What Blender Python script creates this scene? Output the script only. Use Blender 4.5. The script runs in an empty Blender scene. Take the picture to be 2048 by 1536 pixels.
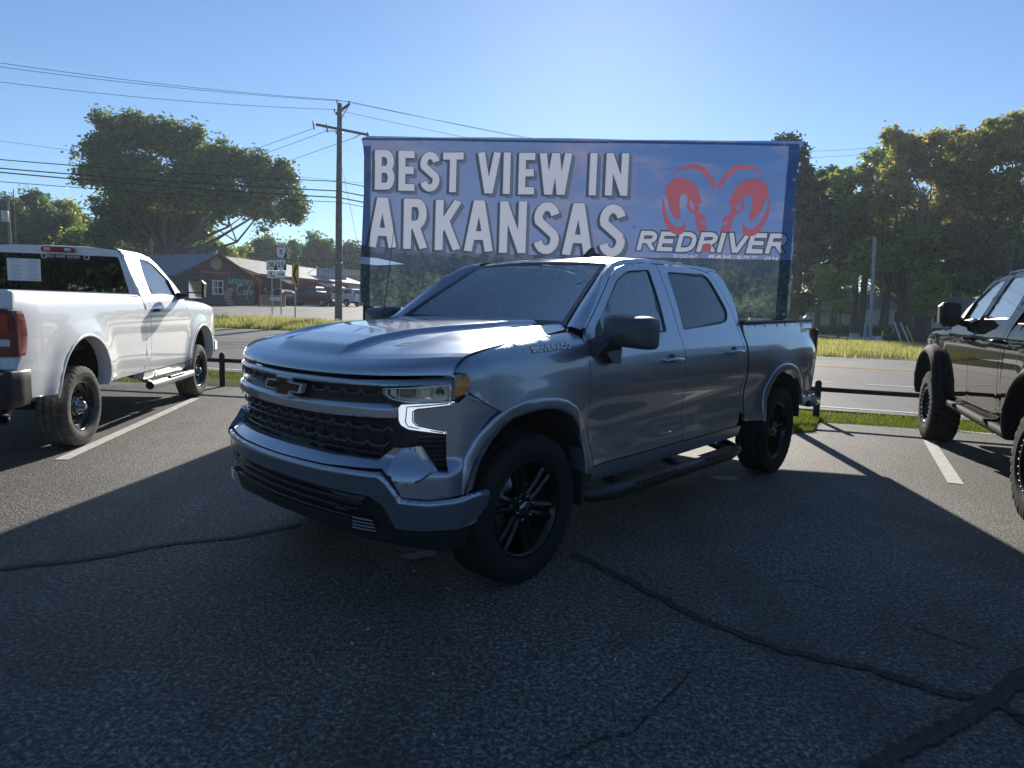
import bpy, math, random
import numpy as np
from mathutils import Vector, Matrix
from mathutils.geometry import delaunay_2d_cdt

SC = bpy.context.scene
COL = SC.collection
R = math.radians
rng = np.random.default_rng(7)
random.seed(7)

# ------------------------------------------------------------------ camera
# world: origin on the asphalt under the camera, +Y away from it, +X to the right, metres
EYE = Vector((0.0, 0.0, 1.492))
PITCH, ROLL, FPX = R(-6.412), R(1.882), 1327.06       # focal length in pixels of a 2048 px wide frame
_f = Vector((0, math.cos(PITCH), math.sin(PITCH)))
_r0 = Vector((1, 0, 0)); _u0 = _r0.cross(_f)
_r = _r0 * math.cos(ROLL) + _u0 * math.sin(ROLL)
_u = -_r0 * math.sin(ROLL) + _u0 * math.cos(ROLL)
cam_d = bpy.data.cameras.new('camera'); cam = bpy.data.objects.new('camera', cam_d); COL.objects.link(cam)
cam_d.sensor_width = 36; cam_d.lens = 36 * FPX / 2048; cam_d.clip_start = 0.05; cam_d.clip_end = 3000
cam.matrix_world = Matrix(((_r.x, _u.x, -_f.x, EYE.x), (_r.y, _u.y, -_f.y, EYE.y), (_r.z, _u.z, -_f.z, EYE.z), (0, 0, 0, 1)))
SC.camera = cam
SC.render.resolution_x, SC.render.resolution_y = 1024, 768

# ------------------------------------------------------------------ sky, sun, exposure
SUN_EL, SUN_AZ = R(22.9), R(6.0)                       # azimuth measured to the right of +Y
world = bpy.data.worlds.new('World'); SC.world = world; world.use_nodes = True
wn, wl = world.node_tree.nodes, world.node_tree.links
for n in list(wn): wn.remove(n)
sky = wn.new('ShaderNodeTexSky'); sky.sky_type = 'NISHITA'; sky.sun_disc = False
sky.sun_elevation = SUN_EL; sky.sun_rotation = SUN_AZ
sky.altitude = 100; sky.air_density = 1.0; sky.dust_density = 0.1; sky.ozone_density = 4.0
bg = wn.new('ShaderNodeBackground'); bg.inputs['Strength'].default_value = 0.072
wo = wn.new('ShaderNodeOutputWorld')
tint = wn.new('ShaderNodeMix'); tint.data_type = 'RGBA'; tint.blend_type = 'MULTIPLY'; tint.inputs[0].default_value = 1.; tint.inputs[7].default_value = (.90, .975, 1.06, 1)
wl.new(sky.outputs[0], tint.inputs[6]); wl.new(tint.outputs[2], bg.inputs['Color']); wl.new(bg.outputs[0], wo.inputs['Surface'])
sl = bpy.data.lights.new('sun', 'SUN'); sl.energy = 4.7; sl.angle = R(0.55); sl.color = (1.0, 0.93, 0.82)
sun = bpy.data.objects.new('sun', sl); COL.objects.link(sun)
sd = Vector((math.sin(SUN_AZ) * math.cos(SUN_EL), math.cos(SUN_AZ) * math.cos(SUN_EL), math.sin(SUN_EL)))
sun.rotation_euler = sd.to_track_quat('Z', 'Y').to_euler(); sun.location = (10, 60, 40)
vs = SC.view_settings
vs.view_transform = 'Standard'; vs.look = 'None'; vs.gamma = 1; vs.use_curve_mapping = False; vs.exposure = 0.78

# ------------------------------------------------------------------ measuring helpers
def ray(px, py): return _f + _r * ((px - 1024) / FPX) + _u * ((768 - py) / FPX)
def P(px, py, depth):
    d = ray(px, py); return EYE + d * (depth / d.y)
def G(px, py, z=0.0):
    d = ray(px, py); return EYE + d * ((z - EYE.z) / d.z)

def near_edge(s):
    t = min(max(s, -22.), 22.)
    return 12.75 - .262 * t - .004 * t * t + (s - t) * (-.262 - .008 * t)
def near_slope(s):
    t = min(max(s, -22.), 22.); return -.262 - .008 * t
def road_off(x, y):
    return (y - near_edge(x)) / math.sqrt(1 + near_slope(x) ** 2)
def lot_edge(s):
    t = min(max(s, -9.), 9.)
    return 10.65 - .19 * t - .008 * t * t + (s - t) * (-.19 - .016 * t)
def sstep(a, b, x):
    t = min(max((x - a) / (b - a), 0.), 1.); return t * t * (3 - 2 * t)
def terr(x, y):
    o = road_off(x, y)
    L = min(max(.45 - x / 22., 0.), 1.)
    z = .22 * sstep(-.5, 8, o) + (.02 + .08 * L) * sstep(7, 12, o)
    z += .26 * L * sstep(12.2, 16, o) + .017 * L * max(0, o - 16)
    return z
# ------------------------------------------------------------------ object helpers
def link(o):
    COL.objects.link(o); return o
def meta(o, label=None, cat=None, group=None, kind=None):
    if label: o['label'] = label
    if cat: o['category'] = cat
    if group: o['group'] = group
    if kind: o['kind'] = kind
    return o
def empty(name, loc=(0, 0, 0), rz=0., label=None, cat=None, group=None):
    o = bpy.data.objects.new(name, None); link(o); o.location = loc; o.rotation_euler = (0, 0, rz)
    o.empty_display_size = .2
    return meta(o, label, cat, group)
def mesh_np(name, V, F, mats, midx=None, smooth=False):
    me = bpy.data.meshes.new(name)
    V = np.asarray(V, dtype=np.float32).reshape(-1, 3)
    if isinstance(F, np.ndarray):
        n, k = F.shape
        me.vertices.add(len(V)); me.vertices.foreach_set('co', V.ravel())
        me.loops.add(n * k); me.loops.foreach_set('vertex_index', F.astype(np.int32).ravel())
        me.polygons.add(n); me.polygons.foreach_set('loop_start', np.arange(n, dtype=np.int32) * k)
        me.update(calc_edges=True); me.validate()
    else:
        me.from_pydata([tuple(map(float, v)) for v in V], [], F); me.update()
    if not isinstance(mats, (list, tuple)): mats = [mats]
    for m in mats: me.materials.append(m)
    if midx is not None: me.polygons.foreach_set('material_index', np.asarray(midx, dtype=np.int32))
    if smooth: me.polygons.foreach_set('use_smooth', np.ones(len(me.polygons), dtype=bool))
    return me
class MB:
    """collects shapes, builds ONE object"""
    def __init__(s): s.V = []; s.F = []; s.M = []; s.S = []
    def add(s, V, F, m=0, smooth=False):
        b = len(s.V); s.V += [tuple(v) for v in V]; s.F += [tuple(i + b for i in f) for f in F]
        s.M += [m] * len(F); s.S += [smooth] * len(F); return s
    def box(s, c, d, m=0, rot=None, bev=0.):
        x, y, z = [k / 2 for k in d]
        if bev <= 0:
            V = [(sx * x, sy * y, sz * z) for sx in (-1, 1) for sy in (-1, 1) for sz in (-1, 1)]
            F = [(0, 1, 3, 2), (4, 6, 7, 5), (0, 4, 5, 1), (2, 3, 7, 6), (0, 2, 6, 4), (1, 5, 7, 3)]
        else:
            b = min(bev, x * .9, y * .9, z * .9); V = []; F = []
            prof = [(-z, b), (-z + b, 0), (z - b, 0), (z, b)]
            for (zz, i) in prof:
                X, Y = x - i, y - i; cx = b * .6
                V += [(X - cx, -Y, zz), (X, -Y + cx, zz), (X, Y - cx, zz), (X - cx, Y, zz), (-X + cx, Y, zz), (-X, Y - cx, zz), (-X, -Y + cx, zz), (-X + cx, -Y, zz)]
            for k in range(3):
                for i in range(8):
                    j = (i + 1) % 8; F.append((k * 8 + i, k * 8 + j, k * 8 + 8 + j, k * 8 + 8 + i))
            F.append(tuple(range(7, -1, -1))); F.append(tuple(range(24, 32)))
        c = Vector(c)
        V = [(rot @ Vector(v) if rot else Vector(v)) + c for v in V]
        return s.add(V, F, m, False)
    def tube(s, pts, r, n=8, m=0, cap=True, smooth=True, flat=None):
        pts = [Vector(p) for p in pts]
        if not hasattr(r, '__len__'): r = [r] * len(pts)
        V = []; F = []; up = None
        for i, p in enumerate(pts):
            a = pts[max(i - 1, 0)]; b = pts[min(i + 1, len(pts) - 1)]; t = (b - a)
            t = t.normalized() if t.length > 1e-9 else Vector((0, 0, 1))
            if up is None:
                up = Vector((0, 0, 1)) if abs(t.z) < .9 else Vector((1, 0, 0))
            u = (up - t * up.dot(t)).normalized(); w = t.cross(u); up = u
            for k in range(n):
                a_ = 2 * math.pi * k / n + (math.pi / n if n == 4 else 0)
                q = u * math.cos(a_) * r[i] * (flat or 1) + w * math.sin(a_) * r[i]; V.append(p + q)
        for i in range(len(pts) - 1):
            for k in range(n):
                j = (k + 1) % n; F.append((i * n + k, i * n + j, (i + 1) * n + j, (i + 1) * n + k))
        s.add(V, F, m, smooth)
        if cap:
            s.add(V[:n], [tuple(range(n - 1, -1, -1))], m); s.add(V[-n:], [tuple(range(n))], m)
        return s
    def lathe(s, prof, n=32, axis='y', c=(0, 0, 0), m=0, smooth=True, mod=None, closed=False):
        """prof: (radius, along axis)"""
        V = []; F = []; k = len(prof)
        for i in range(n):
            a = 2 * math.pi * i / n
            for j, (r, h) in enumerate(prof):
                if mod: r, h = mod(i, j, r, h)
                ca, sa = r * math.cos(a), r * math.sin(a)
                q = {'y': (ca, h, sa), 'z': (ca, sa, h), 'x': (h, ca, sa)}[axis]
                V.append((q[0] + c[0], q[1] + c[1], q[2] + c[2]))
        kk = k if closed else k - 1
        for i in range(n):
            for j in range(kk):
                i2 = (i + 1) % n; j2 = (j + 1) % k
                F.append((i * k + j, i * k + j2, i2 * k + j2, i2 * k + j))
        return s.add(V, F, m, smooth)
    def prism(s, poly, lift, m=0, thick=None, smooth=False):
        """poly 2D list; lift(u,v,side) -> 3D for side 0/1"""
        n = len(poly)
        A = [lift(u, v, 0) for u, v in poly]; B = [lift(u, v, 1) for u, v in poly]
        from mathutils.geometry import tessellate_polygon
        T = tessellate_polygon([[Vector((u, v, 0)) for u, v in poly]])
        F = [tuple(t) for t in T] + [tuple(i + n for i in reversed(t)) for t in T]
        s.add(A + B, F, m, smooth)
        s.add(A + B, [(i, (i + 1) % n, (i + 1) % n + n, i + n) for i in range(n)], m)
        return s
    def grid(s, fn, nu, nv, m=0, smooth=True, close=False):
        V = [fn(i / nu, j / nv) for i in range(nu + 1) for j in range(nv + 1)]
        F = [(i * (nv + 1) + j, (i + 1) * (nv + 1) + j, (i + 1) * (nv + 1) + j + 1, i * (nv + 1) + j + 1) for i in range(nu) for j in range(nv)]
        return s.add(V, F, m, smooth)
    def build(s, name, mat, parent=None, mirror=False):
        me = bpy.data.meshes.new(name)
        V = [(v[0], -v[1], v[2]) for v in s.V] if mirror else s.V
        F = [tuple(reversed(f)) for f in s.F] if mirror else s.F
        me.from_pydata([tuple(map(float, v)) for v in V], [], F)
        for mm in (mat if isinstance(mat, (list, tuple)) else [mat]): me.materials.append(mm)
        me.polygons.foreach_set('material_index', s.M); me.polygons.foreach_set('use_smooth', s.S)
        me.update()
        o = bpy.data.objects.new(name, me); link(o)
        if parent is not None: o.parent = parent
        return o
def copy_tree(o, parent=None):
    c = o.copy(); COL.objects.link(c)
    if parent is not None: c.parent = parent
    for ch in list(o.children): copy_tree(ch, c)
    return c

# ---- curved sheet cut to an outline
def resample(poly, sp, closed=True):
    out = []; n = len(poly)
    for i in range(n if closed else n - 1):
        a = np.array(poly[i], float); b = np.array(poly[(i + 1) % n], float)
        k = max(1, int(np.ceil(np.linalg.norm(b - a) / sp)))
        out += [tuple(a + (b - a) * j / k) for j in range(k)]
    if not closed: out.append(tuple(poly[-1]))
    return out
def inpoly(P_, poly):
    x, y = P_[:, 0], P_[:, 1]; c = np.zeros(len(P_), bool); n = len(poly)
    for i in range(n):
        x1, y1 = poly[i]; x2, y2 = poly[(i + 1) % n]
        if y1 == y2: continue
        m = ((y1 > y) != (y2 > y)) & (x < (x2 - x1) * (y - y1) / (y2 - y1) + x1); c ^= m
    return c
def rounded(poly, r, n=4):
    """round the corners of a closed 2D polygon"""
    out = []; N = len(poly)
    for i in range(N):
        a, b, c = [np.array(poly[k % N], float) for k in (i - 1, i, i + 1)]
        rr = r[i] if hasattr(r, '__len__') else r
        d1, d2 = a - b, c - b; l1, l2 = np.linalg.norm(d1), np.linalg.norm(d2)
        rr = min(rr, l1 * .45, l2 * .45)
        if rr < 1e-4: out.append(tuple(b)); continue
        p, q = b + d1 / l1 * rr, b + d2 / l2 * rr
        for k in range(n + 1):
            t = k / n; out.append(tuple((1 - t) ** 2 * p + 2 * t * (1 - t) * b + t * t * q))
    return out
def sheet_mb(mb, poly, lift, sp=.04, holes=(), inward=(0, -1, 0), thick=.02, m=0, extra=(), back=False):
    """poly in parameter space, lift(u,v)->xyz; a rim of depth `thick` is folded along `inward`"""
    loops = [resample(poly, sp)] + [resample(h, sp) for h in holes]
    pts = []; edges = []
    for L in loops:
        b = len(pts); pts += L; edges += [(b + i, b + (i + 1) % len(L)) for i in range(len(L))]
    A = np.array(loops[0]); lo, hi = A.min(0), A.max(0)
    gx = np.arange(lo[0] + sp * .5, hi[0], sp); gy = np.arange(lo[1] + sp * .5, hi[1], sp)
    Gp = np.array([(x + (sp * .25 if j % 2 else -sp * .25), y) for j, y in enumerate(gy) for x in gx]) if len(gx) and len(gy) else np.zeros((0, 2))
    if len(extra): Gp = np.vstack([Gp, np.array(extra)]) if len(Gp) else np.array(extra)
    if len(Gp):
        k = inpoly(Gp, loops[0])
        for h in loops[1:]: k &= ~inpoly(Gp, h)
        Gp = Gp[k]; B = np.array(pts)
        if len(Gp):
            d = np.min(((Gp[:, None, :] - B[None]) ** 2).sum(-1), axis=1)
            Gp = Gp[d > (sp * .45) ** 2]
    allp = [Vector(p) for p in pts] + [Vector(p) for p in Gp]
    r = delaunay_2d_cdt(allp, edges, [], 0, 1e-7)
    V2 = np.array([(v.x, v.y) for v in r[0]]); T = np.array([f for f in r[2] if len(f) == 3])
    cen = V2[T].mean(1); k = inpoly(cen, loops[0])
    for h in loops[1:]: k &= ~inpoly(cen, h)
    T = T[k]
    V3 = [lift(float(u), float(v)) for u, v in V2]
    # orient
    a, b, c = [np.array(V3[i]) for i in T[len(T) // 2]]; nn = np.cross(b - a, c - a)
    if np.dot(nn, np.array(inward)) > 0: T = T[:, ::-1]
    mb.add(V3, [tuple(t) for t in T], m, True)
    if thick:
        off = np.array(inward, float) * thick
        for L in loops:
            p = [np.array(lift(float(u), float(v))) for u, v in L]; n = len(p)
            VV = p + [q + off for q in p]
            mb.add(VV, [(i, (i + 1) % n, (i + 1) % n + n, i + n) for i in range(n)], m, False)
    return mb
def sheet(name, poly, lift, mat, parent=None, mirror=False, **k):
    return sheet_mb(MB(), poly, lift, **k).build(name, mat, parent, mirror)

# ------------------------------------------------------------------ materials
class NT:
    def __init__(s, name):
        s.m = bpy.data.materials.new(name); s.m.use_nodes = True; s.t = s.m.node_tree
        s.b = s.t.nodes['Principled BSDF']; s.out = s.t.nodes['Material Output']; s._c = None
    def n(s, typ, **kw):
        nd = s.t.nodes.new(typ)
        for k, v in kw.items():
            if k.startswith('i_'):
                key = k[2:]; key = int(key) if key.isdigit() else key.replace('_', ' ')
                nd.inputs[key].default_value = v
            else: setattr(nd, k, v)
        return nd
    def l(s, a, b): s.t.links.new(a, b)
    def co(s, kind='Object'):
        if s._c is None: s._c = s.n('ShaderNodeTexCoord')
        return s._c.outputs[kind]
    def noise(s, scale, detail=4, rough=.55, vec=None, kind='Object'):
        nd = s.n('ShaderNodeTexNoise'); nd.inputs['Scale'].default_value = scale; nd.inputs['Detail'].default_value = detail
        nd.inputs['Roughness'].default_value = rough; s.l(vec or s.co(kind), nd.inputs['Vector']); return nd.outputs['Fac']
    def ramp(s, fac, stops, interp='LINEAR'):
        nd = s.n('ShaderNodeValToRGB'); cr = nd.color_ramp; cr.interpolation = interp
        while len(cr.elements) < len(stops): cr.elements.new(.5)
        for e, (p, c) in zip(cr.elements, stops):
            e.position = p; e.color = (*c, 1) if hasattr(c, '__len__') else (c, c, c, 1)
        s.l(fac, nd.inputs['Fac']); return nd.outputs['Color']
    def mix(s, f, a, b, mode='MIX'):
        nd = s.n('ShaderNodeMix', data_type='RGBA', blend_type=mode)
        for ix, v in ((0, f), (6, a), (7, b)):
            sock = nd.inputs[ix]
            if hasattr(v, 'links'): s.l(v, sock)
            elif hasattr(v, '__len__'): sock.default_value = (*v, 1) if len(v) == 3 else v
            else: sock.default_value = v if ix == 0 else (v, v, v, 1)
        return nd.outputs[2]
    def math(s, op, a, b=None, clamp=False):
        nd = s.n('ShaderNodeMath', operation=op, use_clamp=clamp)
        for sock, v in ((nd.inputs[0], a), (nd.inputs[1], b)):
            if v is None: continue
            if hasattr(v, 'links'): s.l(v, sock)
            else: sock.default_value = v
        return nd.outputs[0]
    def bump(s, h, strength=.3, dist=.01):
        nd = s.n('ShaderNodeBump'); nd.inputs['Strength'].default_value = strength; nd.inputs['Distance'].default_value = dist
        s.l(h, nd.inputs['Height']); s.l(nd.outputs[0], s.b.inputs['Normal']); return nd
    def set(s, **k):
        for kk, v in k.items():
            key = {'col': 'Base Color', 'rough': 'Roughness', 'metal': 'Metallic', 'coat': 'Coat Weight', 'coatr': 'Coat Roughness',
                   'spec': 'Specular IOR Level', 'emit': 'Emission Color', 'emits': 'Emission Strength', 'trans': 'Transmission Weight', 'sheen': 'Sheen Weight', 'alpha': 'Alpha'}[kk]
            sock = s.b.inputs[key]
            if hasattr(v, 'links'): s.l(v, sock)
            elif key in ('Base Color', 'Emission Color'): sock.default_value = (*v, 1)
            else: sock.default_value = v
        return s
MATS = {}
def simple(name, col, rough=.5, metal=0., coat=0., var=.0, vs=6., bumps=0., bsc=60., spec=.5):
    if name in MATS: return MATS[name]
    t = NT(name); t.set(rough=rough, metal=metal, coat=coat, spec=spec)
    if var > 0:
        f = t.noise(vs, 5, .6)
        c = t.ramp(f, [(.3, tuple(c * (1 - var) for c in col)), (.7, tuple(min(1, c * (1 + var)) for c in col))])
        t.set(col=c)
        t.set(rough=t.math('ADD', t.math('MULTIPLY', f, .15), rough - .07))
    else: t.set(col=col)
    if bumps > 0: t.bump(t.noise(bsc, 4, .6), bumps, .004)
    MATS[name] = t.m; return t.m
def paint(name, col, metal=.0, rough=.4, flake=0., dust=.0):
    if name in MATS: return MATS[name]
    t = NT(name); t.set(col=col, metal=metal, rough=rough, coat=1., coatr=.02)
    if flake:
        f = t.noise(900, 2, .5)
        t.set(col=t.ramp(f, [(.35, tuple(c * (1 - flake) for c in col)), (.65, tuple(min(1, c * (1 + flake)) for c in col))]))
    if dust:
        d = t.noise(3.5, 6, .65); t.set(coatr=t.math('ADD', t.math('MULTIPLY', d, dust), .01))
    MATS[name] = t.m; return t.m
def glass(name, tint=(.03, .035, .04), trans=.25, edge=1.5, rough=0.0):
    """tinted car glass: reflects by Fresnel, lets a little light through"""
    if name in MATS: return MATS[name]
    t = NT(name); t.t.nodes.remove(t.b)
    fr = t.n('ShaderNodeFresnel'); fr.inputs['IOR'].default_value = edge
    gl = t.n('ShaderNodeBsdfGlossy'); gl.inputs['Roughness'].default_value = rough; gl.inputs['Color'].default_value = (1, 1, 1, 1)
    tr = t.n('ShaderNodeBsdfTransparent'); tr.inputs['Color'].default_value = (*[trans * c for c in (.9, 1., .97)], 1)
    df = t.n('ShaderNodeBsdfDiffuse'); df.inputs['Color'].default_value = (*tint, 1)
    ad = t.n('ShaderNodeAddShader'); t.l(tr.outputs[0], ad.inputs[0]); t.l(df.outputs[0], ad.inputs[1])
    mx = t.n('ShaderNodeMixShader'); t.l(fr.outputs[0], mx.inputs[0]); t.l(ad.outputs[0], mx.inputs[1]); t.l(gl.outputs[0], mx.inputs[2])
    t.l(mx.outputs[0], t.out.inputs['Surface']); MATS[name] = t.m; return t.m
def asphalt(name, base, speck, bigvar=.55, cracks=False, bump=.7, rough=.72):
    if name in MATS: return MATS[name]
    t = NT(name); g1 = t.noise(46, 6, .85); 
    vo = t.n('ShaderNodeTexVoronoi'); vo.inputs['Scale'].default_value = 78; t.l(t.co(), vo.inputs['Vector'])
    big = t.noise(.55, 5, .6); mid = t.noise(4.5, 5, .7)
    c = t.ramp(g1, [(.40, tuple(b * .25 for b in base)), (.50, base), (.60, speck)])
    vr = t.ramp(vo.outputs['Color'], [(.0, .35), (1., 1.6)])
    c = t.mix(1., c, vr, 'MULTIPLY')
    c = t.mix(bigvar, c, t.ramp(big, [(.35, .45), (.65, 1.5)]), 'MULTIPLY')
    c = t.mix(.45, c, t.ramp(mid, [(.3, .6), (.7, 1.35)]), 'MULTIPLY')
    st = t.noise(1.1, 3, .5); c = t.mix(t.ramp(st, [(.60, 0.), (.72, .5)]), c, (.02, .02, .021))
    wv = t.n('ShaderNodeTexWave'); wv.inputs['Scale'].default_value = .16; wv.inputs['Distortion'].default_value = 9.; wv.inputs['Detail'].default_value = 3.; wv.inputs['Detail Scale'].default_value = .6; t.l(t.co(), wv.inputs['Vector'])
    c = t.mix(t.ramp(wv.outputs['Fac'], [(.90, 0.), (.99, .28)]), c, (.03, .03, .03))
    t.set(col=c, rough=rough, spec=.5)
    h = t.math('ADD', t.math('MULTIPLY', g1, 1.), t.math('MULTIPLY', vo.outputs['Distance'], -.8))
    t.bump(h, bump, .006); MATS[name] = t.m; return t.m
def leafmat(name, cols, trans=.5):
    if name in MATS: return MATS[name]
    t = NT(name); t.t.nodes.remove(t.b)
    gi = t.n('ShaderNodeNewGeometry'); 
    a = t.noise(.7, 5, .75); rp = gi.outputs['Random Per Island']
    f = t.math('ADD', t.math('MULTIPLY', rp, .75), t.math('MULTIPLY', t.math('SUBTRACT', a, .25), .6))
    c = t.ramp(f, [(.15 + .7 * i / (len(cols) - 1), k) for i, k in enumerate(cols)])
    df = t.n('ShaderNodeBsdfPrincipled'); df.inputs['Roughness'].default_value = .5; df.inputs['Specular IOR Level'].default_value = .35; t.l(c, df.inputs['Base Color'])
    tl = t.n('ShaderNodeBsdfTranslucent'); t.l(t.mix(1., c, (1.35, 1.5, .75), 'MULTIPLY'), tl.inputs['Color'])
    mx = t.n('ShaderNodeMixShader'); mx.inputs[0].default_value = trans
    t.l(df.outputs[0], mx.inputs[1]); t.l(tl.outputs[0], mx.inputs[2]); t.l(mx.outputs[0], t.out.inputs['Surface'])
    MATS[name] = t.m; return t.m

# ------------------------------------------------------------------ stroke lettering (unit cell: x 0..w, y 0..1)
def _arc(cx, cy, rx, ry, a0, a1, n=8):
    return [(cx + rx * math.cos(R(a0 + (a1 - a0) * i / n)), cy + ry * math.sin(R(a0 + (a1 - a0) * i / n))) for i in range(n + 1)]
def glyphs():
    g = {}
    W = 1.
    g['A'] = (W, [[(0, 0), (.4, 1), (.6, 1), (1, 0)], [(.18, .28), (.82, .28)]])
    g['B'] = (W, [[(0, 0), (0, 1), (.6, 1)] + _arc(.6, .76, .36, .24, 90, -90) + [(0, .52)], [(.6, .52)] + _arc(.62, .26, .38, .26, 90, -90) + [(0, 0)]])
    g['C'] = (W, [_arc(.5, .7, .5, .3, 20, 180) + _arc(.5, .3, .5, .3, 180, 340)])
    g['D'] = (W, [[(0, 0), (0, 1), (.45, 1)] + _arc(.45, .62, .55, .38, 90, 0) + _arc(.45, .38, .55, .38, 0, -90) + [(0, 0)]])
    g['E'] = (.9, [[(.9, 1), (0, 1), (0, 0), (.9, 0)], [(0, .52), (.8, .52)]])
    g['F'] = (.9, [[(.9, 1), (0, 1), (0, 0)], [(0, .52), (.8, .52)]])
    g['G'] = (W, [_arc(.5, .7, .5, .3, 20, 180) + _arc(.5, .3, .5, .3, 180, 360) + [(1, .45), (.55, .45)]])
    g['H'] = (W, [[(0, 0), (0, 1)], [(1, 0), (1, 1)], [(0, .5), (1, .5)]])
    g['I'] = (0.02, [[(0, 0), (0, 1)]])
    g['J'] = (.8, [[(.8, 1), (.8, .3)] + _arc(.4, .3, .4, .3, 0, -170)])
    g['K'] = (W, [[(0, 0), (0, 1)], [(1, 1), (.08, .42)], [(.38, .58), (1, 0)]])
    g['L'] = (.85, [[(0, 1), (0, 0), (.85, 0)]])
    g['M'] = (1.3, [[(0, 0), (0, 1)], [(.06, 1), (.65, .2), (1.24, 1)], [(1.3, 1), (1.3, 0)]])
    g['N'] = (W, [[(0, 0), (0, 1)], [(.06, 1), (.94, 0)], [(1, 0), (1, 1)]])
    g['O'] = (W, [_arc(.5, .68, .5, .32, 0, 180) + _arc(.5, .32, .5, .32, 180, 360) + [(1, .68)]])
    g['P'] = (W, [[(0, 0), (0, 1), (.6, 1)] + _arc(.6, .74, .4, .26, 90, -90) + [(0, .48)]])
    g['R'] = (W, [[(0, 0), (0, 1), (.6, 1)] + _arc(.6, .74, .4, .26, 90, -90) + [(0, .48)], [(.5, .48), (1, 0)]])
    g['S'] = (W, [_arc(.5, .74, .48, .26, 15, 180, 8) + [(.06, .66), (.9, .36)] + _arc(.5, .26, .48, .26, 0, -165, 8)])
    g['T'] = (W, [[(0, 1), (1, 1)], [(.5, 1), (.5, 0)]])
    g['U'] = (W, [[(0, 1), (0, .3)] + _arc(.5, .3, .5, .3, 180, 360) + [(1, 1)]])
    g['V'] = (W, [[(0, 1), (.42, 0), (.58, 0), (1, 1)]])
    g['W'] = (1.45, [[(0, 1), (.3, 0), (.4, 0), (.68, 1), (.77, 1), (1.05, 0), (1.15, 0), (1.45, 1)]])
    g['X'] = (W, [[(0, 1), (1, 0)], [(0, 0), (1, 1)]])
    g['Y'] = (W, [[(0, 1), (.5, .45), (1, 1)], [(.5, .45), (.5, 0)]])
    g['1'] = (.4, [[(.0, .75), (.4, 1), (.4, 0)]])
    g['2'] = (W, [_arc(.5, .68, .48, .32, 170, -20) + [(.0, 0), (1, 0)]])
    g['4'] = (W, [[(.75, 0), (.75, 1), (0, .3), (1, .3)]])
    g['5'] = (W, [[(.92, 1), (.12, 1), (.06, .55)] + _arc(.48, .33, .5, .33, 120, -150)])
    g['6'] = (W, [[(.85, .92)] + _arc(.6, .6, .6, .4, 100, 180, 4) + _arc(.5, .32, .5, .32, 180, 540, 14)])
    g['J '] = g['J']
    g['j'] = (.3, [[(.3, .7), (.3, -.1), (0, -.2)]]); g['e'] = (.7, [[(.03, .36), (.68, .36)] + _arc(.35, .35, .33, .33, 0, 300)])
    g['p'] = (.7, [[(0, -.3), (0, .68)], _arc(.35, .35, .34, .33, -180, 180, 12)])
    g['a'] = (.7, [_arc(.34, .32, .32, .32, 20, 340, 12), [(.68, .66), (.68, 0)]])
    g['f'] = (.5, [[(.55, 1.05)] + _arc(.38, .85, .16, .2, 60, 180, 4) + [(.2, -.35), (.05, -.4)], [(-.05, .6), (.5, .6)]])
    return g
GL = glyphs()
def stroke_mb(mb, pts, w, lift, m=0, z=0., ylim=None):
    """flat ribbon with mitred joints; lift(x,y,z)"""
    pts = [np.array(p, float) for p in pts]; q = [pts[0]]
    for p in pts[1:]:
        if np.linalg.norm(p - q[-1]) > 1e-5: q.append(p)
    pts = q; n = len(pts)
    if n < 2: return
    L = []; Rr = []
    closed = np.linalg.norm(pts[0] - pts[-1]) < 1e-4 and n > 3
    for i in range(n):
        a = pts[i - 1] if i > 0 else (pts[-2] if closed else None)
        c = pts[i + 1] if i < n - 1 else (pts[1] if closed else None)
        ds = []
        if a is not None: d = pts[i] - a; ds.append(d / np.linalg.norm(d))
        if c is not None: d = c - pts[i]; ds.append(d / np.linalg.norm(d))
        nn = [np.array((-d[1], d[0])) for d in ds]
        if len(nn) == 2:
            s_ = nn[0] + nn[1]; l = np.linalg.norm(s_)
            if l < .25: s_ = nn[0]; k = 1.
            else: s_ /= l; k = min(1. / max(np.dot(s_, nn[0]), .3), 2.6)
        else: s_ = nn[0]; k = 1.
        L.append(pts[i] + s_ * w / 2 * k); Rr.append(pts[i] - s_ * w / 2 * k)
    if ylim: L = [(p[0], min(max(p[1], ylim[0]), ylim[1])) for p in L]; Rr = [(p[0], min(max(p[1], ylim[0]), ylim[1])) for p in Rr]
    V = [lift(p[0], p[1], z) for p in L] + [lift(p[0], p[1], z) for p in Rr]
    mb.add(V, [(i, n + i, n + i + 1, i + 1) for i in range(n - 1)], m)
def text_mb(mb, txt, x0, y0, h, cw, w, lift, gap=.35, shear=0., m=0, z=0., dx=0., dy=0., grow=0., zi=.0003, space=.7):
    """stroke text: cell height h, glyph width cw, stroke width w; returns end x"""
    x = x0; k = 0
    hh = h - w; 
    for ch in txt:
        if ch == ' ': x += cw * space + gap * cw; continue
        gw, st = GL[ch]
        for s_ in st:
            pts = []
            for (a, b) in s_:
                X = x + w / 2 + a * (cw - w) if gw <= 1.01 else x + w / 2 + a * (cw - w)
                Y = y0 + w / 2 + b * hh
                pts.append((X + shear * (Y - y0) + dx, Y + dy))
            # square ends reach the cell box
            if math.dist(pts[0], pts[-1]) > 1e-4:
                pts = [np.array(p) for p in pts]
                for e, o in ((0, 1), (-1, -2)):
                    d = pts[e] - pts[o]; l = np.linalg.norm(d)
                    if l > 1e-6: pts[e] = pts[e] + d / l * (grow + (w * .5 if _ext(ch) else 0))
            stroke_mb(mb, pts, w + 2 * grow, lift, m, z + k * zi, (y0 + dy - grow, y0 + h + dy + grow) if ch.isupper() or ch.isdigit() else None); k += 1
        x += (gw * (cw - w) + w) + gap * cw
    return x
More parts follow.
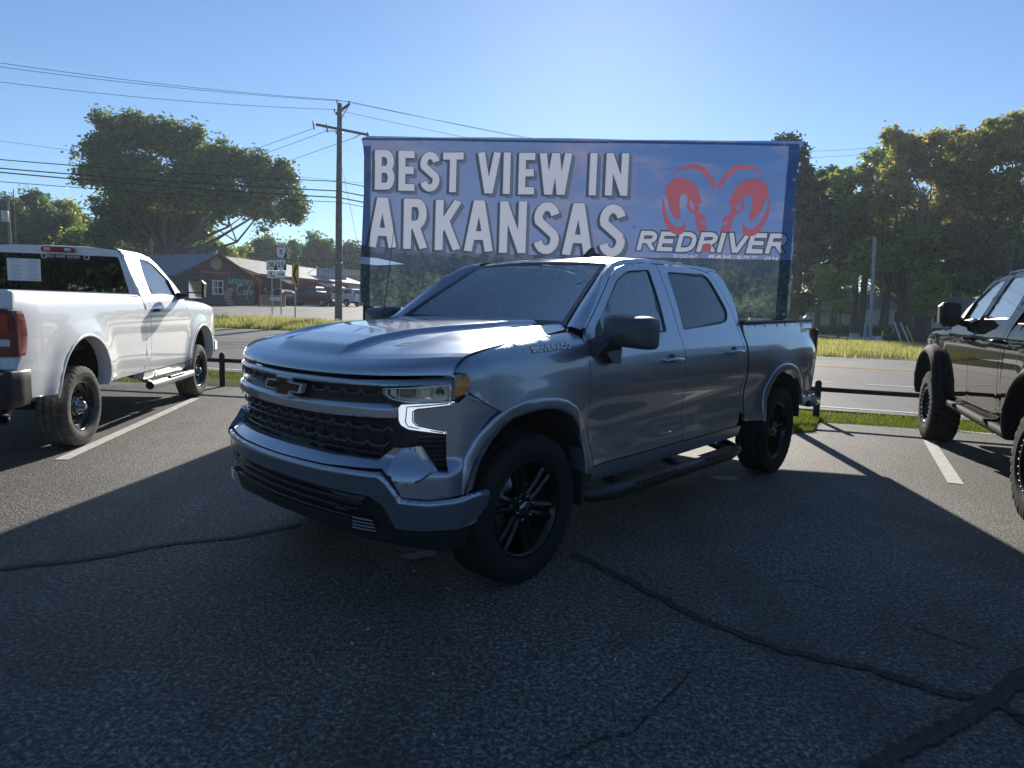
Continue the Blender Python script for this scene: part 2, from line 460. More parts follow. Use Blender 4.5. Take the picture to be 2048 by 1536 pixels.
def _ext(ch): return ch not in 'CGSOejpa'
# ================================================================== THE GROUND
M_LOT = asphalt('lot asphalt', (.078, .072, .063), (.27, .245, .212), bump=1.)
M_ROAD = asphalt('road asphalt', (.088, .086, .084), (.17, .165, .155), bump=.5, bigvar=.3)
M_FAR = asphalt('far lot gravel asphalt', (.20, .185, .165), (.34, .32, .28), bump=.5)
M_LINE = simple('worn white paint', (.52, .50, .46), .7, var=.22, vs=14, bumps=.4, bsc=120)
M_YEL = simple('worn yellow paint', (.50, .30, .05), .7, var=.2, vs=9, bumps=.3, bsc=120)
M_SEAL = asphalt('crack sealant asphalt', (.024, .023, .022), (.060, .057, .052), bump=.6, rough=.8)
def grassground(name, cols):
    t = NT(name)
    c = t.ramp(t.noise(1.3, 6, .7), [(.3, cols[0]), (.5, cols[1]), (.7, cols[2])])
    c = t.mix(.5, c, t.ramp(t.noise(38, 3, .7), [(.3, .45), (.7, 1.5)]), 'MULTIPLY'); t.set(col=c, rough=.95, spec=.1)
    t.bump(t.noise(60, 3, .7), 1., .03); return t.m
M_GR = grassground('grass ground', [(.055, .075, .022), (.10, .115, .035), (.17, .15, .06)])

def clipgrid(name, xs, y0f, y1f, ny, dz, mat, kind='structure', ease=1.):
    V = []; nx = len(xs)
    for x in xs:
        a, b = y0f(x), y1f(x)
        for j in range(ny + 1):
            y = a + (b - a) * (j / ny) ** ease; V.append((x, y, terr(x, y) + dz))
    F = np.array([(i * (ny + 1) + j, (i + 1) * (ny + 1) + j, (i + 1) * (ny + 1) + j + 1, i * (ny + 1) + j + 1) for i in range(nx - 1) for j in range(ny)])
    o = link(bpy.data.objects.new(name, mesh_np(name, V, F, mat, smooth=True))); return meta(o, kind=kind)
xs_w = sorted(set([round(v, 2) for v in list(np.arange(-60, 60.1, 1.5))] + [-600, -300, -150, -90, 90, 150, 300, 600]))
clipgrid('ground', xs_w, lambda x: -300, lambda x: near_edge(x) - 3, 60, -.06, M_GR, ease=.5)
clipgrid('grass_terrain', xs_w, lambda x: near_edge(x) - 3, lambda x: near_edge(x) + 60, 90, -.025, M_GR)
clipgrid('far_terrain', xs_w, lambda x: near_edge(x) + 59.9, lambda x: 900., 30, -.03, M_GR, ease=2.)
clipgrid('parking_lot', list(np.arange(-45, 40.1, .75)), lambda x: -40., lambda x: lot_edge(x) - .02 + .05 * math.sin(x * 5.3), 50, 0., M_LOT, ease=.6)
def roadw(x): return math.sqrt(1 + near_slope(x) ** 2)
def band(a, b): return (lambda x: near_edge(x) + a * roadw(x)), (lambda x: near_edge(x) + b * roadw(x))
def stripe(name, a, b, mat, x0, x1, dz, n=None, kind='structure', ny=1):
    fa, fb = band(a, b); k = n or max(2, int((x1 - x0) / .8))
    return clipgrid(name, list(np.linspace(x0, x1, k)), fa, fb, ny, dz, mat, kind)
stripe('road', -.35, 12.3, M_ROAD, -140, 120, .004, ny=40)
stripe('road_edge_line', -.02, .10, M_LINE, -140, 120, .010)
stripe('road_centre_line', 7.35, 7.47, M_YEL, -140, 120, .010)
stripe('road_centre_line', 7.62, 7.74, M_YEL, -140, 120, .010)
stripe('road_edge_line', 11.75, 11.87, M_LINE, -140, 120, .010)
for x0 in (-28, -19, 5.6, 7.7, 14.6, 24):
    stripe('lane_dash', 3.7, 3.8, M_LINE, x0, x0 + (1.5 if 4 < x0 < 8 else 2.8), .010)
# lot beyond the road, on the left
def fpoly(name, pts, dz, mat, kind='structure', sp=1.2):
    o = sheet(name, pts, lambda u, v: (u, v, terr(u, v) + dz), mat, sp=sp, thick=0, inward=(0, 0, -1)); return meta(o, kind=kind)
FL = [(-75, near_edge(-75) + 20.5), (-45, near_edge(-45) + 18.5), (-24, near_edge(-24) + 17.4), (-12, near_edge(-12) + 17.2), (2, near_edge(2) + 17.5), (10, near_edge(10) + 22), (6, 100), (-60, 110), (-95, 90)]
fpoly('far_parking_lot', FL, .02, M_FAR, sp=2.5)
# parking stall lines on this lot
def line_on_lot(name, pts, w, mat, dz=.005, wob=0., label=None):
    mb = MB(); L = []; n = len(pts)
    for i, p in enumerate(pts):
        a = Vector(pts[max(i - 1, 0)]); b = Vector(pts[min(i + 1, n - 1)]); d = (b - a).normalized(); nn = Vector((-d.y, d.x))
        ww = w * (1 + wob * (random.random() - .5)) / 2
        L += [(p[0] + nn.x * ww, p[1] + nn.y * ww, dz), (p[0] - nn.x * ww, p[1] - nn.y * ww, dz)]
    mb.add(L, [(2 * i, 2 * i + 1, 2 * i + 3, 2 * i + 2) for i in range(n - 1)])
    return meta(mb.build(name, mat), kind='structure')
def gxy(px, py): g = G(px, py); return (g.x, g.y)
line_on_lot('parking_line', [gxy(122, 920), gxy(392, 797)], .12, M_LINE)
line_on_lot('parking_line', [gxy(1858, 882), gxy(1912, 968)], .13, M_LINE)
line_on_lot('parking_line', [gxy(1896, 860), gxy(2060, 876), gxy(2300, 905)], .11, M_LINE)
def wobble(pts, k=14, a=.02):
    out = []
    for i in range(len(pts) - 1):
        for j in range(k):
            t = j / k; out.append((pts[i][0] + (pts[i + 1][0] - pts[i][0]) * t + random.uniform(-a, a), pts[i][1] + (pts[i + 1][1] - pts[i][1]) * t + random.uniform(-a, a)))
    return out + [pts[-1]]
SZ = [.004]
def seal(name, pix, w, a=.012):
    SZ[0] += .0012; line_on_lot(name, wobble([gxy(*p) for p in pix], 12, a), w, M_SEAL, SZ[0], .35)
seal('crack_seal', [(-60, 1146), (180, 1118), (330, 1090), (470, 1075), (600, 1050)], .055)
seal('crack_seal', [(1150, 1110), (1280, 1175), (1400, 1240), (1560, 1300), (1740, 1340), (1900, 1392), (1990, 1400)], .05)
seal('crack_seal', [(1990, 1400), (2100, 1480), (2300, 1560)], .05)
seal('crack_seal', [(2160, 1290), (2048, 1350), (1960, 1420), (1850, 1480), (1730, 1545), (1500, 1690)], .065)
for cr in ([(1385, 1345), (1340, 1390), (1260, 1465), (1200, 1480), (1110, 1520)], [(1830, 1255), (1900, 1280), (1960, 1300)], [(1560, 1165), (1600, 1160), (1660, 1180)], [(720, 1100), (760, 1140), (830, 1190)]):
    line_on_lot('hairline_crack', wobble([gxy(*p) for p in cr], 10, .012), .008, M_SEAL, .0032, 1.2)
# small pale irregular patches on the asphalt
M_PATCH = simple('pale ground patch', (.33, .33, .32), .8, var=.35, vs=30, bumps=.8, bsc=80)
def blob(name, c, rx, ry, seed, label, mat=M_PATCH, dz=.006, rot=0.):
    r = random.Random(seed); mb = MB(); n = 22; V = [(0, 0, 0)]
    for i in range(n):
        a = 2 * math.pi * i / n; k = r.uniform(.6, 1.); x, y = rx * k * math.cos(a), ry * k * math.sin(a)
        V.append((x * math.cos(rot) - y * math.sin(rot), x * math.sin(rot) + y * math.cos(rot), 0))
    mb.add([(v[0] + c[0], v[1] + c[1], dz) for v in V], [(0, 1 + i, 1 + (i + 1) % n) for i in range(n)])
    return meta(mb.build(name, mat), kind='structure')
blob('pale_patch', gxy(1450, 957), .16, .10, 3, '')
blob('pale_patch', gxy(838, 1112), .13, .07, 5, '', rot=.5)
# grass corner that reaches into the lot beside the banner
pg = [gxy(1560, 868), gxy(1628, 864), gxy(1636, 846), gxy(1642, 834), gxy(1560, 826), gxy(1500, 840)]
meta(sheet('grass_corner', pg, lambda u, v: (u, v, .012), M_GR, sp=.2, thick=0, inward=(0, 0, -1)), kind='structure')

# ---- grass blades
M_BLADE = leafmat('grass blades', [(.05, .085, .015), (.11, .14, .03), (.22, .21, .06)], .45)
M_DRY = leafmat('dry tall grass', [(.20, .18, .08), (.36, .31, .16), (.50, .44, .28)], .45)
def blades(name, pts, hmin, hmax, w, mat, lean=.35, label=None):
    pts = np.asarray(pts); n = len(pts)
    a = rng.uniform(0, 2 * np.pi, n); h = rng.uniform(hmin, hmax, n); ww = w * rng.uniform(.6, 1.4, n)
    dx, dy = np.cos(a) * ww, np.sin(a) * ww
    la = rng.uniform(0, 2 * np.pi, n); lx, ly = np.cos(la) * lean * h, np.sin(la) * lean * h
    A = pts + np.stack([dx, dy, 0 * h], 1); B = pts - np.stack([dx, dy, 0 * h], 1)
    C_ = pts + np.stack([lx * .4 + dx * .6, ly * .4 + dy * .6, h * .6], 1)
    D_ = pts + np.stack([lx * .4 - dx * .6, ly * .4 - dy * .6, h * .6], 1)
    T = pts + np.stack([lx, ly, h], 1)
    V = np.stack([A, B, D_, C_, T], 1).reshape(-1, 3); b = np.arange(n)[:, None] * 5
    F = np.concatenate([b + np.array([[0, 1, 2]]), b + np.array([[0, 2, 3]]), b + np.array([[3, 2, 4]])])
    o = link(bpy.data.objects.new(name, mesh_np(name, V, F, mat))); return meta(o, label or 'short sunlit grass blades', 'grass', kind='stuff')
def scatter(n, x0, x1, fa, fb, dz=0., clump=0.):
    xs = rng.uniform(x0, x1, n); t = rng.uniform(0, 1, n); out = np.zeros((n, 3))
    for i, (x, u) in enumerate(zip(xs, t)):
        a, b = fa(x), fb(x); y = a + (b - a) * u; out[i] = (x, y, terr(x, y) + dz - .02)
    return out
def keep(p, sc=.6, th=.0):
    k = np.sin(p[:, 0] * 2.1 * sc + 1.3 * np.sin(p[:, 1] * 1.7 * sc)) + np.sin(p[:, 1] * 2.9 * sc + p[:, 0] * .7) > th - rng.uniform(0, 1.6, len(p))
    return p[k]
g1 = scatter(42000, -9, 11, lambda x: lot_edge(x), lambda x: near_edge(x) - .38 * roadw(x))
blades('verge_grass', keep(g1), .03, .075, .005, M_BLADE, .5, 'short green grass strip between the car park and the near road edge')
gp = []
pa = np.array(pg)
q = np.column_stack([rng.uniform(pa[:, 0].min(), pa[:, 0].max(), 9000), rng.uniform(pa[:, 1].min(), pa[:, 1].max(), 9000)])
q = q[inpoly(q, pg)]
blades('corner_grass', np.column_stack([q, np.full(len(q), .01)]), .03, .07, .005, M_BLADE, .5, 'small green grass corner behind the rear wheel of the silver blue pickup')
g2 = scatter(60000, -34, 4, lambda x: near_edge(x) + 12.7 * roadw(x), lambda x: near_edge(x) + 17.4 * roadw(x))
blades('far_verge_grass', keep(g2, .5, .2), .08, .32, .012, M_DRY, .4, 'long yellow green grass on the bank across the road at left')
g2b = scatter(26000, -34, 4, lambda x: near_edge(x) + 12.45 * roadw(x), lambda x: near_edge(x) + 16.4 * roadw(x))
blades('far_verge_green_grass', g2b, .05, .18, .012, M_BLADE, .4, 'green undergrowth on the bank across the road at left')
g3 = scatter(90000, 8, 34, lambda x: near_edge(x) + 12.7 * roadw(x), lambda x: near_edge(x) + 27 * roadw(x))
blades('field_grass', keep(g3, .4, .1), .10, .36, .014, M_DRY, .3, 'tall straw coloured grass in the field across the road at right')
# small pale leaf litter on the asphalt
lt = np.array([gxy(x, y) for x, y in [(866, 1351), (868, 1473), (828, 1145), (812, 1152), (735, 1262), (1570, 952), (560, 1040), (705, 1290), (895, 1180), (1230, 1322), (1700, 906)]])
mb = MB()
for i, (x, y) in enumerate(lt):
    a = random.uniform(0, 6); s_ = random.uniform(.007, .013)
    mb.add([(x + s_ * math.cos(a), y + s_ * math.sin(a), .012), (x - s_ * math.sin(a) * .6, y + s_ * .6 * math.cos(a), .006), (x - s_ * math.cos(a), y - s_ * math.sin(a), .010), (x + s_ * .5 * math.sin(a), y - s_ * .5 * math.cos(a), .006)], [(0, 1, 2, 3)])
meta(mb.build('leaf_litter', simple('pale leaf', (.6, .58, .5), .7)), 'tiny pale leaf scraps on the shaded asphalt', 'litter', kind='stuff')
# ================================================================== SHARED VEHICLE PARTS
M_BLK = simple('satin black plastic', (.018, .018, .02), .45, var=.2, vs=8)
M_BLKG = simple('gloss black', (.006, .006, .007), .16, spec=.4)
M_GRILLE = simple('grille black', (.012, .012, .014), .3)
M_RUB = simple('tyre rubber', (.016, .016, .017), .85, var=.25, vs=9, bumps=.2, bsc=80, spec=.25)
M_RUBD = simple('dusty tyre rubber', (.115, .105, .09), .9, var=.45, vs=12, bumps=.3, bsc=80, spec=.2)
M_CHR = simple('chrome', (.75, .76, .78), .08, metal=1.)
M_DCHR = simple('dark chrome', (.22, .23, .25), .15, metal=1.)
M_STEEL = simple('brushed steel', (.35, .35, .36), .4, metal=1., var=.2, vs=20)
M_UNDER = simple('underbody black', (.012, .012, .012), .8)
M_AMB = simple('amber lens', (.95, .30, .04), .12, coat=1.)
M_RED = simple('red lens', (.40, .008, .01), .12, coat=1.)
M_REDD = simple('dark red lens', (.13, .006, .008), .1, coat=1.)
M_CLEAR = simple('reversing lens', (.55, .55, .56), .15, coat=1.)
M_INT = simple('cabin trim', (.07, .068, .065), .7)
M_GLS = glass('tinted side glass', (.045, .052, .064), .62, 3.0)  # pale diffuse colour stands in for sky reflected in the panes
M_WSH = glass('windscreen glass', (.045, .062, .072), .85, 2.8)  # diffuse blue grey paints a sky sheen onto the windscreen
M_PRIV = glass('privacy glass', (.006, .007, .008), .05, 1.9)
M_WHT = simple('white print', (.72, .72, .72), .5)

def interp(x, pts):
    if pts[0][0] > pts[-1][0]: pts = pts[::-1]
    return float(np.interp(x, [p[0] for p in pts], [p[1] for p in pts]))
def arcpts(cx, cz, rx, rz, a0, a1, n=20):
    return [(cx + rx * math.cos(R(a0 + (a1 - a0) * i / n)), cz + rz * math.sin(R(a0 + (a1 - a0) * i / n))) for i in range(n + 1)]
def tyre_mb(Rt, w, rimR, n=120, lug=.009, every=3, aggressive=False):
    h = w / 2
    prof = [(rimR - .004, .30 * w), (rimR + .004, .42 * w), (rimR + .03, .485 * w), (rimR + .055, .50 * w), (rimR + .060, .507 * w), (rimR + .066, .50 * w), ((rimR + Rt) / 2, .515 * w), (Rt - .055, .50 * w), (Rt - .030, .485 * w), (Rt - .012, .455 * w), (Rt - .002, .40 * w),
            (Rt, .26 * w), (Rt - .010, .25 * w), (Rt - .010, .21 * w), (Rt, .20 * w), (Rt, .05 * w), (Rt - .010, .04 * w), (Rt - .010, -.04 * w), (Rt, -.05 * w), (Rt, -.20 * w), (Rt - .010, -.21 * w), (Rt - .010, -.25 * w), (Rt, -.26 * w),
            (Rt - .002, -.40 * w), (Rt - .012, -.455 * w), (Rt - .030, -.485 * w), (Rt - .055, -.50 * w), ((rimR + Rt) / 2, -.515 * w), (rimR + .03, -.48 * w), (rimR - .004, -.36 * w)]
    sh = {8, 9, 10, 11, 22, 23, 24, 25} if not aggressive else {7, 8, 9, 10, 11, 22, 23, 24, 25, 26}
    mid = {14, 15, 18, 19}
    def mod(i, j, r, hh):
        k = i % every
        if j in sh and k == 0: return r - lug * (1.2 if aggressive else 1), hh * (.975 if aggressive else .99)
        if aggressive and j in sh and (i // every) % 2 == 0: return r + .004, hh * 1.012
        if j in mid and (i + (2 if j > 16 else 0)) % every == 1: return r - lug, hh
        return r, hh
    mb = MB(); mb.lathe(prof, n, 'y', mod=mod); return mb
def transform_mb(mb, fn): mb.V = [fn(*v) for v in mb.V]; return mb
def place(o, loc, side):
    """put a wheel-frame object at the hub; its outer face looks to side*y"""
    o.location = loc
    if side < 0: o.rotation_euler = (0, 0, math.pi)
    return o
def curved_text(txt, rad, h, cw, w, a0, y, flip=1):
    """lettering round a sidewall, a0 = start angle seen from +y (clockwise reading)"""
    mb = MB()
    def lift(u, v, z):
        a = R(a0) - u / rad * 1.0; r = rad + v
        return (-r * math.cos(a) * -1 * flip, y + z, r * math.sin(a))
    text_mb(mb, txt, 0, 0, h, cw, w, lift, gap=.3, zi=.0001); return mb

def spoke_mb(w0, w1, r0, r1, y0, y1, t=.03, groove=True):
    mb = MB(); hw0, hw1 = w0 / 2, w1 / 2
    for s in (-1, 1) if groove else (0,):
        if groove:
            a0, b0 = s * hw0 * .12, s * hw0; a1, b1 = s * hw1 * .30, s * hw1
        else: a0, b0, a1, b1 = -hw0, hw0, -hw1, hw1
        V = []
        for (r, a, b, y) in ((r0, a0, b0, y0), ((r0 + r1) / 2, (a0 + a1) / 2, (b0 + b1) / 2 * .93, (y0 + y1) / 2 + .006), (r1, a1, b1, y1)):
            m_ = (a + b) / 2
            V += [(a, y - .008, r), (m_, y, r), (b, y - .012, r), (b, y - t, r), (a, y - t, r)]
        F = []
        for k in range(2):
            for j in range(5):
                F.append((k * 5 + j, k * 5 + (j + 1) % 5, (k + 1) * 5 + (j + 1) % 5, (k + 1) * 5 + j))
        F += [(0, 1, 2, 3, 4), (14, 13, 12, 11, 10)]
        mb.add(V, F)
    return mb
def rot_y(mb, a):
    ca, sa = math.cos(a), math.sin(a); m2 = MB(); m2.F, m2.M, m2.S = mb.F, mb.M, mb.S
    m2.V = [(v[0] * ca + v[2] * sa, v[1], -v[0] * sa + v[2] * ca) for v in mb.V]; return m2
def make_wheel(parent, loc, side, Rt, w, rimR, style, rub=None, rot=0., name='wheel'):
    """wheel (rim) > tyre, spoke..., hub_cap, lug_nuts, brake_disc"""
    rub = rub or M_RUB; yo = w / 2
    rimmat = {'six': M_BLKG, 'steel': M_BLKG, 'beadlock': M_BLKG, 'plain': M_STEEL, 'black': M_BLKG}[style]
    mb = MB()
    lip = [(rimR - .03, -yo + .03), (rimR - .035, .0), (rimR - .03, yo * .45), (rimR - .018, yo * .78), (rimR - .006, yo * .84), (rimR + .004, yo * .86), (rimR + .006, yo * .82), (rimR - .004, yo * .70)]
    mb.lathe(lip, 56)
    if style == 'steel':
        def holes(i, j, r, h): return r, h
        mb.lathe([(rimR - .02, yo * .55), (rimR - .05, yo * .50), (rimR - .07, yo * .30), (rimR - .11, yo * .12), (rimR - .135, yo * .22), (.115, yo * .35), (.09, yo * .42), (.0, yo * .42)], 56)
    wh = mb.build(name, rimmat, parent); place(wh, loc, side)
    ty = tyre_mb(Rt, w, rimR, 120 if style != 'beadlock' else 132, .010 if style != 'beadlock' else .018, 3 if style != 'beadlock' else 4, style == 'beadlock').build('tyre', rub, wh)
    d = MB().lathe([(.06, -.02), (.16, -.02), (.165, -.01), (.16, 0.), (.06, .0)], 32).build('brake_disc', M_STEEL if style != 'beadlock' else M_UNDER, wh)
    if style in ('six', 'black', 'plain'):
        ns = 6 if style != 'plain' else 5
        mb0 = spoke_mb(.075, .115, .055, rimR - .012, yo * .60, yo * .74, .035, style == 'six')
        proto = None
        for k in range(ns):
            m2 = rot_y(mb0, rot + 2 * math.pi * k / ns); m2.build('spoke', rimmat, wh)
        hub = MB().lathe([(.0, yo * .60), (.055, yo * .60), (.085, yo * .57), (.10, yo * .45), (.10, yo * .2)], 32).build('hub', rimmat, wh)
        MB().lathe([(.0, yo * .60 + .018), (.030, yo * .60 + .017), (.038, yo * .60 + .010), (.040, yo * .60 - .002)], 24).build('hub_cap', M_DCHR if style == 'six' else M_STEEL, wh)
        for k in range(6):
            a = rot + 2 * math.pi * (k + .5) / 6; MB().lathe([(.0, .022), (.007, .021), (.011, .012), (.012, 0)], 10, c=(.066 * math.sin(a), yo * .585, .066 * math.cos(a))).build('lug_nut', M_DCHR, wh)
    elif style == 'steel':
        mb = MB(); mb.lathe([(.0, yo * .42 + .085), (.03, yo * .42 + .085), (.045, yo * .42 + .07), (.052, yo * .42 + .03), (.075, yo * .42 + .012), (.10, yo * .42 + .006), (.102, yo * .42 - .01)], 32); mb.build('hub_cap', M_DCHR, wh)
        for k in range(8):
            a = 2 * math.pi * (k + .5) / 8; MB().lathe([(.0, .038), (.009, .036), (.013, .02), (.014, 0)], 10, c=(.083 * math.sin(a), yo * .42, .083 * math.cos(a))).build('lug_nut', M_DCHR, wh)
        for k in range(8):
            a = 2 * math.pi * k / 8; m2 = MB(); r_ = rimR - .075
            m2.lathe([(.0, .004), (.019, .004), (.024, .0)], 12, c=(r_ * math.sin(a), yo * .30 + .006, r_ * math.cos(a))); m2.build('vent_hole', M_UNDER, wh)
    elif style == 'beadlock':
        mb = MB(); mb.lathe([(rimR + .012, yo * .88), (rimR + .004, yo * .93), (rimR - .022, yo * .93), (rimR - .03, yo * .86)], 56); mb.build('beadlock_ring', M_BLKG, wh)
        mb = MB()
        for k in range(24):
            a = 2 * math.pi * k / 24; mb.lathe([(.0, .010), (.006, .009), (.008, .0)], 6, c=((rimR - .008) * math.sin(a), yo * .93, (rimR - .008) * math.cos(a)))
        mb.build('ring_bolts', M_STEEL, wh)
        mb0 = spoke_mb(.05, .07, .06, rimR - .02, yo * .30, yo * .80, .04, False)
        for k in range(8): rot_y(mb0, 2 * math.pi * k / 8).build('spoke', M_BLKG, wh)
        MB().lathe([(.0, yo * .55), (.05, yo * .54), (.062, yo * .45), (.09, yo * .32), (.10, yo * .1)], 32).build('hub_cap', M_BLKG, wh)
    return wh
def underbody(parent, x0, x1, w, z0, z1, axles, rr, floor=True):
    mb = MB(); 
    for s in (-1, 1): mb.box(((x0 + x1) / 2, s * .42, (z0 + z1) / 2), (abs(x1 - x0), .09, z1 - z0))
    for k in range(5): mb.box((x0 + (x1 - x0) * (k + .5) / 5, 0, (z0 + z1) / 2), (.10, .84, .08))
    for a in axles:
        mb.tube([(a, -w * .8, rr), (a, w * .8, rr)], .045, 10); mb.lathe([(0, -.14), (.10, -.1), (.14, 0), (.10, .1), (0, .14)], 16, 'x', (a, .0, rr))
    mb.tube([(axles[0], 0, rr + .12), (axles[1], 0, rr + .1)], .04, 8)
    mb.box(((axles[0] + axles[1]) / 2 - .3, -.18, z0 + .04), (1.3, .42, .16))
    return mb.build('chassis', M_UNDER, parent)

# ================================================================== THE SILVER BLUE PICKUP
def build_silver():
    T = empty('pickup_truck', (-.622, 4.160, 0), R(-131.22), 'large silver blue crew cab pickup with black wheels parked in the middle before the banner', 'pickup truck')
    PT = paint('slate silver metallic paint', (.335, .385, .445), metal=.84, rough=.36, flake=.25, dust=.05)
    PT.node_tree.nodes['Principled BSDF'].inputs['Coat IOR'].default_value = 1.75
    # ---- plan curve of the nose
    PC = np.array([(.86, 0), (.855, .2), (.835, .4), (.795, .6), (.75, .72), (.685, .82), (.60, .90), (.50, .96), (.35, .99), (.1, 1.0), (-.4, 1.0)])
    mm = np.vstack([[PC[1][0], -PC[1][1]], PC, 2 * PC[-1] - PC[-2]]); Q = []
    for i in range(1, len(mm) - 2):
        for k in range(10):
            t = k / 10; a, b, c, d = mm[i - 1], mm[i], mm[i + 1], mm[i + 2]
            Q.append(.5 * ((2 * b) + (-a + c) * t + (2 * a - 5 * b + 4 * c - d) * t * t + (-a + 3 * b - 3 * c + d) * t ** 3))
    Q.append(PC[-1]); Q = np.array(Q); S_ = np.concatenate([[0], np.cumsum(np.linalg.norm(np.diff(Q, axis=0), axis=1))])
    Tn = np.gradient(Q, axis=0); Tn /= np.linalg.norm(Tn, axis=1)[:, None]
    def nose(s, off=0.):
        sg = -1 if s < 0 else 1; a = abs(s)
        x, y = np.interp(a, S_, Q[:, 0]), np.interp(a, S_, Q[:, 1]); tx, ty = np.interp(a, S_, Tn[:, 0]), np.interp(a, S_, Tn[:, 1])
        return x + ty * off, sg * (y - tx * off)
    def L(off=0., fo=None):
        def f(s, z, e=0.):
            o = off + e + (fo(s, z) if fo else 0.); x, y = nose(s, o); return (x, y, z)
        return f
    sym = lambda pts: pts + [(-s, z) for s, z in reversed(pts)]   # pts ordered from +side ... for centred panels
    # ---- side surface
    zs = [(.36, .90), (.44, .955), (.50, .985), (.56, .997), (.64, .992), (.74, .980), (.86, .985), (.98, .999), (1.08, 1.003), (1.16, .997), (1.24, .982), (1.30, .960), (1.345, .937), (1.38, .920), (1.46, .888), (1.56, .845), (1.66, .797), (1.76, .745), (1.82, .712), (1.88, .672), (1.92, .64)]
    zz = np.array([a for a, b in zs]); yy = np.array([b for a, b in zs])
    kk = np.exp(-np.linspace(-2, 2, 9) ** 2); kk /= kk.sum()
    zf = np.linspace(.36, 1.92, 157); yf = np.convolve(np.pad(np.interp(zf, zz, yy), 4, 'edge'), kk, 'valid')
    def Y(x, z):
        y = float(np.interp(z, zf, yf))
        for ax in (0.02, -3.76):
            r = math.hypot(x - ax, (z - .46) * 1.02); y += .032 * math.exp(-((r - .50) / .16) ** 2) * sstep(1.30, .95, z)
        y -= max(0., 1.0 - interp(x, [(.0, 1.), (.1, 1.), (.35, .99), (.5, .962), (.56, .93)]))
        if x < -4.3: y -= .03 * ((-4.3 - x) / .45) ** 2
        # door sculpting
        if -3.3 < x < -.4: y -= .010 * math.exp(-((z - (.80 - .03 * (x + .5))) / .09) ** 2)
        return y
    def side(off=0.): return lambda x, z: (x, Y(x, z) + off, z)
    zseam = lambda x: interp(x, [(.56, 1.175), (.52, 1.215), (.45, 1.262), (.27, 1.295), (.05, 1.323), (-.21, 1.350), (-.35, 1.362), (-.64, 1.385)])
    yseam = lambda x: interp(x, [(.56, .90), (.45, .895), (.27, .88), (.05, .862), (-.21, .842), (-.35, .83), (-.64, .80)])
    def fend(x, z):
        y = Y(x, z); zt = zseam(x); k = (z - (zt - .10)) / .10
        if k > 0: k = min(k, 1.); y = y - (y - yseam(x)) * (1 - math.sqrt(max(0, 1 - k ** 2.2)))
        return (x, y, z)
    # arches
    AF = [(.485, .585), (.47, .66), (.44, .74), (.38, .83), (.30, .90), (.21, .94), (.10, .960), (-.02, .968), (-.12, .962), (-.22, .94), (-.31, .90), (-.38, .83), (-.425, .74), (-.44, .65), (-.445, .56)]
    AR = [(-3.262, .56), (-3.268, .66), (-3.30, .76), (-3.36, .86), (-3.45, .94), (-3.57, .99), (-3.72, 1.005), (-3.87, .995), (-4.0, .96), (-4.11, .90), (-4.19, .81), (-4.235, .71), (-4.25, .62)]
    for sg in (1, -1):
        mir = sg < 0
        # front fender
        seamx = [.52, .45, .36, .27, .16, .05, -.08, -.21, -.35, -.50]
        pf = [(.465, 1.085), (.482, 1.12), (.478, 1.178), (.534, 1.184)] + [(x, zseam(x) - .003) for x in seamx] + [(-.51, 1.33), (-.493, 1.2), (-.498, 1.0), (-.508, .80), (-.53, .60), (-.55, .53)] + [(-.46, .54)] + AF[::-1][:10] + [(.20, .945), (.34, 1.01)]
        ex = [(x, zseam(x) - .10 * (1 - k)) for x in np.arange(.5, -.5, -.03) for k in (.45, .7, .85, .94)]
        sheet('front_fender', pf, fend, PT, T, mir, sp=.022, extra=ex, thick=.025)
        # doors
        dpf = [(-.545, .575), (-.512, .80), (-.503, 1.0), (-.498, 1.2), (-.515, 1.33), (-.545, 1.385), (-.66, 1.468), (-.99, 1.708), (-1.14, 1.79), (-1.30, 1.828), (-1.50, 1.848), (-1.735, 1.860), (-1.722, 1.60), (-1.700, 1.34), (-1.715, .9), (-1.735, .575)]
        wf = rounded([(-.625, 1.325), (-.665, 1.405), (-1.09, 1.715), (-1.27, 1.783), (-1.585, 1.810), (-1.525, 1.372)], [.02, .05, .06, .06, .02, .02])
        fd = sheet('front_door', rounded(dpf, .02), side(), PT, T, mir, sp=.04, holes=[wf], thick=.022)
        sheet('window', wf, side(-.012), M_GLS, fd, mir, sp=.08, thick=0)
        dpr = [(-1.742, .575), (-1.722, .9), (-1.707, 1.34), (-1.73, 1.60), (-1.743, 1.860), (-2.1, 1.872), (-2.45, 1.868), (-2.60, 1.848), (-2.68, 1.78), (-2.76, 1.56), (-2.775, 1.40), (-2.782, 1.0), (-2.785, .72), (-2.74, .62), (-2.68, .575)]
        wr = rounded([(-1.795, 1.385), (-1.862, 1.812), (-2.49, 1.835), (-2.57, 1.80), (-2.675, 1.53), (-2.60, 1.452), (-2.46, 1.43)], [.02, .03, .05, .04, .05, .05, .03])
        rd = sheet('rear_door', rounded(dpr, .02), side(), PT, T, mir, sp=.04, holes=[wr], thick=.022)
        sheet('window', wr, side(-.012), M_PRIV, rd, mir, sp=.08, thick=0)
        for dd, hl in ((fd, wf), (rd, wr)):                       # black window seals
            mb = MB(); c = np.mean(hl, axis=0)
            ring = resample(hl, .03); n = len(ring)
            ins = [tuple(np.array(p) + (c - np.array(p)) * min(.018 / np.linalg.norm(c - np.array(p)), .3)) for p in ring]
            f1, f2 = side(.003), side(-.006); V = [f1(*p) for p in ring] + [f2(*p) for p in ins]
            mb.add(V, [(i, (i + 1) % n, (i + 1) % n + n, i + n) for i in range(n)]); mb.build('window_seal', M_BLK, dd, mir)
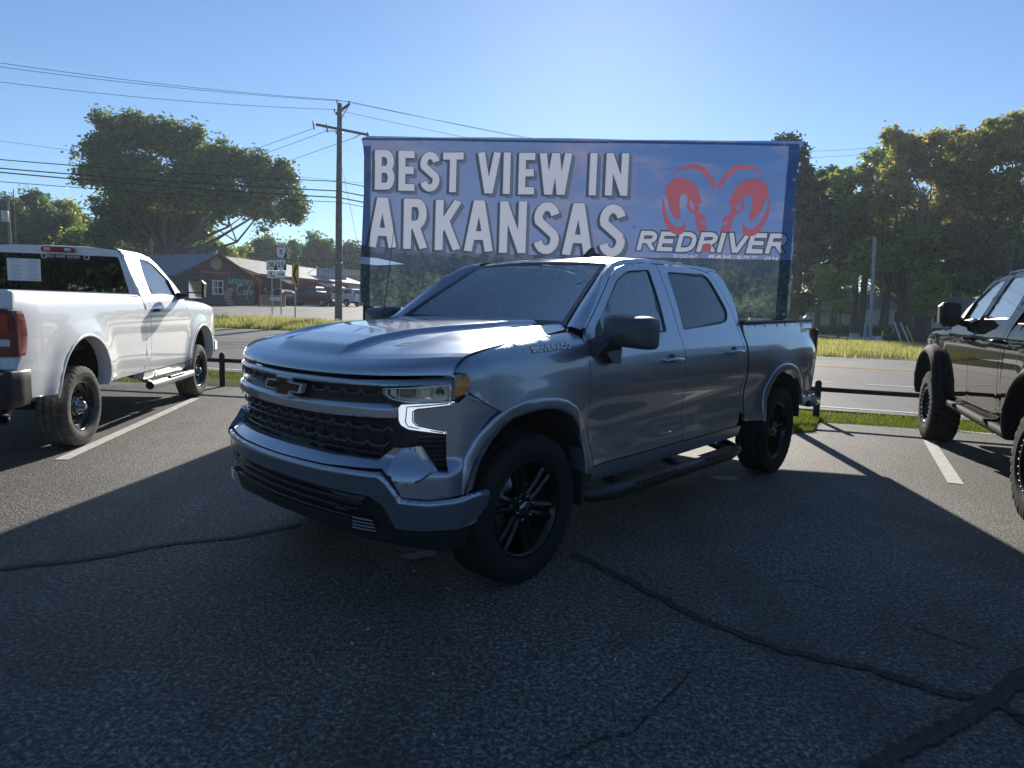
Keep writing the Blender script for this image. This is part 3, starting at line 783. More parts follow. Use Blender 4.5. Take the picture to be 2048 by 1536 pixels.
        # handles
        for dd, hx, hz in ((fd, -1.50, 1.182), (rd, -2.565, 1.212)):
            h = MB(); y0 = Y(hx, hz)
            h.tube([(hx + .115, y0 + .012, hz - .004), (hx + .10, y0 + .036, hz), (hx, y0 + .042, hz + .002), (hx - .09, y0 + .038, hz), (hx - .11, y0 + .012, hz - .004)], [.014, .017, .018, .017, .014], 10, flat=.75)
            h.build('door_handle', paint('handle silver', (.45, .47, .5), .8, .25), dd, mir)
            c = MB(); c.lathe([(.0, .003), (.045, .002), (.052, .0)], 20, c=(0, 0, 0)); c.V = [(hx + v[0] * 1.0, y0 + .001 + v[1], hz + v[2] * .75) for v in c.V]
            c.build('handle_recess', M_BLK, dd, mir)
        # cab corner pillar
        pc = [(-2.608, 1.842), (-2.688, 1.775), (-2.768, 1.56), (-2.783, 1.40), (-2.79, 1.0), (-2.793, .70), (-2.83, .66), (-2.832, 1.35), (-2.838, 1.44), (-2.875, 1.56), (-2.885, 1.70), (-2.86, 1.80), (-2.80, 1.862), (-2.62, 1.868)]
        sheet('cab_corner', pc, side(), PT, T, mir, sp=.04, thick=.03)
        # roof rail / A pillar
        ap = [(-.545, 1.393), (-.66, 1.476), (-.99, 1.716), (-1.14, 1.797), (-1.30, 1.835), (-1.50, 1.855), (-1.74, 1.867), (-2.1, 1.879), (-2.45, 1.875), (-2.60, 1.855), (-2.62, 1.872), (-2.80, 1.868), (-2.80, 1.888), (-2.3, 1.905), (-1.7, 1.897), (-1.30, 1.865), (-1.12, 1.825), (-.95, 1.735), (-.58, 1.435), (-.52, 1.40)]
        def apl(x, z):
            y = Y(x, z); return (x, y, z)
        sheet('roof_rail', ap, apl, PT, T, mir, sp=.03, thick=.02)
        # rocker
        rk = [(-.55, .565), (-.545, .50), (-.60, .455), (-2.78, .475), (-2.80, .565)]
        sheet('rocker_panel', rk, side(-.004), PT, T, mir, sp=.02, thick=.1)
        # bed side
        pb = [(-2.868, .60), (-3.20, .575)] + AR + [(-4.40, .62), (-4.66, .66), (-4.735, .72), (-4.745, 1.0), (-4.725, 1.36), (-4.69, 1.445), (-4.66, 1.462), (-2.868, 1.425)]
        def bedl(x, z):
            y = Y(x, z); zt = 1.425 + (-2.868 - x) * .0206; 
            y = max(y, .93) if z > 1.33 else y
            k = (z - (zt - .03)) / .03
            if k > 0: y -= .02 * (1 - math.sqrt(max(0, 1 - min(k, 1) ** 2)))
            return (x, y, z)
        bs = sheet('bed_side', rounded(pb, .015), bedl, PT, T, mir, sp=.045, thick=.025)
        MB().box((-3.76, .905, 1.463), (1.80, .055, .022), rot=Matrix.Rotation(.0206, 3, 'Y'), bev=.006).build('bed_rail_cap', M_BLK, T, mir)
        mb = MB(); mb.box((-3.78, .86, 1.18), (1.78, .02, .52)); mb.build('bed_inner_wall', M_BLK, T, mir)
        # fuel door + flares + liners
        if sg > 0:
            c = (-3.08, 1.02); fdp = arcpts(c[0], c[1], .095, .095, 0, 360, 24)[:-1]
            mb = MB(); n = 24; V = [(p[0], Y(*p) + .0025, p[1]) for p in fdp] + [(c[0] + (p[0] - c[0]) * .955, Y(*p) + .0025, c[1] + (p[1] - c[1]) * .955) for p in fdp]
            mb.add(V, [(i, (i + 1) % n, (i + 1) % n + n, i + n) for i in range(n)]); mb.build('fuel_door', M_BLK, T)
        for nm, AA, cx in (('front', AF, .02), ('rear', AR, -3.755)):
            def flare(u, v, AA=AA, cx=cx):
                t = u * (len(AA) - 1); i = min(int(t), len(AA) - 2); f_ = t - i
                x = AA[i][0] + (AA[i + 1][0] - AA[i][0]) * f_; z = AA[i][1] + (AA[i + 1][1] - AA[i][1]) * f_
                d = Vector((x - cx, z - .45)).normalized(); wv = .068 * min(1, .55 + 2.5 * min(u, 1 - u))
                prof = [(-.006, -.10), (-.006, -.004), (.000, .003), (.10, .0085), (.80, .0095), (.97, .006), (1.0, -.004)]
                k = v * 6; j = min(int(k), 5); g = k - j
                a = prof[j][0] + (prof[j + 1][0] - prof[j][0]) * g; o = prof[j][1] + (prof[j + 1][1] - prof[j][1]) * g
                a = a * (wv if a > .3 or a < -.001 else wv); X, Z_ = x + d.x * a, z + d.y * a
                yb = Y(X, Z_) if not (nm == 'front' and X > .1) else min(Y(X, Z_), nose(S_[-1] - (X + .4) if X < .1 else float(np.interp(-X, -Q[:, 0], S_)))[1] + .02)
                return (X, yb + o, Z_)
            mb = MB(); mb.grid(flare, 42, 18); mb.build('wheel_arch_flare', PT, T, mir)
            mb = MB(); ns = 20
            def liner(u, v, AA=AA, cx=cx):
                a = math.pi * u; rx = .50; return (cx + rx * math.cos(a), .50 + .50 * v, .50 + .47 * math.sin(a))
            mb.grid(liner, 20, 2); mb.build('wheel_arch_liner', M_UNDER, T, mir)
            MB().box((cx, .50, .75), (1.0, .02, .5)).build('inner_arch', M_UNDER, T, mir)
        # wheels
        make_wheel(T, (0, sg * .855, .415), sg, .415, .285, .268, 'six', rot=.25)
        make_wheel(T, (-3.745, sg * .855, .415), sg, .415, .285, .268, 'six', rot=.6)
        # mud flap behind the front wheel
        MB().box((-.475, .90, .46), (.02, .20, .24), bev=.005).build('mud_flap', M_BLK, T, mir)
        # running board: bent tube with two step pads
        mb = MB(); mb.tube([(-.50, .80, .40), (-.58, .98, .385), (-.75, 1.02, .375), (-2.55, 1.02, .365), (-2.72, 1.0, .37), (-2.80, .82, .40)], .047, 12); rb = mb.build('running_board', M_BLK, T, mir)
        for x0, x1 in ((-.98, -1.55), (-2.02, -2.62)):
            mb = MB(); V = []; n = 16
            for i in range(n + 1):
                t = i / n; x = x0 + (x1 - x0) * t; e = .025 * (1 if 0 < i < n else 0) + (.006 if i % 2 else 0) * (1 if 0 < i < n else 0)
                V += [(x, .98, .418), (x, 1.045 + e, .412), (x, 1.043 + e, .395)]
            mb.add(V, [q for i in range(n) for q in ((i * 3, i * 3 + 3, i * 3 + 4, i * 3 + 1), (i * 3 + 1, i * 3 + 4, i * 3 + 5, i * 3 + 2))]); mb.build('step_pad', simple('step pad', (.05, .05, .055), .4, .5), rb, mir)
        for bx in (-.9, -1.7, -2.5): MB().box((bx, .90, .42), (.06, .26, .03), rot=Matrix.Rotation(-.25, 3, 'X')).build('step_bracket', M_UNDER, rb, mir)
        # mirror
        mc = Vector((-.64, 1.16, 1.385)); mb = MB()
        def mshape(u, v):
            # rounded box housing, u round the outline, v front to back
            a = 2 * math.pi * u; n_ = 7.; ca, sa = math.cos(a), math.sin(a); q = (abs(ca) ** n_ + abs(sa) ** n_) ** (-1 / n_)
            k = [(.0, .0), (.012, .66), (.045, .90), (.10, .975), (.165, 1.), (.18, .98)][min(int(v * 5 + .5), 5)]
            sy, sz = .158 * k[1], .096 * k[1]
            yy_ = ca * q * sy; return (mc.x + .10 - k[0], mc.y + yy_, mc.z + sa * q * sz - .02 * (yy_ / .155) * .4)
        mb.grid(mshape, 40, 5); mh = mb.build('door_mirror', simple('mirror charcoal', (.065, .068, .075), .42), T, mir)
        mb = MB(); mb.box((mc.x - .074, mc.y, mc.z), (.006, .27, .165), bev=.002); mb.build('mirror_glass', M_CHR, mh, mir)
        mb = MB(); mb.prism([(-.50, 1.24), (-.52, 1.325), (-.66, 1.35), (-.78, 1.27), (-.74, 1.185), (-.66, 1.19), (-.60, 1.26)], lambda x, z, e: (x, (Y(x, z) + .004) + .16 * (e) * (1 if z > 1.27 else .35), z)); mb.build('mirror_stalk', M_BLK, mh, mir)
        mb = MB(); mb.box((mc.x + .045, mc.y + .10, mc.z + .01), (.012, .07, .06), bev=.004); pass
        # black quarter triangle at the front window foot
        mb = MB(); mb.prism([(-.60, 1.318), (-.655, 1.40), (-.72, 1.45), (-.73, 1.325)], lambda x, z, e: (x, Y(x, z) - .008 + .008 * e, z)); mb.build('mirror_sail', M_BLK, T, mir)

        # ---- nose, one half at a time
        fa = lambda s, z: .072 * sstep(.775, .70, z) * sstep(1.13, 1.0, abs(s)) if z < .78 else 0.
        fas = [(.0, .747), (.40, .748), (.68, .752), (.755, .816), (.800, .818), (.858, .828), (.93, .722), (1.010, .716), (1.004, .893), (.868, .922), (.842, .942), (.838, 1.0), (.862, 1.020), (1.02, 1.042), (1.062, 1.040), (1.106, 1.075), (1.128, 1.118)]
        fas += [(float(np.interp(-.505, -Q[:, 0], S_)), 1.082), (float(np.interp(-.35, -Q[:, 0], S_)), 1.015), (float(np.interp(-.205, -Q[:, 0], S_)), .945)]
        for x, z in [(.30, .90), (.38, .83), (.44, .74), (.47, .66), (.485, .612)]: fas.append((float(np.interp(-x, -Q[:, 0], S_)), z))
        fas += [(1.10, .605), (.924, .590), (.818, .597), (.762, .695), (.722, .724), (.40, .706), (.0, .701)]
        sheet('front_fascia', fas, L(.0, fa), PT, T, mir, sp=.0125, inward=(-1, 0, 0), thick=.05)
        # facet blade beside the vent
        def fct(s, z): x, y = nose(s, .022 + .075 * sstep(.84, .67, z)); return (x, y, z)
        sheet('bumper_blade', [(.765, .775), (.802, .815), (.856, .829), (.93, .722), (.865, .672), (.804, .657), (.758, .712)], fct, PT, T, mir, sp=.010, inward=(-1, 0, 0), thick=.05)
        # vent with slats
        vt = [(.77, .905), (.83, .905), (1.004, .888), (1.012, .714), (.93, .722), (.86, .83), (.80, .82), (.76, .82)]
        v0 = sheet('side_vent', vt, L(-.035), M_GRILLE, T, mir, sp=.05, inward=(-1, 0, 0), thick=.0)
        for k in range(7):
            zv = .872 - k * .022; s0 = .868 + max(0, (.83 - zv)) * .62
            mb = MB(); mb.tube([L(-.018)(s0 + (1.0 - s0) * t / 6, zv) for t in range(7)], .006, 5); mb.build('slat', M_BLK, v0, mir)
        # headlamp
        hl = [(.710, 1.100), (.86, 1.112), (1.022, 1.130), (1.034, 1.166), (1.112, 1.174), (1.120, 1.135), (1.098, 1.082), (1.058, 1.050), (.90, 1.040), (.785, 1.040), (.742, 1.048), (.710, 1.070)]
        hb = sheet('headlight', hl, L(-.045), simple('lamp chrome', (.80, .82, .85), .3, metal=.5), T, mir, sp=.06, inward=(1, 0, 0), thick=.045)
        sheet('lens', hl, L(.006), glass('lamp lens', (.0, .0, .0), 1., 1.45), hb, mir, sp=.05, inward=(-1, 0, 0), thick=.0)
        fr = MB(); fr.tube([L(.004)(a, b) for a, b in resample([(.712, 1.098), (.86, 1.110), (1.020, 1.127), (1.020, 1.048), (.90, 1.043), (.787, 1.043), (.744, 1.051), (.713, 1.072), (.712, 1.098)], .03, False)], .0045, 5); fr.build('lamp_frame', M_CHR, hb, mir)
        for s0, w_, mt_ in ((.745, .035, M_CHR), (.815, .070, M_DCHR), (.905, .055, M_CHR)):
            x, y = nose(s0, -.02); q = MB(); q.box((x, y, 1.080), (.02, w_, .040), rot=Matrix.Rotation(math.atan2(y * .55, x) * .9, 3, 'Z'), bev=.004); q.build('lamp_module', mt_, hb, mir)
        x, y = nose(.975, -.02); q = MB(); q.lathe([(.0, .022), (.014, .018), (.020, .006), (.022, -.01)], 18, 'x', (0, 0, 0)); RZ = Matrix.Rotation(.95, 3, 'Z'); q.V = [tuple(RZ @ Vector(v) + Vector((x, y, 1.085))) for v in q.V]; q.build('projector', M_DCHR, hb, mir)
        for s0 in (.775, .865, .94, 1.01):
            q = MB(); q.tube([L(-.01)(s0, 1.052), L(-.01)(s0, 1.108)], .004, 5); q.build('lamp_fin', M_CHR, hb, mir)
        sheet('amber_reflector', [(1.040, 1.160), (1.104, 1.166), (1.108, 1.128), (1.080, 1.078), (1.042, 1.068)], L(.0), M_AMB, hb, mir, sp=.03, inward=(-1, 0, 0), thick=.02)
        dr = rounded([(.790, 1.030), (.86, 1.036), (1.02, 1.046), (1.024, 1.030), (.866, 1.010), (.846, .998), (.846, .948), (.868, .930), (1.0, .904), (1.004, .890), (.826, .910), (.790, .928), (.778, .952), (.776, 1.012)], .008)
        em = NT('daytime lamp white'); em.set(col=(.7, .72, .74), rough=.25, coat=1., emit=(.86, .93, 1.), emits=.45)
        MATS.setdefault('drl', em.m)
        sheet('daytime_lamp', dr, L(.004), MATS['drl'], T, mir, sp=.025, inward=(-1, 0, 0), thick=.03)
        MB().tube([L(.010)(a, b) for a, b in resample(dr + [dr[0]], .03, False)], .0028, 5).build('lamp_trim', M_DCHR, T, mir)
        MB().tube([L(.007)(a, b) for a, b in [(1.012, 1.038), (.87, 1.023), (.818, 1.018), (.812, .945), (.826, .924), (.99, .898)]], .0035, 5).build('light_guide', simple('light guide', (.42, .46, .5), .2), T, mir)
        # tow hook, fog louvre
        lv = MB(); 
        for k in range(4): lv.tube([L(.075)(s0, .470 - k * .016) for s0 in (.585, .64, .69 + k * .006)], .004, 5)
        lv.build('lower_louvre', M_STEEL, T, mir)
        tb = MB(); tb.tube([L(.05)(.50, .50), L(.088)(.50, .505), L(.088)(.545, .505), L(.05)(.545, .50)], .011, 8); tb.build('tow_hook', M_BLK, T, mir)
        # wiper
        wp = MB(); wp.tube([(-.50, .62, 1.392), (-.60, .45, 1.405), (-.66, .05, 1.43)], .008, 6); wp.build('wiper', M_BLK, T, mir)
    # ---- centred nose panels
    sheet('grille_backing', sym([(1.05, .36), (1.05, 1.165)]) if False else [(-1.0, .42), (1.0, .42), (1.02, 1.12), (.55, 1.13), (-.55, 1.13), (-1.02, 1.12)], L(-.06), M_UNDER, T, sp=.08, inward=(-1, 0, 0), thick=0)
    C2 = lambda top, bot: [(-s, z) for s, z in reversed(top)] + [(s, z) for s, z in top if s > 0] + [(s, z) for s, z in reversed(bot) if s > 0] + [(-s, z) for s, z in bot]
    rl = lambda zt, k: (lambda s, z: -.03 * max(0, (z - zt + k) / k) ** 2)
    sheet('grille_trim', C2([(0, 1.122), (.53, 1.129), (1.018, 1.160)], [(0, 1.097), (.276, 1.099), (.70, 1.110), (1.018, 1.134)]), L(.012, lambda s, z: -.8 * max(0, z - 1.112 - .012 * abs(s))), PT, T, sp=.008, inward=(-1, 0, 0), thick=.04)
    mbz = [(0, 1.003), (.40, 1.010), (.728, 1.026), (.762, 1.012)]
    sheet('grille_bar', C2(mbz, [(0, .941), (.30, .944), (.58, .954), (.768, .966)]), L(.022, lambda s, z: -2.5 * max(0, z - .985 - .03 * abs(s)) ** 1.0 * .4), PT, T, sp=.009, inward=(-1, 0, 0), thick=.06)
    gr = sheet('grille_mesh', C2([(0, 1.10), (.71, 1.105), (.79, .93), (.77, .83), (.70, .76)], [(0, .72), (.70, .74)]), L(-.035), M_GRILLE, T, sp=.06, inward=(-1, 0, 0), thick=0)
    def wave(z0, s0, s1, off, per, up, r=.0055, sl=0.):
        s = s0; pts = []
        while s < s1:
            for ds, dz in ((0, up), (.16, 0), (.80, 0), (1., up)):
                q = s + ds * per
                if q <= s1: pts.append((q, z0 + dz + sl * abs(q)))
            s += per * 1.02
        return [L(off)(a, b) for a, b in pts]
    for sg in (1, -1):
        for z0, s1, sl, st in ((1.046, .70, .022, .20), (.893, .75, .0, .0), (.815, .73, .0, .0)):
            p = wave(z0, st, s1, -.012, .118, .020, sl=sl)
            if sg < 0: p = [(x, -y, z) for x, y, z in p]
            mb = MB(); mb.tube(p, .0065, 5); mb.build('grille_wave', simple('grille edge grey', (.07, .07, .075), .3), gr)
        for k in range(7):
            q = [L(-.028)(.06 + k * .105, .76 + .02 * t) for t in range(9)]; q = [(x, sg * y, z) for x, y, z in q]
            mb = MB(); mb.tube(q, .004, 4); mb.build('grille_rib', M_GRILLE, gr)
    for zb in (.775, .857, .93):
        mb = MB(); mb.tube([L(-.026)(s, zb) for s in np.linspace(-.72, .72, 25)], .007, 5); mb.build('grille_rib', M_GRILLE, gr)
    # emblem
    bt = [(-.185, 1.052 - .022), (-.160, 1.052 + .026), (-.062, 1.052 + .026), (-.055, 1.052 + .056), (.055, 1.052 + .056), (.058, 1.052 + .026), (.185, 1.052 + .026), (.160, 1.052 - .024), (.062, 1.052 - .024), (.055, 1.052 - .056), (-.055, 1.052 - .056), (-.058, 1.052 - .024)]
    e0 = MB(); e0.prism(bt, lambda s, z, e: L(.01 + .030 * e)(s, z)); em_ = e0.build('emblem', simple('bright emblem edge', (.80, .81, .83), .22, .6), T)
    cx = [(p[0] * .88, 1.052 + (p[1] - 1.052) * .78) for p in bt]
    e1 = MB(); e1.prism(cx, lambda s, z, e: L(.032 + .012 * e)(s, z)); e1.build('emblem_face', M_BLKG, em_)
    # lower bumper, lower grille, valance
    lt = [(0, .693), (.40, .697), (.715, .708), (.752, .678), (.812, .592), (.924, .583), (1.10, .597), (1.178, .600)]
    lb = [(0, .590), (.53, .582), (.656, .582), (.712, .545), (.782, .432), (.90, .428), (1.10, .430), (1.178, .455)]
    ltr = np.array(resample(lt + [(1.30, .60)], .01, False))
    def lo(s, z):
        a = abs(s); d = float(np.sqrt(((ltr - (a, z)) ** 2).sum(1)).min())
        o = .088 - .055 * max(0., min(1., (interp(a, lt) - .02 - z) / .17))
        if d < .024: o -= .026 * (1 - math.sqrt(max(0., 1 - (1 - d / .024) ** 2)))
        return o - .05 * sstep(1.02, 1.19, a)
    ex = []
    for q in range(0, len(ltr) - 1, 2):
        a, b = ltr[q], ltr[q + 1]; nn_ = np.array((-(b - a)[1], (b - a)[0])); nn_ /= np.linalg.norm(nn_) + 1e-9
        for dd_ in (.003, .007, .012, .018, .025): p = a - nn_ * dd_; ex += [tuple(p), (-p[0], p[1])]
    sheet('lower_bumper', C2(lt, lb), L(0, lo), PT, T, sp=.014, inward=(-1, 0, 0), thick=.06, extra=ex)
    lg = sheet('lower_grille', C2([(0, .60), (.66, .59), (.80, .42)], [(0, .40), (.78, .36)]), L(.03), M_GRILLE, T, sp=.06, inward=(-1, 0, 0), thick=0)
    for zb, w_ in ((.545, .62), (.505, .60), (.465, .66)):
        mb = MB(); mb.tube([L(.05)(s, zb) for s in np.linspace(-w_, w_, 21)], .008, 6); mb.build('slat', M_BLK, lg)
    va = C2([(0, .448), (.50, .452), (.70, .440), (.80, .425), (1.10, .420), (1.13, .44)], [(0, .385), (.30, .385), (.77, .350), (1.02, .312), (1.09, .320)])
    sheet('air_dam', va, L(.045, lambda s, z: -.05 * sstep(1.0, 1.13, abs(s)) - .25 * max(0, .43 - z)), M_BLK, T, sp=.04, inward=(-1, 0, 0), thick=.05)
    # ---- hood
    cprof = [(0, 1.146), (.004, 1.160), (.014, 1.176), (.035, 1.193), (.07, 1.213), (.12, 1.238), (.20, 1.268), (.32, 1.305), (.50, 1.342), (.75, 1.370), (1.1, 1.397), (1.6, 1.415)]
    eprof = [(0, 1.172), (.003, 1.186), (.012, 1.206), (.03, 1.228), (.07, 1.254), (.14, 1.274), (.25, 1.291), (.45, 1.317), (.7, 1.342), (.95, 1.364), (1.2, 1.384)]
    def hood(u, v):
        s = (u * 2 - 1) * 1.03; q = v ** 1.9
        fx, fy = nose(s, .006); rx = -.645 + .10 * (abs(s) / 1.03) ** 2; ry = s / 1.03 * .795
        x, y = fx + (rx - fx) * q, fy + (ry - fy) * q; d = math.hypot(x - fx, y - fy); k = min(1, abs(y) / .88) ** 2.2
        z = interp(d, cprof) * (1 - k) + interp(d, eprof) * k
        ay = abs(y); w1 = .30 + .17 * sstep(.05, 1.1, d)
        z += .026 * sstep(.09, .17, d) * sstep(w1 + .030, w1 - .012, ay)                      # raised centre
        r2 = .60 + .10 * sstep(.1, 1.2, d)
        z += .022 * sstep(.10, .5, d) * (sstep(r2 - .05, r2, ay) if ay < r2 else sstep(r2 + .16, r2, ay))                  # outer ridges
        z -= .012 * sstep(.15, .5, d) * math.exp(-((ay - (w1 + r2) / 2 - .02) / .06) ** 2)
        return (x, y, z)
    mb = MB(); mb.grid(hood, 170, 70)
    rim = [hood(i / 170, 0) for i in range(171)]
    mb.add(rim + [(x - .05, y, z - .004) for x, y, z in rim], [(i, i + 1, i + 172, i + 171) for i in range(170)], 0, False)
    mb.build('hood', PT, T)
    # ---- cowl, windshield, roof, back glass
    PIL = 1
    def ws(u, v):
        y = (u * 2 - 1); zb, zt = 1.398 - .0 * y * y, 1.845 - .02 * y * y
        xb, xt = -.655 + .125 * y * y, -1.235 + .045 * y * y
        hw = .775 + (.615 - .775) * v; t = v
        return (xb + (xt - xb) * t + .0, y * hw, zb + (zt - zb) * (t ** .93) + .004)
    mb = MB(); mb.grid(ws, 30, 16); wsh = mb.build('windshield', M_WSH, T)
    mb = MB()
    for v0, v1, o in ((0, .05, .002), (.955, 1., .002)): mb.grid(lambda u, v: tuple(np.array(ws(u, v0 + (v1 - v0) * v)) + np.array((o * .8, 0, o))), 30, 1)
    for u0, u1 in ((0, .03), (.97, 1.)): mb.grid(lambda u, v: tuple(np.array(ws(u0 + (u1 - u0) * u, v)) + np.array((.002, 0, .002))), 1, 16)
    mb.build('windshield_border', M_BLKG, wsh)
    railf = [(-.50, 1.385), (-.52, 1.40), (-.58, 1.435), (-.765, 1.585), (-.95, 1.735), (-1.03, 1.78), (-1.12, 1.825), (-1.21, 1.847), (-1.30, 1.868)]
    for sg in (1, -1):
        mb = MB()
        def pil(u, v, sg=sg):
            k = v * (len(railf) - 1); i = min(int(k), len(railf) - 2); g = k - i
            x, z = railf[i][0] + (railf[i + 1][0] - railf[i][0]) * g, railf[i][1] + (railf[i + 1][1] - railf[i][1]) * g
            a = np.array((x, sg * Y(x, z), z)); vv = min(max((z - 1.40) / (1.825 - 1.40), -.03), 1.0) ** (1 / .93) if z > 1.40 else 0.
            b = np.array(ws(1 if sg > 0 else 0, min(vv, 1.))); b[0] -= .006; b[2] -= .004
            p = b + (a - b) * u; p += np.array((.012, .0, .008)) * math.sin(math.pi * u); return tuple(p)
        mb.grid(pil, 5, 24); mb.build('windshield_pillar', PT, T)
    mb = MB(); mb.grid(lambda u, v: tuple(np.array(ws(.14 + .01 * u - 0 + .10 * u, .70 + .045 * v)) + np.array((.003, 0, .003))), 2, 1) if False else None
    mb = MB(); mb.grid(lambda u, v: tuple(np.array(ws(.89 + .028 * u, .62 + .05 * v)) + np.array((.003, 0, .003))), 2, 1); mb.build('inspection_sticker', simple('teal sticker', (.25, .55, .6), .5), wsh)
    mb = MB(); mb.grid(lambda u, v: (-.56 + .11 * (u * 2 - 1) ** 2 - .10 * v, (u * 2 - 1) * .80, 1.372 + .024 * v + .008 * (1 - abs(u * 2 - 1))), 24, 3); mb.build('cowl', M_BLK, T)
    def roof(u, v):
        y = (u * 2 - 1); xf, xr = -1.235 + .045 * y * y, -2.80 + .03 * y * y; x = xf + (xr - xf) * v
        hw = interp(x, [(-1.2, .628), (-1.5, .655), (-2.4, .66), (-2.8, .655)])
        zc = interp(x, [(-1.19, 1.843), (-1.30, 1.872), (-1.5, 1.904), (-1.75, 1.925), (-2.1, 1.936), (-2.5, 1.93), (-2.7, 1.918), (-2.82, 1.90)])
        ze = interp(x, [(-1.19, 1.825), (-1.30, 1.855), (-1.5, 1.884), (-1.75, 1.897), (-2.1, 1.906), (-2.5, 1.901), (-2.8, 1.885)])
        z = ze + (zc - ze) * (1 - abs(y) ** 2.6) + .006 * math.exp(-((abs(y) - .45) / .06) ** 2) * sstep(-1.35, -1.6, x)
        return (x, y * hw, z)
    mb = MB(); mb.grid(roof, 40, 40); mb.build('roof', PT, T)
    mb = MB(); mb.grid(lambda u, v: (-2.80 - .06 * v, (u * 2 - 1) * (.66 + .03 * v), 1.886 - .09 * v), 20, 3); mb.build('roof_rear_edge', PT, T)
    mb = MB(); mb.grid(lambda u, v: (-2.865 + .0 * v, (u * 2 - 1) * (.70 + .14 * v), 1.80 - .36 * v), 12, 6); mb.build('rear_window', M_PRIV, T)
    mb = MB(); mb.box((-2.84, 0, 1.10), (.03, 1.80, .72)); mb.build('cab_back', PT, T)
    # antenna fin + mast
    mb = MB(); mb.prism([(-1.78, 1.92), (-1.80, 1.95), (-1.86, 2.01), (-1.90, 2.025), (-1.925, 2.02), (-1.93, 1.985), (-1.99, 1.975), (-2.01, 1.925)], lambda x, z, e: (x, (.028 - (z - 1.93) * .32) * (1 if e else -1), z)); mb.build('antenna_fin', M_BLKG, T)
    mb = MB(); mb.tube([(-.40, -.86, 1.36), (-.42, -.86, 1.41), (-.44, -.86, 1.42)], [.014, .012, .006], 8); mb.tube([(-.42, -.86, 1.40), (-.52, -.86, 2.12)], [.0035, .002], 5); mb.build('mast_antenna', M_BLK, T)
    # ---- cabin
    mb = MB(); mb.box((-1.7, 0, .62), (2.1, 1.7, .06)); mb.box((-.78, 0, 1.20), (.35, 1.55, .30), bev=.05); mb.build('dashboard', M_INT, T)
    mb = MB(); mb.tube([(-.60, -.52, 1.405), (-.60, .0, 1.405)], .008, 5); mb.build('dash_paper', simple('paper', (.6, .6, .5), .8), T)
    mb = MB(); mb.lathe([(.17, .0), (.183, .012), (.195, 0), (.183, -.012)], 28, 'x', (0, 0, 0), closed=True); mb.V = [(v[0] * 1 - .99 - .35 * v[2], v[1] + .38, v[2] + 1.22) for v in mb.V]; mb.build('steering_wheel', M_INT, T)
    for sx, sy in ((-1.50, .38), (-1.50, -.38)):
        mb = MB(); mb.box((sx + .25, sy, .88), (.5, .5, .16), bev=.05); mb.box((sx - .06, sy, 1.22), (.16, .5, .62), rot=Matrix.Rotation(-.2, 3, 'Y'), bev=.05); mb.box((sx - .16, sy, 1.60), (.10, .26, .18), bev=.04); mb.build('seat', M_INT, T)
    mb = MB(); mb.box((-2.35, 0, .90), (.5, 1.3, .16), bev=.05); mb.box((-2.62, 0, 1.25), (.14, 1.3, .62), bev=.05)
    for yy_ in (-.4, .4): mb.box((-2.64, yy_, 1.62), (.09, .26, .14), bev=.03)
    mb.build('rear_bench', M_INT, T)
    mb = MB(); mb.box((-1.26, 0, 1.74), (.03, .24, .07), bev=.015); mb.tube([(-1.22, 0, 1.83), (-1.25, 0, 1.76)], .012, 6); mb.build('interior_mirror', M_BLK, T)
    # ---- bed, tailgate, lamps, rear bumper
    mb = MB(); mb.box((-3.78, 0, .90), (1.85, 1.74, .04)); mb.box((-2.885, 0, 1.16), (.03, 1.76, .52)); mb.build('bed_floor', M_BLK, T)
    tg = [(-.90, .78), (-.905, 1.40), (-.88, 1.455), (.88, 1.455), (.905, 1.40), (.90, .78)]
    t0 = sheet('tailgate', tg, lambda y, z: (-4.745 - .02 * math.exp(-((z - 1.38) / .06) ** 2) + .012 * math.exp(-((z - 1.1) / .12) ** 2), y, z), PT, T, sp=.06, inward=(1, 0, 0), thick=.05)
    mb = MB(); mb.box((-4.77, 0, 1.30), (.02, .22, .06), bev=.01); mb.build('tailgate_handle', M_BLK, t0)
    for sg in (1, -1):
        mb = MB(); mb.box((-4.745, sg * .925, 1.22), (.075, .085, .36), bev=.02); tl = mb.build('taillight', M_REDD, T)
        mb = MB(); mb.box((-4.788, sg * .925, 1.31), (.012, .06, .10), bev=.004); mb.build('brake_lens', M_RED, tl)
        mb = MB(); mb.box((-4.788, sg * .925, 1.14), (.012, .06, .06), bev=.004); mb.build('reverse_lens', M_CLEAR, tl)
        mb = MB(); mb.tube([(-4.56, sg * .985, .63), (-4.70, sg * .965, .63), (-4.80, sg * .84, .635), (-4.83, sg * .45, .635)], [.095, .105, .11, .105], 14, flat=.6); mb.build('rear_bumper', M_CHR, T)
        mb = MB(); mb.box((-4.80, sg * .78, .70), (.20, .34, .02)); mb.build('corner_step', M_BLK, T)
    mb = MB(); mb.box((-4.80, 0, .635), (.14, .95, .15), bev=.02); mb.build('bumper_centre', M_BLK, T)
    mb = MB(); mb.box((-4.90, 0, .50), (.14, .09, .09), bev=.01); mb.box((-4.80, 0, .50), (.2, .5, .06)); mb.build('tow_receiver', M_UNDER, T)
    underbody(T, .55, -4.7, 1., .46, .60, (0, -3.745), .40)
    mb = MB(); mb.box((-.1, 0, .62), (1.0, .9, .30)); mb.box((-1.8, 0, .56), (2.3, 1.68, .06)); mb.tube([(-4.1, -.62, .5), (-4.6, -.70, .48)], .04, 10); mb.build('underside', M_UNDER, T)
    # ---- badges
    mb = MB()
    def lf(u, v, z): x = .005 - u; zz_ = 1.268 + v + u * .045; p = fend(x, zz_); return (p[0], p[1] + .006 + z, zz_)
    text_mb(mb, 'SILVERADO', 0, 0, .030, .037, .0075, lf, gap=.16, shear=.28, zi=.00003)
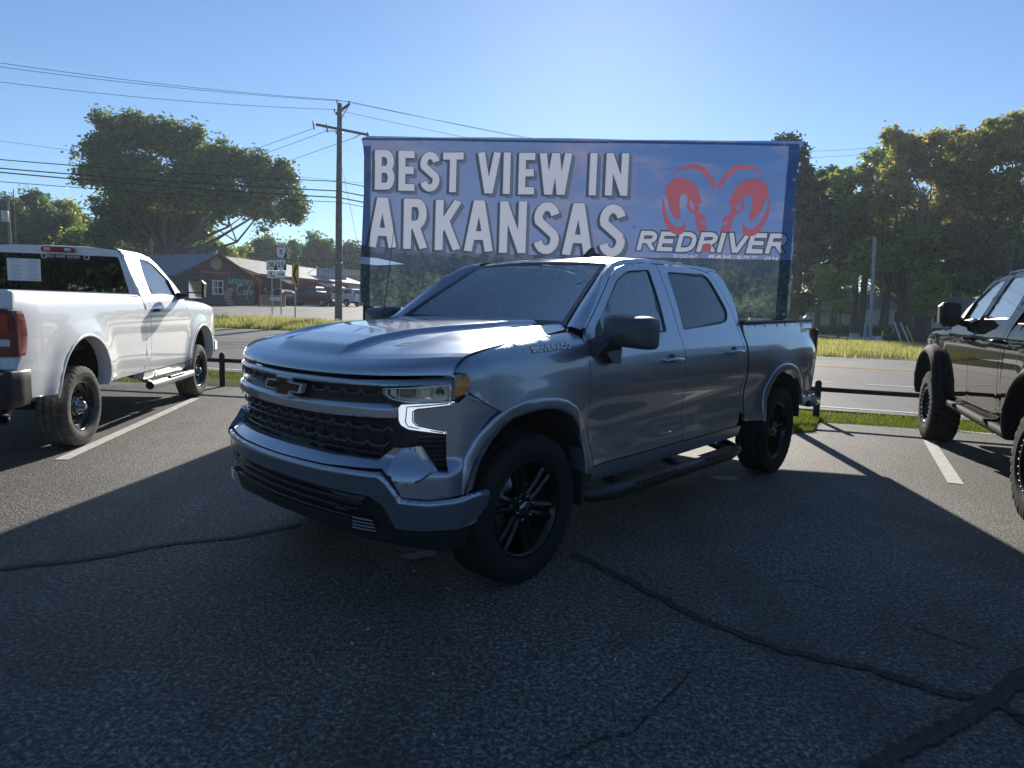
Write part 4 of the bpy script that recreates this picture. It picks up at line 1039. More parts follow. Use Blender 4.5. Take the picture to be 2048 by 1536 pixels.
    nb_ = mb.build('name_badge', simple('badge satin silver', (.80, .81, .83), .4, 0.), T)
    mb = MB(); text_mb(mb, 'SILVERADO', 0, 0, .030, .037, .0075, lambda u, v, z: lf(u, v, z - .0050), gap=.16, shear=.28, grow=.0014, zi=.00002); mb.build('badge_backing', M_BLK, nb_)
    mb = MB()
    def lf2(u, v, z): x = -4.30 - u; zz_ = 1.355 + v; return (x, Y(x, zz_) * 0 + max(Y(x, zz_), .93) + .004 + z, zz_)
    text_mb(mb, '4X4', 0, 0, .045, .055, .009, lf2, gap=.25, shear=.3, zi=.00003); mb.build('drive_badge', simple('badge grey', (.3, .32, .36), .4, .6), T)
    return T
build_silver()
# ================================================================== THE TWO HEAVY PICKUPS
M_WHITE = paint('white paint', (.74, .75, .76), 0., .35, dust=.04)
M_BLACKP = paint('black paint', (.004, .004, .005), 0., .5, dust=.01)
M_BLACKP.node_tree.nodes['Principled BSDF'].inputs['Specular IOR Level'].default_value = 0.
M_BLACKP.node_tree.nodes['Principled BSDF'].inputs['Coat Weight'].default_value = .5
M_FLARE = simple('flare black', (.012, .012, .013), .8, spec=.2)
def heavy_pickup(T, crew, PT, zb, axr, Rt, w, track, arch_k, style, rub, flares):
    zs = [(.40, .93), (.55, .965), (.66, .992), (.80, 1.0), (1.0, 1.008), (1.2, 1.006), (1.33, .998), (1.42, .982), (1.48, .960), (1.52, .940), (1.60, .905), (1.72, .852), (1.85, .795), (1.95, .750), (2.03, .705), (2.10, .65)]
    zf = np.linspace(.4, 2.1, 171); yf = np.convolve(np.pad(np.interp(zf, [a for a, b in zs], [b for a, b in zs]), 3, 'edge'), np.ones(7) / 7, 'valid')
    xe = axr - 1.12                                                   # tail
    def Y(x, z):
        y = float(np.interp(z, zf, yf))
        for ax in (0., axr):
            r = math.hypot(x - ax, (z - .55)); y += .035 * math.exp(-((r - .56) / .13) ** 2) * sstep(1.42, 1.1, z)
        if x > .45: y -= .16 * ((x - .45) / .65) ** 2.4
        if x < xe + .35: y -= .03 * ((xe + .35 - x) / .35) ** 2
        if z < 1.0: y += .006 * math.exp(-((z - .80) / .012) ** 2)     # rub line
        return y
    side = lambda o=0.: (lambda x, z: (x, Y(x, z) + o, z))
    xc = -2.14 if not crew else -2.70                                 # cab / bed gap
    ra, ta = .50 * arch_k, 1.09 + (zb - .58) * .3
    def arch(cx, z0): return [(cx + ra * 1.02 * math.cos(R(a)), .62 + (ta - .62) * math.sin(R(a))) for a in np.linspace(-8 if z0 else 0, 188, 17)]
    zh = [(-.64, 1.475), (-.3, 1.472), (.2, 1.455), (.6, 1.42), (.9, 1.37), (1.03, 1.31), (1.09, 1.22)]
    bedrail = 1.505
    for sg in (1, -1):
        mir = sg < 0
        A = arch(0, 0)
        dfx = [(-.70, zb), (-.58, .85), (-.53, 1.1), (-.585, 1.40), (-.62, 1.472)]
        pf = [(.62, .66), (1.00, .72), (1.09, 1.0), (1.085, 1.22)] + [(x, interp(x, zh)) for x in (1.03, .9, .6, .2, -.3, -.60)] + [(-.575, 1.40), (-.52, 1.1), (-.57, .85), (-.69, zb)] + A[::-1][1:-1]
        def fl(x, z):
            zt = interp(x, zh); k = (z - (zt - .09)) / .09; y = Y(x, z)
            if k > 0: y -= .09 * (1 - math.sqrt(max(0, 1 - min(1, k) ** 2.2)))
            return (x, y, z)
        sheet('front_fender', pf, fl, PT, T, mir, sp=.05, extra=[(x, interp(x, zh) - .09 * (1 - k)) for x in np.arange(.95, -.5, -.05) for k in (.5, .8, .93)], thick=.03)
        if not crew:
            dp = dfx[:4] + [(-.64, 1.50), (-.80, 1.66), (-1.10, 1.90), (-1.27, 1.99), (-1.45, 2.02), (-1.82, 2.03), (-1.90, 1.80), (-1.955, 1.50), (-1.985, 1.1), (-2.03, zb)]
            wn = [(-.80, 1.520), (-.885, 1.72), (-1.17, 1.915), (-1.32, 1.975), (-1.60, 1.985), (-1.72, 1.75), (-1.775, 1.53)]
            doors = [(dp, wn, 'door', -1.80, 1.335)]
            pc = [(-1.83, 2.03), (-1.91, 1.80), (-1.965, 1.50), (-1.995, 1.1), (-2.04, zb), (-2.21, zb), (-2.17, 1.1), (-2.13, 1.50), (-2.10, 1.80), (-2.03, 2.04)]
        else:
            dp = dfx[:4] + [(-.64, 1.50), (-.80, 1.66), (-1.10, 1.90), (-1.27, 1.985), (-1.45, 2.01), (-1.64, 2.02), (-1.60, 1.50), (-1.585, 1.1), (-1.64, zb)]
            wn = [(-.80, 1.530), (-.885, 1.72), (-1.17, 1.915), (-1.32, 1.965), (-1.575, 1.972), (-1.535, 1.545)]
            dp2 = [(-1.65, zb), (-1.595, 1.1), (-1.61, 1.50), (-1.65, 2.02), (-2.2, 2.03), (-2.42, 2.015), (-2.52, 1.93), (-2.60, 1.60), (-2.60, 1.1), (-2.66, zb)]
            wn2 = [(-1.68, 1.545), (-1.72, 1.972), (-2.2, 1.98), (-2.36, 1.96), (-2.42, 1.90), (-2.49, 1.60), (-2.44, 1.55)]
            doors = [(dp, wn, 'front_door', -1.43, 1.345), (dp2, wn2, 'rear_door', -2.46, 1.345)]
            pc = [(-2.43, 2.018), (-2.53, 1.93), (-2.61, 1.60), (-2.61, 1.1), (-2.67, zb), (-2.74, zb), (-2.70, 1.1), (-2.70, 1.53), (-2.78, 1.80), (-2.74, 1.98), (-2.55, 2.04)]
        for dpp, wnn, nm, hx, hz in doors:
            wr = rounded(wnn, .035); d = sheet(nm, rounded(dpp, .02), side(), PT, T, mir, sp=.055, holes=[wr], thick=.022)
            sheet('window', wr, side(-.012), M_GLS, d, mir, sp=.1, thick=0)
            mb = MB(); ring = resample(wr, .04); n = len(ring); c = np.mean(wr, axis=0)
            ins = [tuple(np.array(p) + (c - np.array(p)) / np.linalg.norm(c - np.array(p)) * .018) for p in ring]
            f1, f2 = side(.003), side(-.006); mb.add([f1(*p) for p in ring] + [f2(*p) for p in ins], [(i, (i + 1) % n, (i + 1) % n + n, i + n) for i in range(n)]); mb.build('window_seal', M_BLK, d, mir)
            h = MB(); y0 = Y(hx, hz); h.tube([(hx + .12, y0 + .008, hz), (hx + .10, y0 + .038, hz), (hx - .09, y0 + .040, hz), (hx - .115, y0 + .008, hz)], [.016, .020, .020, .016], 10); h.build('door_handle', M_BLKG, d, mir)
            if crew and nm == 'front_door':
                mb = MB(); mb.box((-.72, Y(-.72, .95) + .012, .945), (.16, .006, .035)); mb.build('side_badge', M_CHR, d, mir)
        sheet('cab_corner', pc, side(), PT, T, mir, sp=.06, thick=.03)
        top = 2.07
        rr_ = [(-.63, 1.485), (-.64, 1.51), (-.80, 1.67), (-1.10, 1.908), (-1.27, 1.998), (-1.45, 2.028), (xc + .28, 2.038), (xc + .06, 2.048), (xc + .06, 2.062), (-1.45, 2.055), (-1.22, 2.025), (-1.04, 1.935), (-.74, 1.69), (-.60, 1.53), (-.58, 1.485)]
        sheet('roof_rail', rr_, side(), PT, T, mir, sp=.05, thick=.02)
        sheet('rocker_panel', [(-.70, zb - .01), (-.66, zb - .07), (-.74, zb - .12), (xc + .02, zb - .10), (xc, zb - .01)], side(-.01), PT, T, mir, sp=.06, thick=.12)
        AR = arch(axr, 1)
        AR = [(x, z) for x, z in AR if z > zb - .02][::-1]
        AR = sorted(AR, key=lambda p: -p[0])
        pb = [(xc - .02, zb)] + [(AR[0][0] + .02, zb)] + AR + [(AR[-1][0] - .02, zb), (xe + .10, zb + .02), (xe + .02, .86), (xe, 1.2), (xe + .01, bedrail - .05), (xe + .05, bedrail), (xc - .02, bedrail - .005)]
        def bl(x, z):
            y = max(Y(x, z), .95 if z > 1.4 else 0); k = (z - (bedrail - .035)) / .035
            if k > 0: y -= .025 * (1 - math.sqrt(max(0, 1 - min(1, k) ** 2)))
            return (x, y, z)
        sheet('bed_side', rounded(pb, .01), bl, PT, T, mir, sp=.06, thick=.03, extra=[(x, bedrail - d) for x in np.arange(xc - .05, xe + .05, -.06) for d in (.02, .012, .005)])
        MB().box(((xc + xe) / 2, .90, bedrail + .002), (xc - xe - .06, .06, .02), bev=.006).build('bed_rail_cap', M_BLK if crew else PT, T, mir)
        MB().box(((xc + xe) / 2, .84, 1.22), (xc - xe - .1, .02, .55)).build('bed_inner_wall', M_BLK, T, mir)
        # arches, liners
        for cx in (0, axr):
            pts = arch(cx, 1); pts = pts[::-1]
            def fln(u, v, pts=pts, cx=cx):
                t = u * (len(pts) - 1); i = min(int(t), len(pts) - 2); g = t - i
                x = pts[i][0] + (pts[i + 1][0] - pts[i][0]) * g; z = pts[i][1] + (pts[i + 1][1] - pts[i][1]) * g
                d = Vector((x - cx, z - .5)).normalized(); wv = (.12 if flares else .03)
                pr = [(-.005, -.12), (-.01, .0), (0, .07 if flares else .006), (.3, .085 if flares else .008), (.8, .06 if flares else .005), (1., -.004)]
                k = v * 5; j = min(int(k), 4); g = k - j; a = pr[j][0] + (pr[j + 1][0] - pr[j][0]) * g; o = pr[j][1] + (pr[j + 1][1] - pr[j][1]) * g
                a = a * wv; X, Z_ = x + d.x * a, z + d.y * a; return (X, Y(X, max(Z_, .45)) + o, Z_)
            mb = MB(); mb.grid(fln, 36, 15 if flares else 10); mb.build('wheel_arch_flare', M_FLARE if flares else PT, T, mir)
            mb = MB(); mb.grid(lambda u, v: (cx + .53 * math.cos(math.pi * u), .48 + .52 * v, .60 + .50 * math.sin(math.pi * u)), 18, 2); mb.build('wheel_arch_liner', M_UNDER, T, mir)
            MB().box((cx, .48, .85), (1.05, .02, .55)).build('inner_arch', M_UNDER, T, mir)
            make_wheel(T, (cx, sg * (track - w / 2), Rt), sg, Rt, w, .235 if flares else .245, style, rub=rub if not mir or True else rub)
        # towing mirror
        m0 = Vector((-.98, 1.245, 1.62)) if not crew else Vector((-1.0, 1.10, 1.60)); mh = MB(); mh.box(m0, (.16, .21, .275), rot=Matrix.Rotation(-.05, 3, 'X'), bev=.045); mo = mh.build('door_mirror', M_BLK, T, mir)
        mb = MB(); mb.box((m0.x - .083, m0.y, m0.z + .045), (.005, .165, .155), bev=.002); mb.build('mirror_glass', M_CHR if not crew else M_BLKG, mo, mir)  # crew cab: dark reflection put into the glass colour, both panes
        mb = MB(); mb.box((m0.x - .083, m0.y, m0.z - .085), (.005, .165, .07), bev=.002); mb.build('mirror_glass', M_CHR if not crew else M_BLKG, mo, mir)
        mb = MB(); mb.tube([(-.82, .90, 1.52), (-.88, (m0.y + .88) / 2, 1.53), (m0.x, m0.y - .06, 1.55)], [.07, .05, .045], 8, flat=.8); mb.build('mirror_stalk', M_BLK, mo, mir)
        mb = MB(); mb.prism([(-.74, 1.50), (-.80, 1.67), (-.93, 1.74), (-.90, 1.50)], lambda x, z, e: (x, Y(x, z) - .005 + .02 * e, z)); mb.build('mirror_sail', M_BLK, T, mir)
        if crew:
            mb = MB(); mb.box((m0.x + .082, m0.y + .02, m0.z + .085), (.006, .14, .035)); mb.build('mirror_strip', M_STEEL, mo, mir)
            # square running bar
            mb = MB(); mb.tube([(-.85, .98, zb - .10), (-3.15, 1.0, zb - .12)], .05, 4); mb.box((-1.3, .90, zb - .08), (.06, .3, .04)); mb.box((-2.5, .90, zb - .08), (.06, .3, .04)); mb.build('running_board', M_FLARE, T, mir)
            c = (-3.17, 1.19); fd = arcpts(c[0], c[1], .10, .10, 0, 360, 24)[:-1]; n = 24
            mb = MB(); mb.add([(p[0], Y(*p) + .003, p[1]) for p in fd] + [(c[0] + (p[0] - c[0]) * .95, Y(*p) + .003, c[1] + (p[1] - c[1]) * .95) for p in fd], [(i, (i + 1) % n, (i + 1) % n + n, i + n) for i in range(n)]); mb.build('fuel_door', M_BLK, T, mir)
        else:
            st = MB(); st.tube([(-.45, .80, zb - .16), (-.52, 1.0, zb - .18), (-1.90, 1.0, zb - .18), (-2.08, 1.0, zb - .18)], .052, 14); rb = st.build('running_board', M_STEEL, T, mir)
            mb = MB(); mb.lathe([(.0, 0), (.043, 0)], 14, 'x', (-2.083, 1.0, zb - .18)); mb.build('tube_end', M_UNDER, rb, mir)
            mb = MB(); mb.box((-1.20, 1.01, zb - .125), (.62, .10, .015), bev=.005); mb.build('step_pad', M_BLK, rb, mir)
            for bx in (-.75, -1.95): MB().box((bx, .90, zb - .13), (.07, .24, .04), rot=Matrix.Rotation(-.4, 3, 'X')).build('step_bracket', M_STEEL, rb, mir)
    # hood, grille, windscreen, roof
    def hood(u, v):
        a = u * 2 - 1; xf = 1.07 - .14 * abs(a) ** 3; x = xf + (-.64 - xf) * v; hw = .90 - .04 * v - .06 * (1 - v) ** 3
        z = interp(x, zh) + .055 * (1 - abs(a) ** 2.5) + .02 * math.exp(-((abs(a) - .5) / .1) ** 2) * sstep(0, .2, v); return (x, a * hw, z)
    mb = MB(); mb.grid(hood, 30, 24); mb.build('hood', PT, T)
    mb = MB(); mb.grid(lambda u, v: (1.10 - .16 * abs(u * 2 - 1) ** 3 - .03 * v, (u * 2 - 1) * .86, .86 + .42 * v), 20, 4); g = mb.build('grille', M_GRILLE, T)
    for k in range(5): MB().box((1.10, 0, .92 + k * .075), (.03, 1.1, .018)).build('slat', M_BLK, g)
    for sg in (1, -1):
        MB().box((1.04, sg * .77, 1.14), (.10, .24, .18), rot=Matrix.Rotation(-sg * .35, 3, 'Z'), bev=.03).build('headlight', M_CLEAR, T)
    MB().box((1.16, 0, .72), (.20, 1.80, .26), bev=.06).build('front_bumper', M_CHR if not crew else M_BLK, T)
    def ws(u, v): a = u * 2 - 1; hw = .80 + (.655 - .80) * v; return (-.62 + .10 * (-a * a) - .0 + (-.54) * v * 1.0 - .02 * 0 + .0, a * hw, 1.50 + .535 * v ** .93)
    mb = MB(); mb.grid(ws, 20, 12); mb.build('windshield', M_WSH, T)
    mb = MB()
    for sg in (1, -1):
        mb.grid(lambda u, v: tuple(np.array(ws(1 if sg > 0 else 0, v)) * (1 - u) + np.array((-.58 - .62 * v, sg * Y(-.6, 1.5 + .53 * v), 1.50 + .53 * v)) * u), 2, 10)
    mb.build('pillar_filler', PT, T)
    def roof(u, v):
        a = u * 2 - 1; x = -1.14 + (xc + .06 + 1.14) * v; zc = 2.085 - .05 * (1 - sstep(0, .25, v)) - .02 * sstep(.75, 1, v); ze = 2.058 - .035 * (1 - sstep(0, .3, v))
        return (x, a * .685, ze + (zc - ze) * (1 - abs(a) ** 3))
    mb = MB(); mb.grid(roof, 24, 16); mb.build('roof', PT, T)
    # cab back with rear window
    bw = lambda z: Y(-1.9, z) - .02
    outer = [(-bw(zb), zb), (bw(zb), zb), (bw(1.3), 1.3), (bw(1.6), 1.6), (bw(1.85), 1.85), (.66, 2.045), (.4, 2.063), (-.4, 2.063), (-.66, 2.045), (-bw(1.85), 1.85), (-bw(1.6), 1.6), (-bw(1.3), 1.3)]
    gw = rounded([(-.80, 1.535), (.80, 1.535), (.685, 1.965), (-.685, 1.965)], .03)
    cb = sheet('cab_back', outer, lambda y, z: (xc + .045 + .02 * abs(y) ** 2, y, z), PT, T, sp=.1, holes=[gw], inward=(1, 0, 0), thick=.03)
    rw = sheet('rear_window', gw, lambda y, z: (xc + .05 + .02 * abs(y) ** 2, y, z), M_PRIV, T, sp=.12, inward=(1, 0, 0), thick=0)
    mb = MB(); 
    for y in (-.30, .06, .42): mb.box((xc + .045, y, 1.71), (.008, .014, .34))
    for z in (1.55, 1.88): mb.box((xc + .045, .06, z), (.008, .74, .014))
    mb.build('slider_frame', M_BLKG, rw)
    MB().box((xc + .0, -.055, 2.02), (.05, .36, .058), bev=.012).build('high_brake_light', M_RED, T)
    mb = MB()
    for y in (-.165, .055): mb.box((xc - .026, y, 2.02), (.004, .07, .035), bev=.001)
    mb.build('brake_light_lens', M_CLEAR, T)
    # cabin
    mb = MB(); mb.box(((xc - .6) / 2, 0, .78), (abs(xc + .6), 1.7, .06)); mb.box((-.85, 0, 1.35), (.4, 1.6, .28), bev=.06); mb.build('dashboard', M_INT, T)
    for sx in ((-1.55,) if not crew else (-1.5, -2.4)):
        for sy in (.42, -.42):
            mb = MB(); mb.box((sx + .25, sy, 1.0), (.5, .55, .16), bev=.05); mb.box((sx - .04, sy, 1.34), (.14, .52, .6), rot=Matrix.Rotation(-.16, 3, 'Y'), bev=.05); mb.box((sx - .12, sy, 1.72), (.09, .26, .18), bev=.04); mb.build('seat', M_INT, T)
    mb = MB(); mb.lathe([(.17, 0), (.183, .012), (.195, 0), (.183, -.012)], 24, 'x', closed=True); mb.V = [(v[0] - 1.12 - .35 * v[2], v[1] + .42, v[2] + 1.40) for v in mb.V]; mb.box((-1.11, .42, 1.40), (.02, .34, .03)); mb.build('steering_wheel', M_INT, T)
    # bed floor, tailgate, lamps, bumper
    mb = MB(); mb.box(((xc + xe) / 2, 0, .96), (xc - xe - .05, 1.72, .04)); mb.box((xc - .04, 0, 1.23), (.03, 1.84, .54)); mb.build('bed_floor', M_BLK, T)
    tg = [(-.86, .86), (.86, .86), (.86, bedrail), (-.86, bedrail)]
    t0 = sheet('tailgate', rounded(tg, .02), lambda y, z: (xe - .012 * math.exp(-((z - 1.46) / .05) ** 2), y, z), PT, T, sp=.08, inward=(1, 0, 0), thick=.06)
    MB().box((xe - .01, 0, 1.30), (.02, .25, .07), bev=.01).build('tailgate_handle', M_BLK, t0)
    for sg in (1, -1):
        mir = sg < 0
        for zc_, hz_ in ((1.432, .150), (.915, .115)): MB().box((xe + .022, sg * .915, zc_), (.045, .115, hz_), bev=.012).build('corner_post', PT, T)
        MB().box((xe + .05, sg * .90, 1.16), (.04, .10, .4)).build('lamp_housing', M_BLK, T)
        # lamp wraps the corner
        def lp(u, v):
            z = .975 + .375 * v; ys = Y(xe + .1, z) + .007
            if u < .45: t = u / .45; x, y = xe - .016, .84 + (ys - .03 - .84) * t
            elif u < .65: a = (u - .45) / .2 * math.pi / 2; x, y = xe - .016 + .03 * (1 - math.cos(a)), ys - .03 + .03 * math.sin(a)
            else: t = (u - .65) / .35; x, y = xe + .014 + (.085 + .05 * math.sin(math.pi * v) ** .5) * t, ys + .002 * (1 - t)
            return (x, y, z)
        mb = MB(); mb.grid(lp, 20, 10); mb.V += []; tl = mb.build('taillight', M_REDD, T, mir)
        MB().box((xe - .022, .905, 1.24), (.012, .085, .15), bev=.004).build('brake_lens', M_RED, tl, mir)
        MB().box((xe - .020, .91, 1.085), (.012, .085, .06), bev=.004).build('reverse_lens', M_CLEAR, tl, mir)
        MB().box((xe - .016, .915, 1.01), (.010, .03, .012)).build('side_reflector', M_RED, tl, mir)
        def bump(u, v):
            P_ = [(xe - .22, 0.), (xe - .22, .55), (xe - .19, .86), (xe - .10, .98), (xe + .02, 1.015), (xe + .15, 1.01)]; k = u * 5; i = min(int(k), 4); g = k - i
            x, y = P_[i][0] + (P_[i + 1][0] - P_[i][0]) * g, P_[i][1] + (P_[i + 1][1] - P_[i][1]) * g
            q = [(.10, .86), (.015, .862), (.0, .845), (.0, .62), (.03, .56), (.12, .54)]; k = v * 5; i = min(int(k), 4); g = k - i; o, z = q[i][0] + (q[i + 1][0] - q[i][0]) * g, q[i][1] + (q[i + 1][1] - q[i][1]) * g
            return (x + o * .8, y - o * (u ** 2), z)
        mb = MB(); mb.grid(bump, 20, 15); mb.build('rear_bumper', M_BLK, T, mir)
    MB().box((xe - .12, 0, .845), (.2, 1.9, .018)).build('bumper_step', M_BLK, T)
    if not crew:
        mb = MB(); mb.tube([(xe + .35, -.72, .52), (xe + .15, -.80, .50), (xe - .08, -.90, .46)], .045, 14, cap=False); mb.build('exhaust_pipe', simple('rusty exhaust', (.16, .13, .11), .6, .7, var=.3, vs=20), T)
        # tape lettering and price sheet on the rear window
        mb = MB(); lf = lambda u, v, z: (xc + .035 - z, .085 - u, 1.925 + v); text_mb(mb, 'RED RIVER EDITION', 0, 0, .030, .020, .0048, lf, gap=.22, shear=.15, zi=.00004); mb.build('window_lettering', M_WHT, rw)
        for y in (.12, -.345):
            mb = MB(); q = [(-.030, .028), (.030, .028), (.032, .0), (.018, -.026), (-.018, -.026), (-.032, .0)]; mb.prism(q, lambda a, b, e: (xc + .037 - .002 * e, y - a, 1.94 + b)); mb.build('window_emblem', M_WHT, rw)
            mb = MB(); q = [(-.018, .018), (.018, .018), (.02, .004), (.008, -.018), (-.008, -.018), (-.02, .004)]; mb.prism(q, lambda a, b, e: (xc + .034 - .002 * e, y - a, 1.94 + b)); mb.build('window_emblem', M_BLKG, rw)
        mb = MB(); mb.box((xc + .034, .34, 1.77), (.003, .36, .26)); pp = mb.build('price_sheet', simple('paper white', (.78, .78, .78), .8), rw)
        mb = MB()
        for c0_, w_ in ((.43, .14), (.25, .14)):
            for k in range(15):
                if k in (3, 9): continue
                mb.box((xc + .032, c0_ + random.uniform(-.01, .01), 1.885 - k * .016), (.002, w_ * random.uniform(.5, 1.), .004))
        mb.build('printed_lines', simple('print grey', (.35, .35, .35), .8), pp)
    underbody(T, .9, xe + .1, 1., zb - .02, zb + .12, (0, axr), Rt)
    mb = MB(); mb.box((.1, 0, .74), (1.2, .9, .34)); mb.box(((xc - .6) / 2, 0, zb + .04), (abs(xc + .6), 1.66, .08)); mb.tube([(-.6, -.3, zb - .06), (xe + .4, -.5, zb - .05)], .045, 10); mb.box((-2.6, .35, zb + .0), (.8, .4, .2)); mb.build('underside', M_UNDER, T)
def front_frame(org, hd, dx):
    return (org[0] + dx * math.cos(R(hd)), org[1] + dx * math.sin(R(hd)), 0)
TW = empty('pickup_truck', front_frame((-5.758, 9.87), 98.9, .17), R(98.9), 'white regular cab heavy pickup seen from behind at left, printed sheets in its rear window', 'pickup truck')
heavy_pickup(TW, False, M_WHITE, .59, -3.72, .40, .27, .985, 1.0, 'steel', M_RUBD, False)
for ch in list(TW.children):                                          # sidewall lettering on the near rear tyre
    if ch.name.startswith('wheel') and ch.location.x < -3 and ch.location.y < 0:
        yo = .135
        for txt, a0 in (('FIRESTONE', 110), ('TRANSFORCE AT', 300)):
            mb = MB()
            def lift(u, v, z, a0=a0): a = R(a0) - u / .31; r = .296 + v; return (r * math.cos(a), yo * 1.02 + .003 + z, r * math.sin(a))
            text_mb(mb, txt, 0, 0, .042, .034, .009, lift, gap=.22, zi=.00003)
            mb.V = [(-v[0], v[1], v[2]) for v in mb.V]; mb.build('sidewall_lettering', M_BLK, ch)
TB = empty('pickup_truck', (6.33, 8.13, 0), R(68.6), 'lifted glossy black crew cab pickup with flared arches at the right edge', 'pickup truck')
heavy_pickup(TB, True, M_BLACKP, .68, -3.80, .44, .32, 1.06, 1.06, 'beadlock', M_RUB, True)

TB2 = copy_tree(TB); TB2.location = (6.33 + 3.3 * .931, 8.13 - 3.3 * .365, 0); TB2['label'] = 'unseen black crew cab pickup added beyond the right edge to darken door reflections'  # out of view copy, added to darken the silver pickup's door reflections
# ================================================================== THE BANNER ON ITS POSTS
M_POST = simple('black stained timber post', (.022, .020, .020), .7, var=.3, vs=7, bumps=.4, bsc=40)
BL, BR = Vector((-2.49, 10.70, 0)), Vector((4.03, 9.80, 0))
bdir = (BR - BL).normalized(); brz = math.atan2(bdir.y, bdir.x)
BN = empty('billboard_banner', BL, brz, 'huge printed blue banner on timber posts behind the silver blue pickup', 'banner')
BTOP = lambda x: 4.10 - .0145 * x
def bwave(x, z):
    t = z / 4.1
    y = .018 * math.sin(x * 1.9 + z * .6) + .010 * math.sin(x * 4.3 - z * 1.7)
    y += .035 * math.exp(-((z - (3.62 + .10 * (x - 5.4))) / .05) ** 2) * sstep(3.8, 6.2, x)
    y -= .028 * math.exp(-((z - (3.50 + .03 * (x - 5.4))) / .04) ** 2) * sstep(5.0, 5.6, x) * sstep(6.5, 6.0, x)
    y += .02 * math.exp(-((z - (3.80 + .04 * x)) / .07) ** 2) * sstep(1.5, .2, x)
    return -y
def bl_(off): return lambda x, z, e=0.: (x, bwave(x, z) - off - e, z)
def translucent(t, colsock, k=.5, rough=.5):
    df = t.b; tl = t.n('ShaderNodeBsdfTranslucent'); mx = t.n('ShaderNodeMixShader'); mx.inputs[0].default_value = k
    if hasattr(colsock, 'links'): t.l(colsock, df.inputs['Base Color']); t.l(colsock, tl.inputs['Color'])
    else: df.inputs['Base Color'].default_value = (*colsock, 1); tl.inputs['Color'].default_value = (*colsock, 1)
    df.inputs['Roughness'].default_value = rough; df.inputs['Specular IOR Level'].default_value = .3
    t.l(df.outputs[0], mx.inputs[1]); t.l(tl.outputs[0], mx.inputs[2]); t.l(mx.outputs[0], t.out.inputs['Surface'])
BK = .24
def vinyl(name, col, k=BK):
    if name in MATS: return MATS[name]
    t = NT(name); translucent(t, col, k); MATS[name] = t.m; return t.m
# the flat print (lettering and emblem) is rasterised from outlines into an in-memory picture
RES = 200; PW, PH, PX0, PZ0 = int(6.8 * RES), int(2.8 * RES), -.05, 1.40
CAN = np.zeros((PH, PW, 4), dtype=np.float32)
def lin2s(c): return tuple(c)
def paint_poly(poly, col, holes=(), mask=None):
    a = np.array(poly); x0, z0 = a.min(0); x1, z1 = a.max(0)
    i0, i1 = max(0, int((x0 - PX0) * RES) - 1), min(PW, int((x1 - PX0) * RES) + 2); j0, j1 = max(0, int((z0 - PZ0) * RES) - 1), min(PH, int((z1 - PZ0) * RES) + 2)
    if i1 <= i0 or j1 <= j0: return
    gx, gz = np.meshgrid(PX0 + (np.arange(i0, i1) + .5) / RES, PZ0 + (np.arange(j0, j1) + .5) / RES); pts = np.stack([gx.ravel(), gz.ravel()], 1)
    k = inpoly(pts, [tuple(q) for q in a])
    for h in holes: k &= ~inpoly(pts, h)
    if mask == 'dots':
        u, v = pts[:, 0] * 26, pts[:, 1] * 26; f = lambda q, o: (q + o) % 1 - .5
        k &= (np.minimum(f(u, 0) ** 2 + f(v, 0) ** 2, f(u, .5) ** 2 + f(v, .5) ** 2) < .05)
    k = k.reshape(gx.shape); CAN[j0:j1, i0:i1][k] = (*col, 1)
def paint_mb(mb, col, mask=None):
    for f in mb.F: paint_poly([(mb.V[q][0], mb.V[q][2]) for q in f], col, mask=mask)
flat = lambda u, v, z=0., e=0.: (u, 0., v)
C_W, C_D, C_S, C_DOT, C_R = (.50, .52, .62), (.055, .085, .125), (.10, .145, .22), (.30, .28, .46), (.36, .11, .155)
W1 = dict(B=.315, E=.265, S=.320, T=.325, V=.335, I=.128, W=.36, N=.33)
W2 = dict(A=.435, R=.37, K=.385, N=.415, S=.40)
L1 = [('BEST', [.247, .625, .960, 1.325], lambda x: 3.29 - .024 * x, .60, W1, .108), ('VIEW', [1.885, 2.272, 2.508, 2.83], lambda x: 3.275 - .016 * x, .612, W1, .108), ('IN', [3.58, 3.82], lambda x: 3.23, .618, W1, .108)]
L2 = [('ARKANSAS', [.158, .715, 1.225, 1.695, 2.240, 2.768, 3.225, 3.758], lambda x: 2.395 - .018 * x, .775, W2, .128)]
def layer(words, col, dx, dz, grow, mask=None, shear=.0):
    for txt, xs, y0, h, cw, w in words:
        for ch, x in zip(txt, xs):
            mb = MB(); text_mb(mb, ch, x, y0(x), h, cw[ch], w, flat, shear=shear, dx=dx, dy=dz, grow=grow); paint_mb(mb, col, mask)
for words in (L1, L2):
    layer(words, C_DOT, .10, -.06, .03, 'dots')
    for k in range(1, 5): layer(words, C_S, .012 * k, -.014 * k, .004)
    for k in range(1, 6): layer(words, C_D, -.0075 * k, -.005 * k, .007)
    layer(words, C_D, 0, 0, .007); layer(words, C_W, 0, 0, -.001)
archp = [(4.765, 3.506), (4.82, 3.575), (4.897, 3.636), (4.96, 3.667), (5.024, 3.684), (5.095, 3.69), (5.162, 3.676), (5.23, 3.645), (5.289, 3.593), (5.36, 3.505), (5.423, 3.411), (5.383, 3.316), (5.34, 3.42), (5.28, 3.501), (5.225, 3.56), (5.167, 3.598), (5.1, 3.622), (5.027, 3.628), (4.96, 3.62), (4.899, 3.598), (4.83, 3.558)]
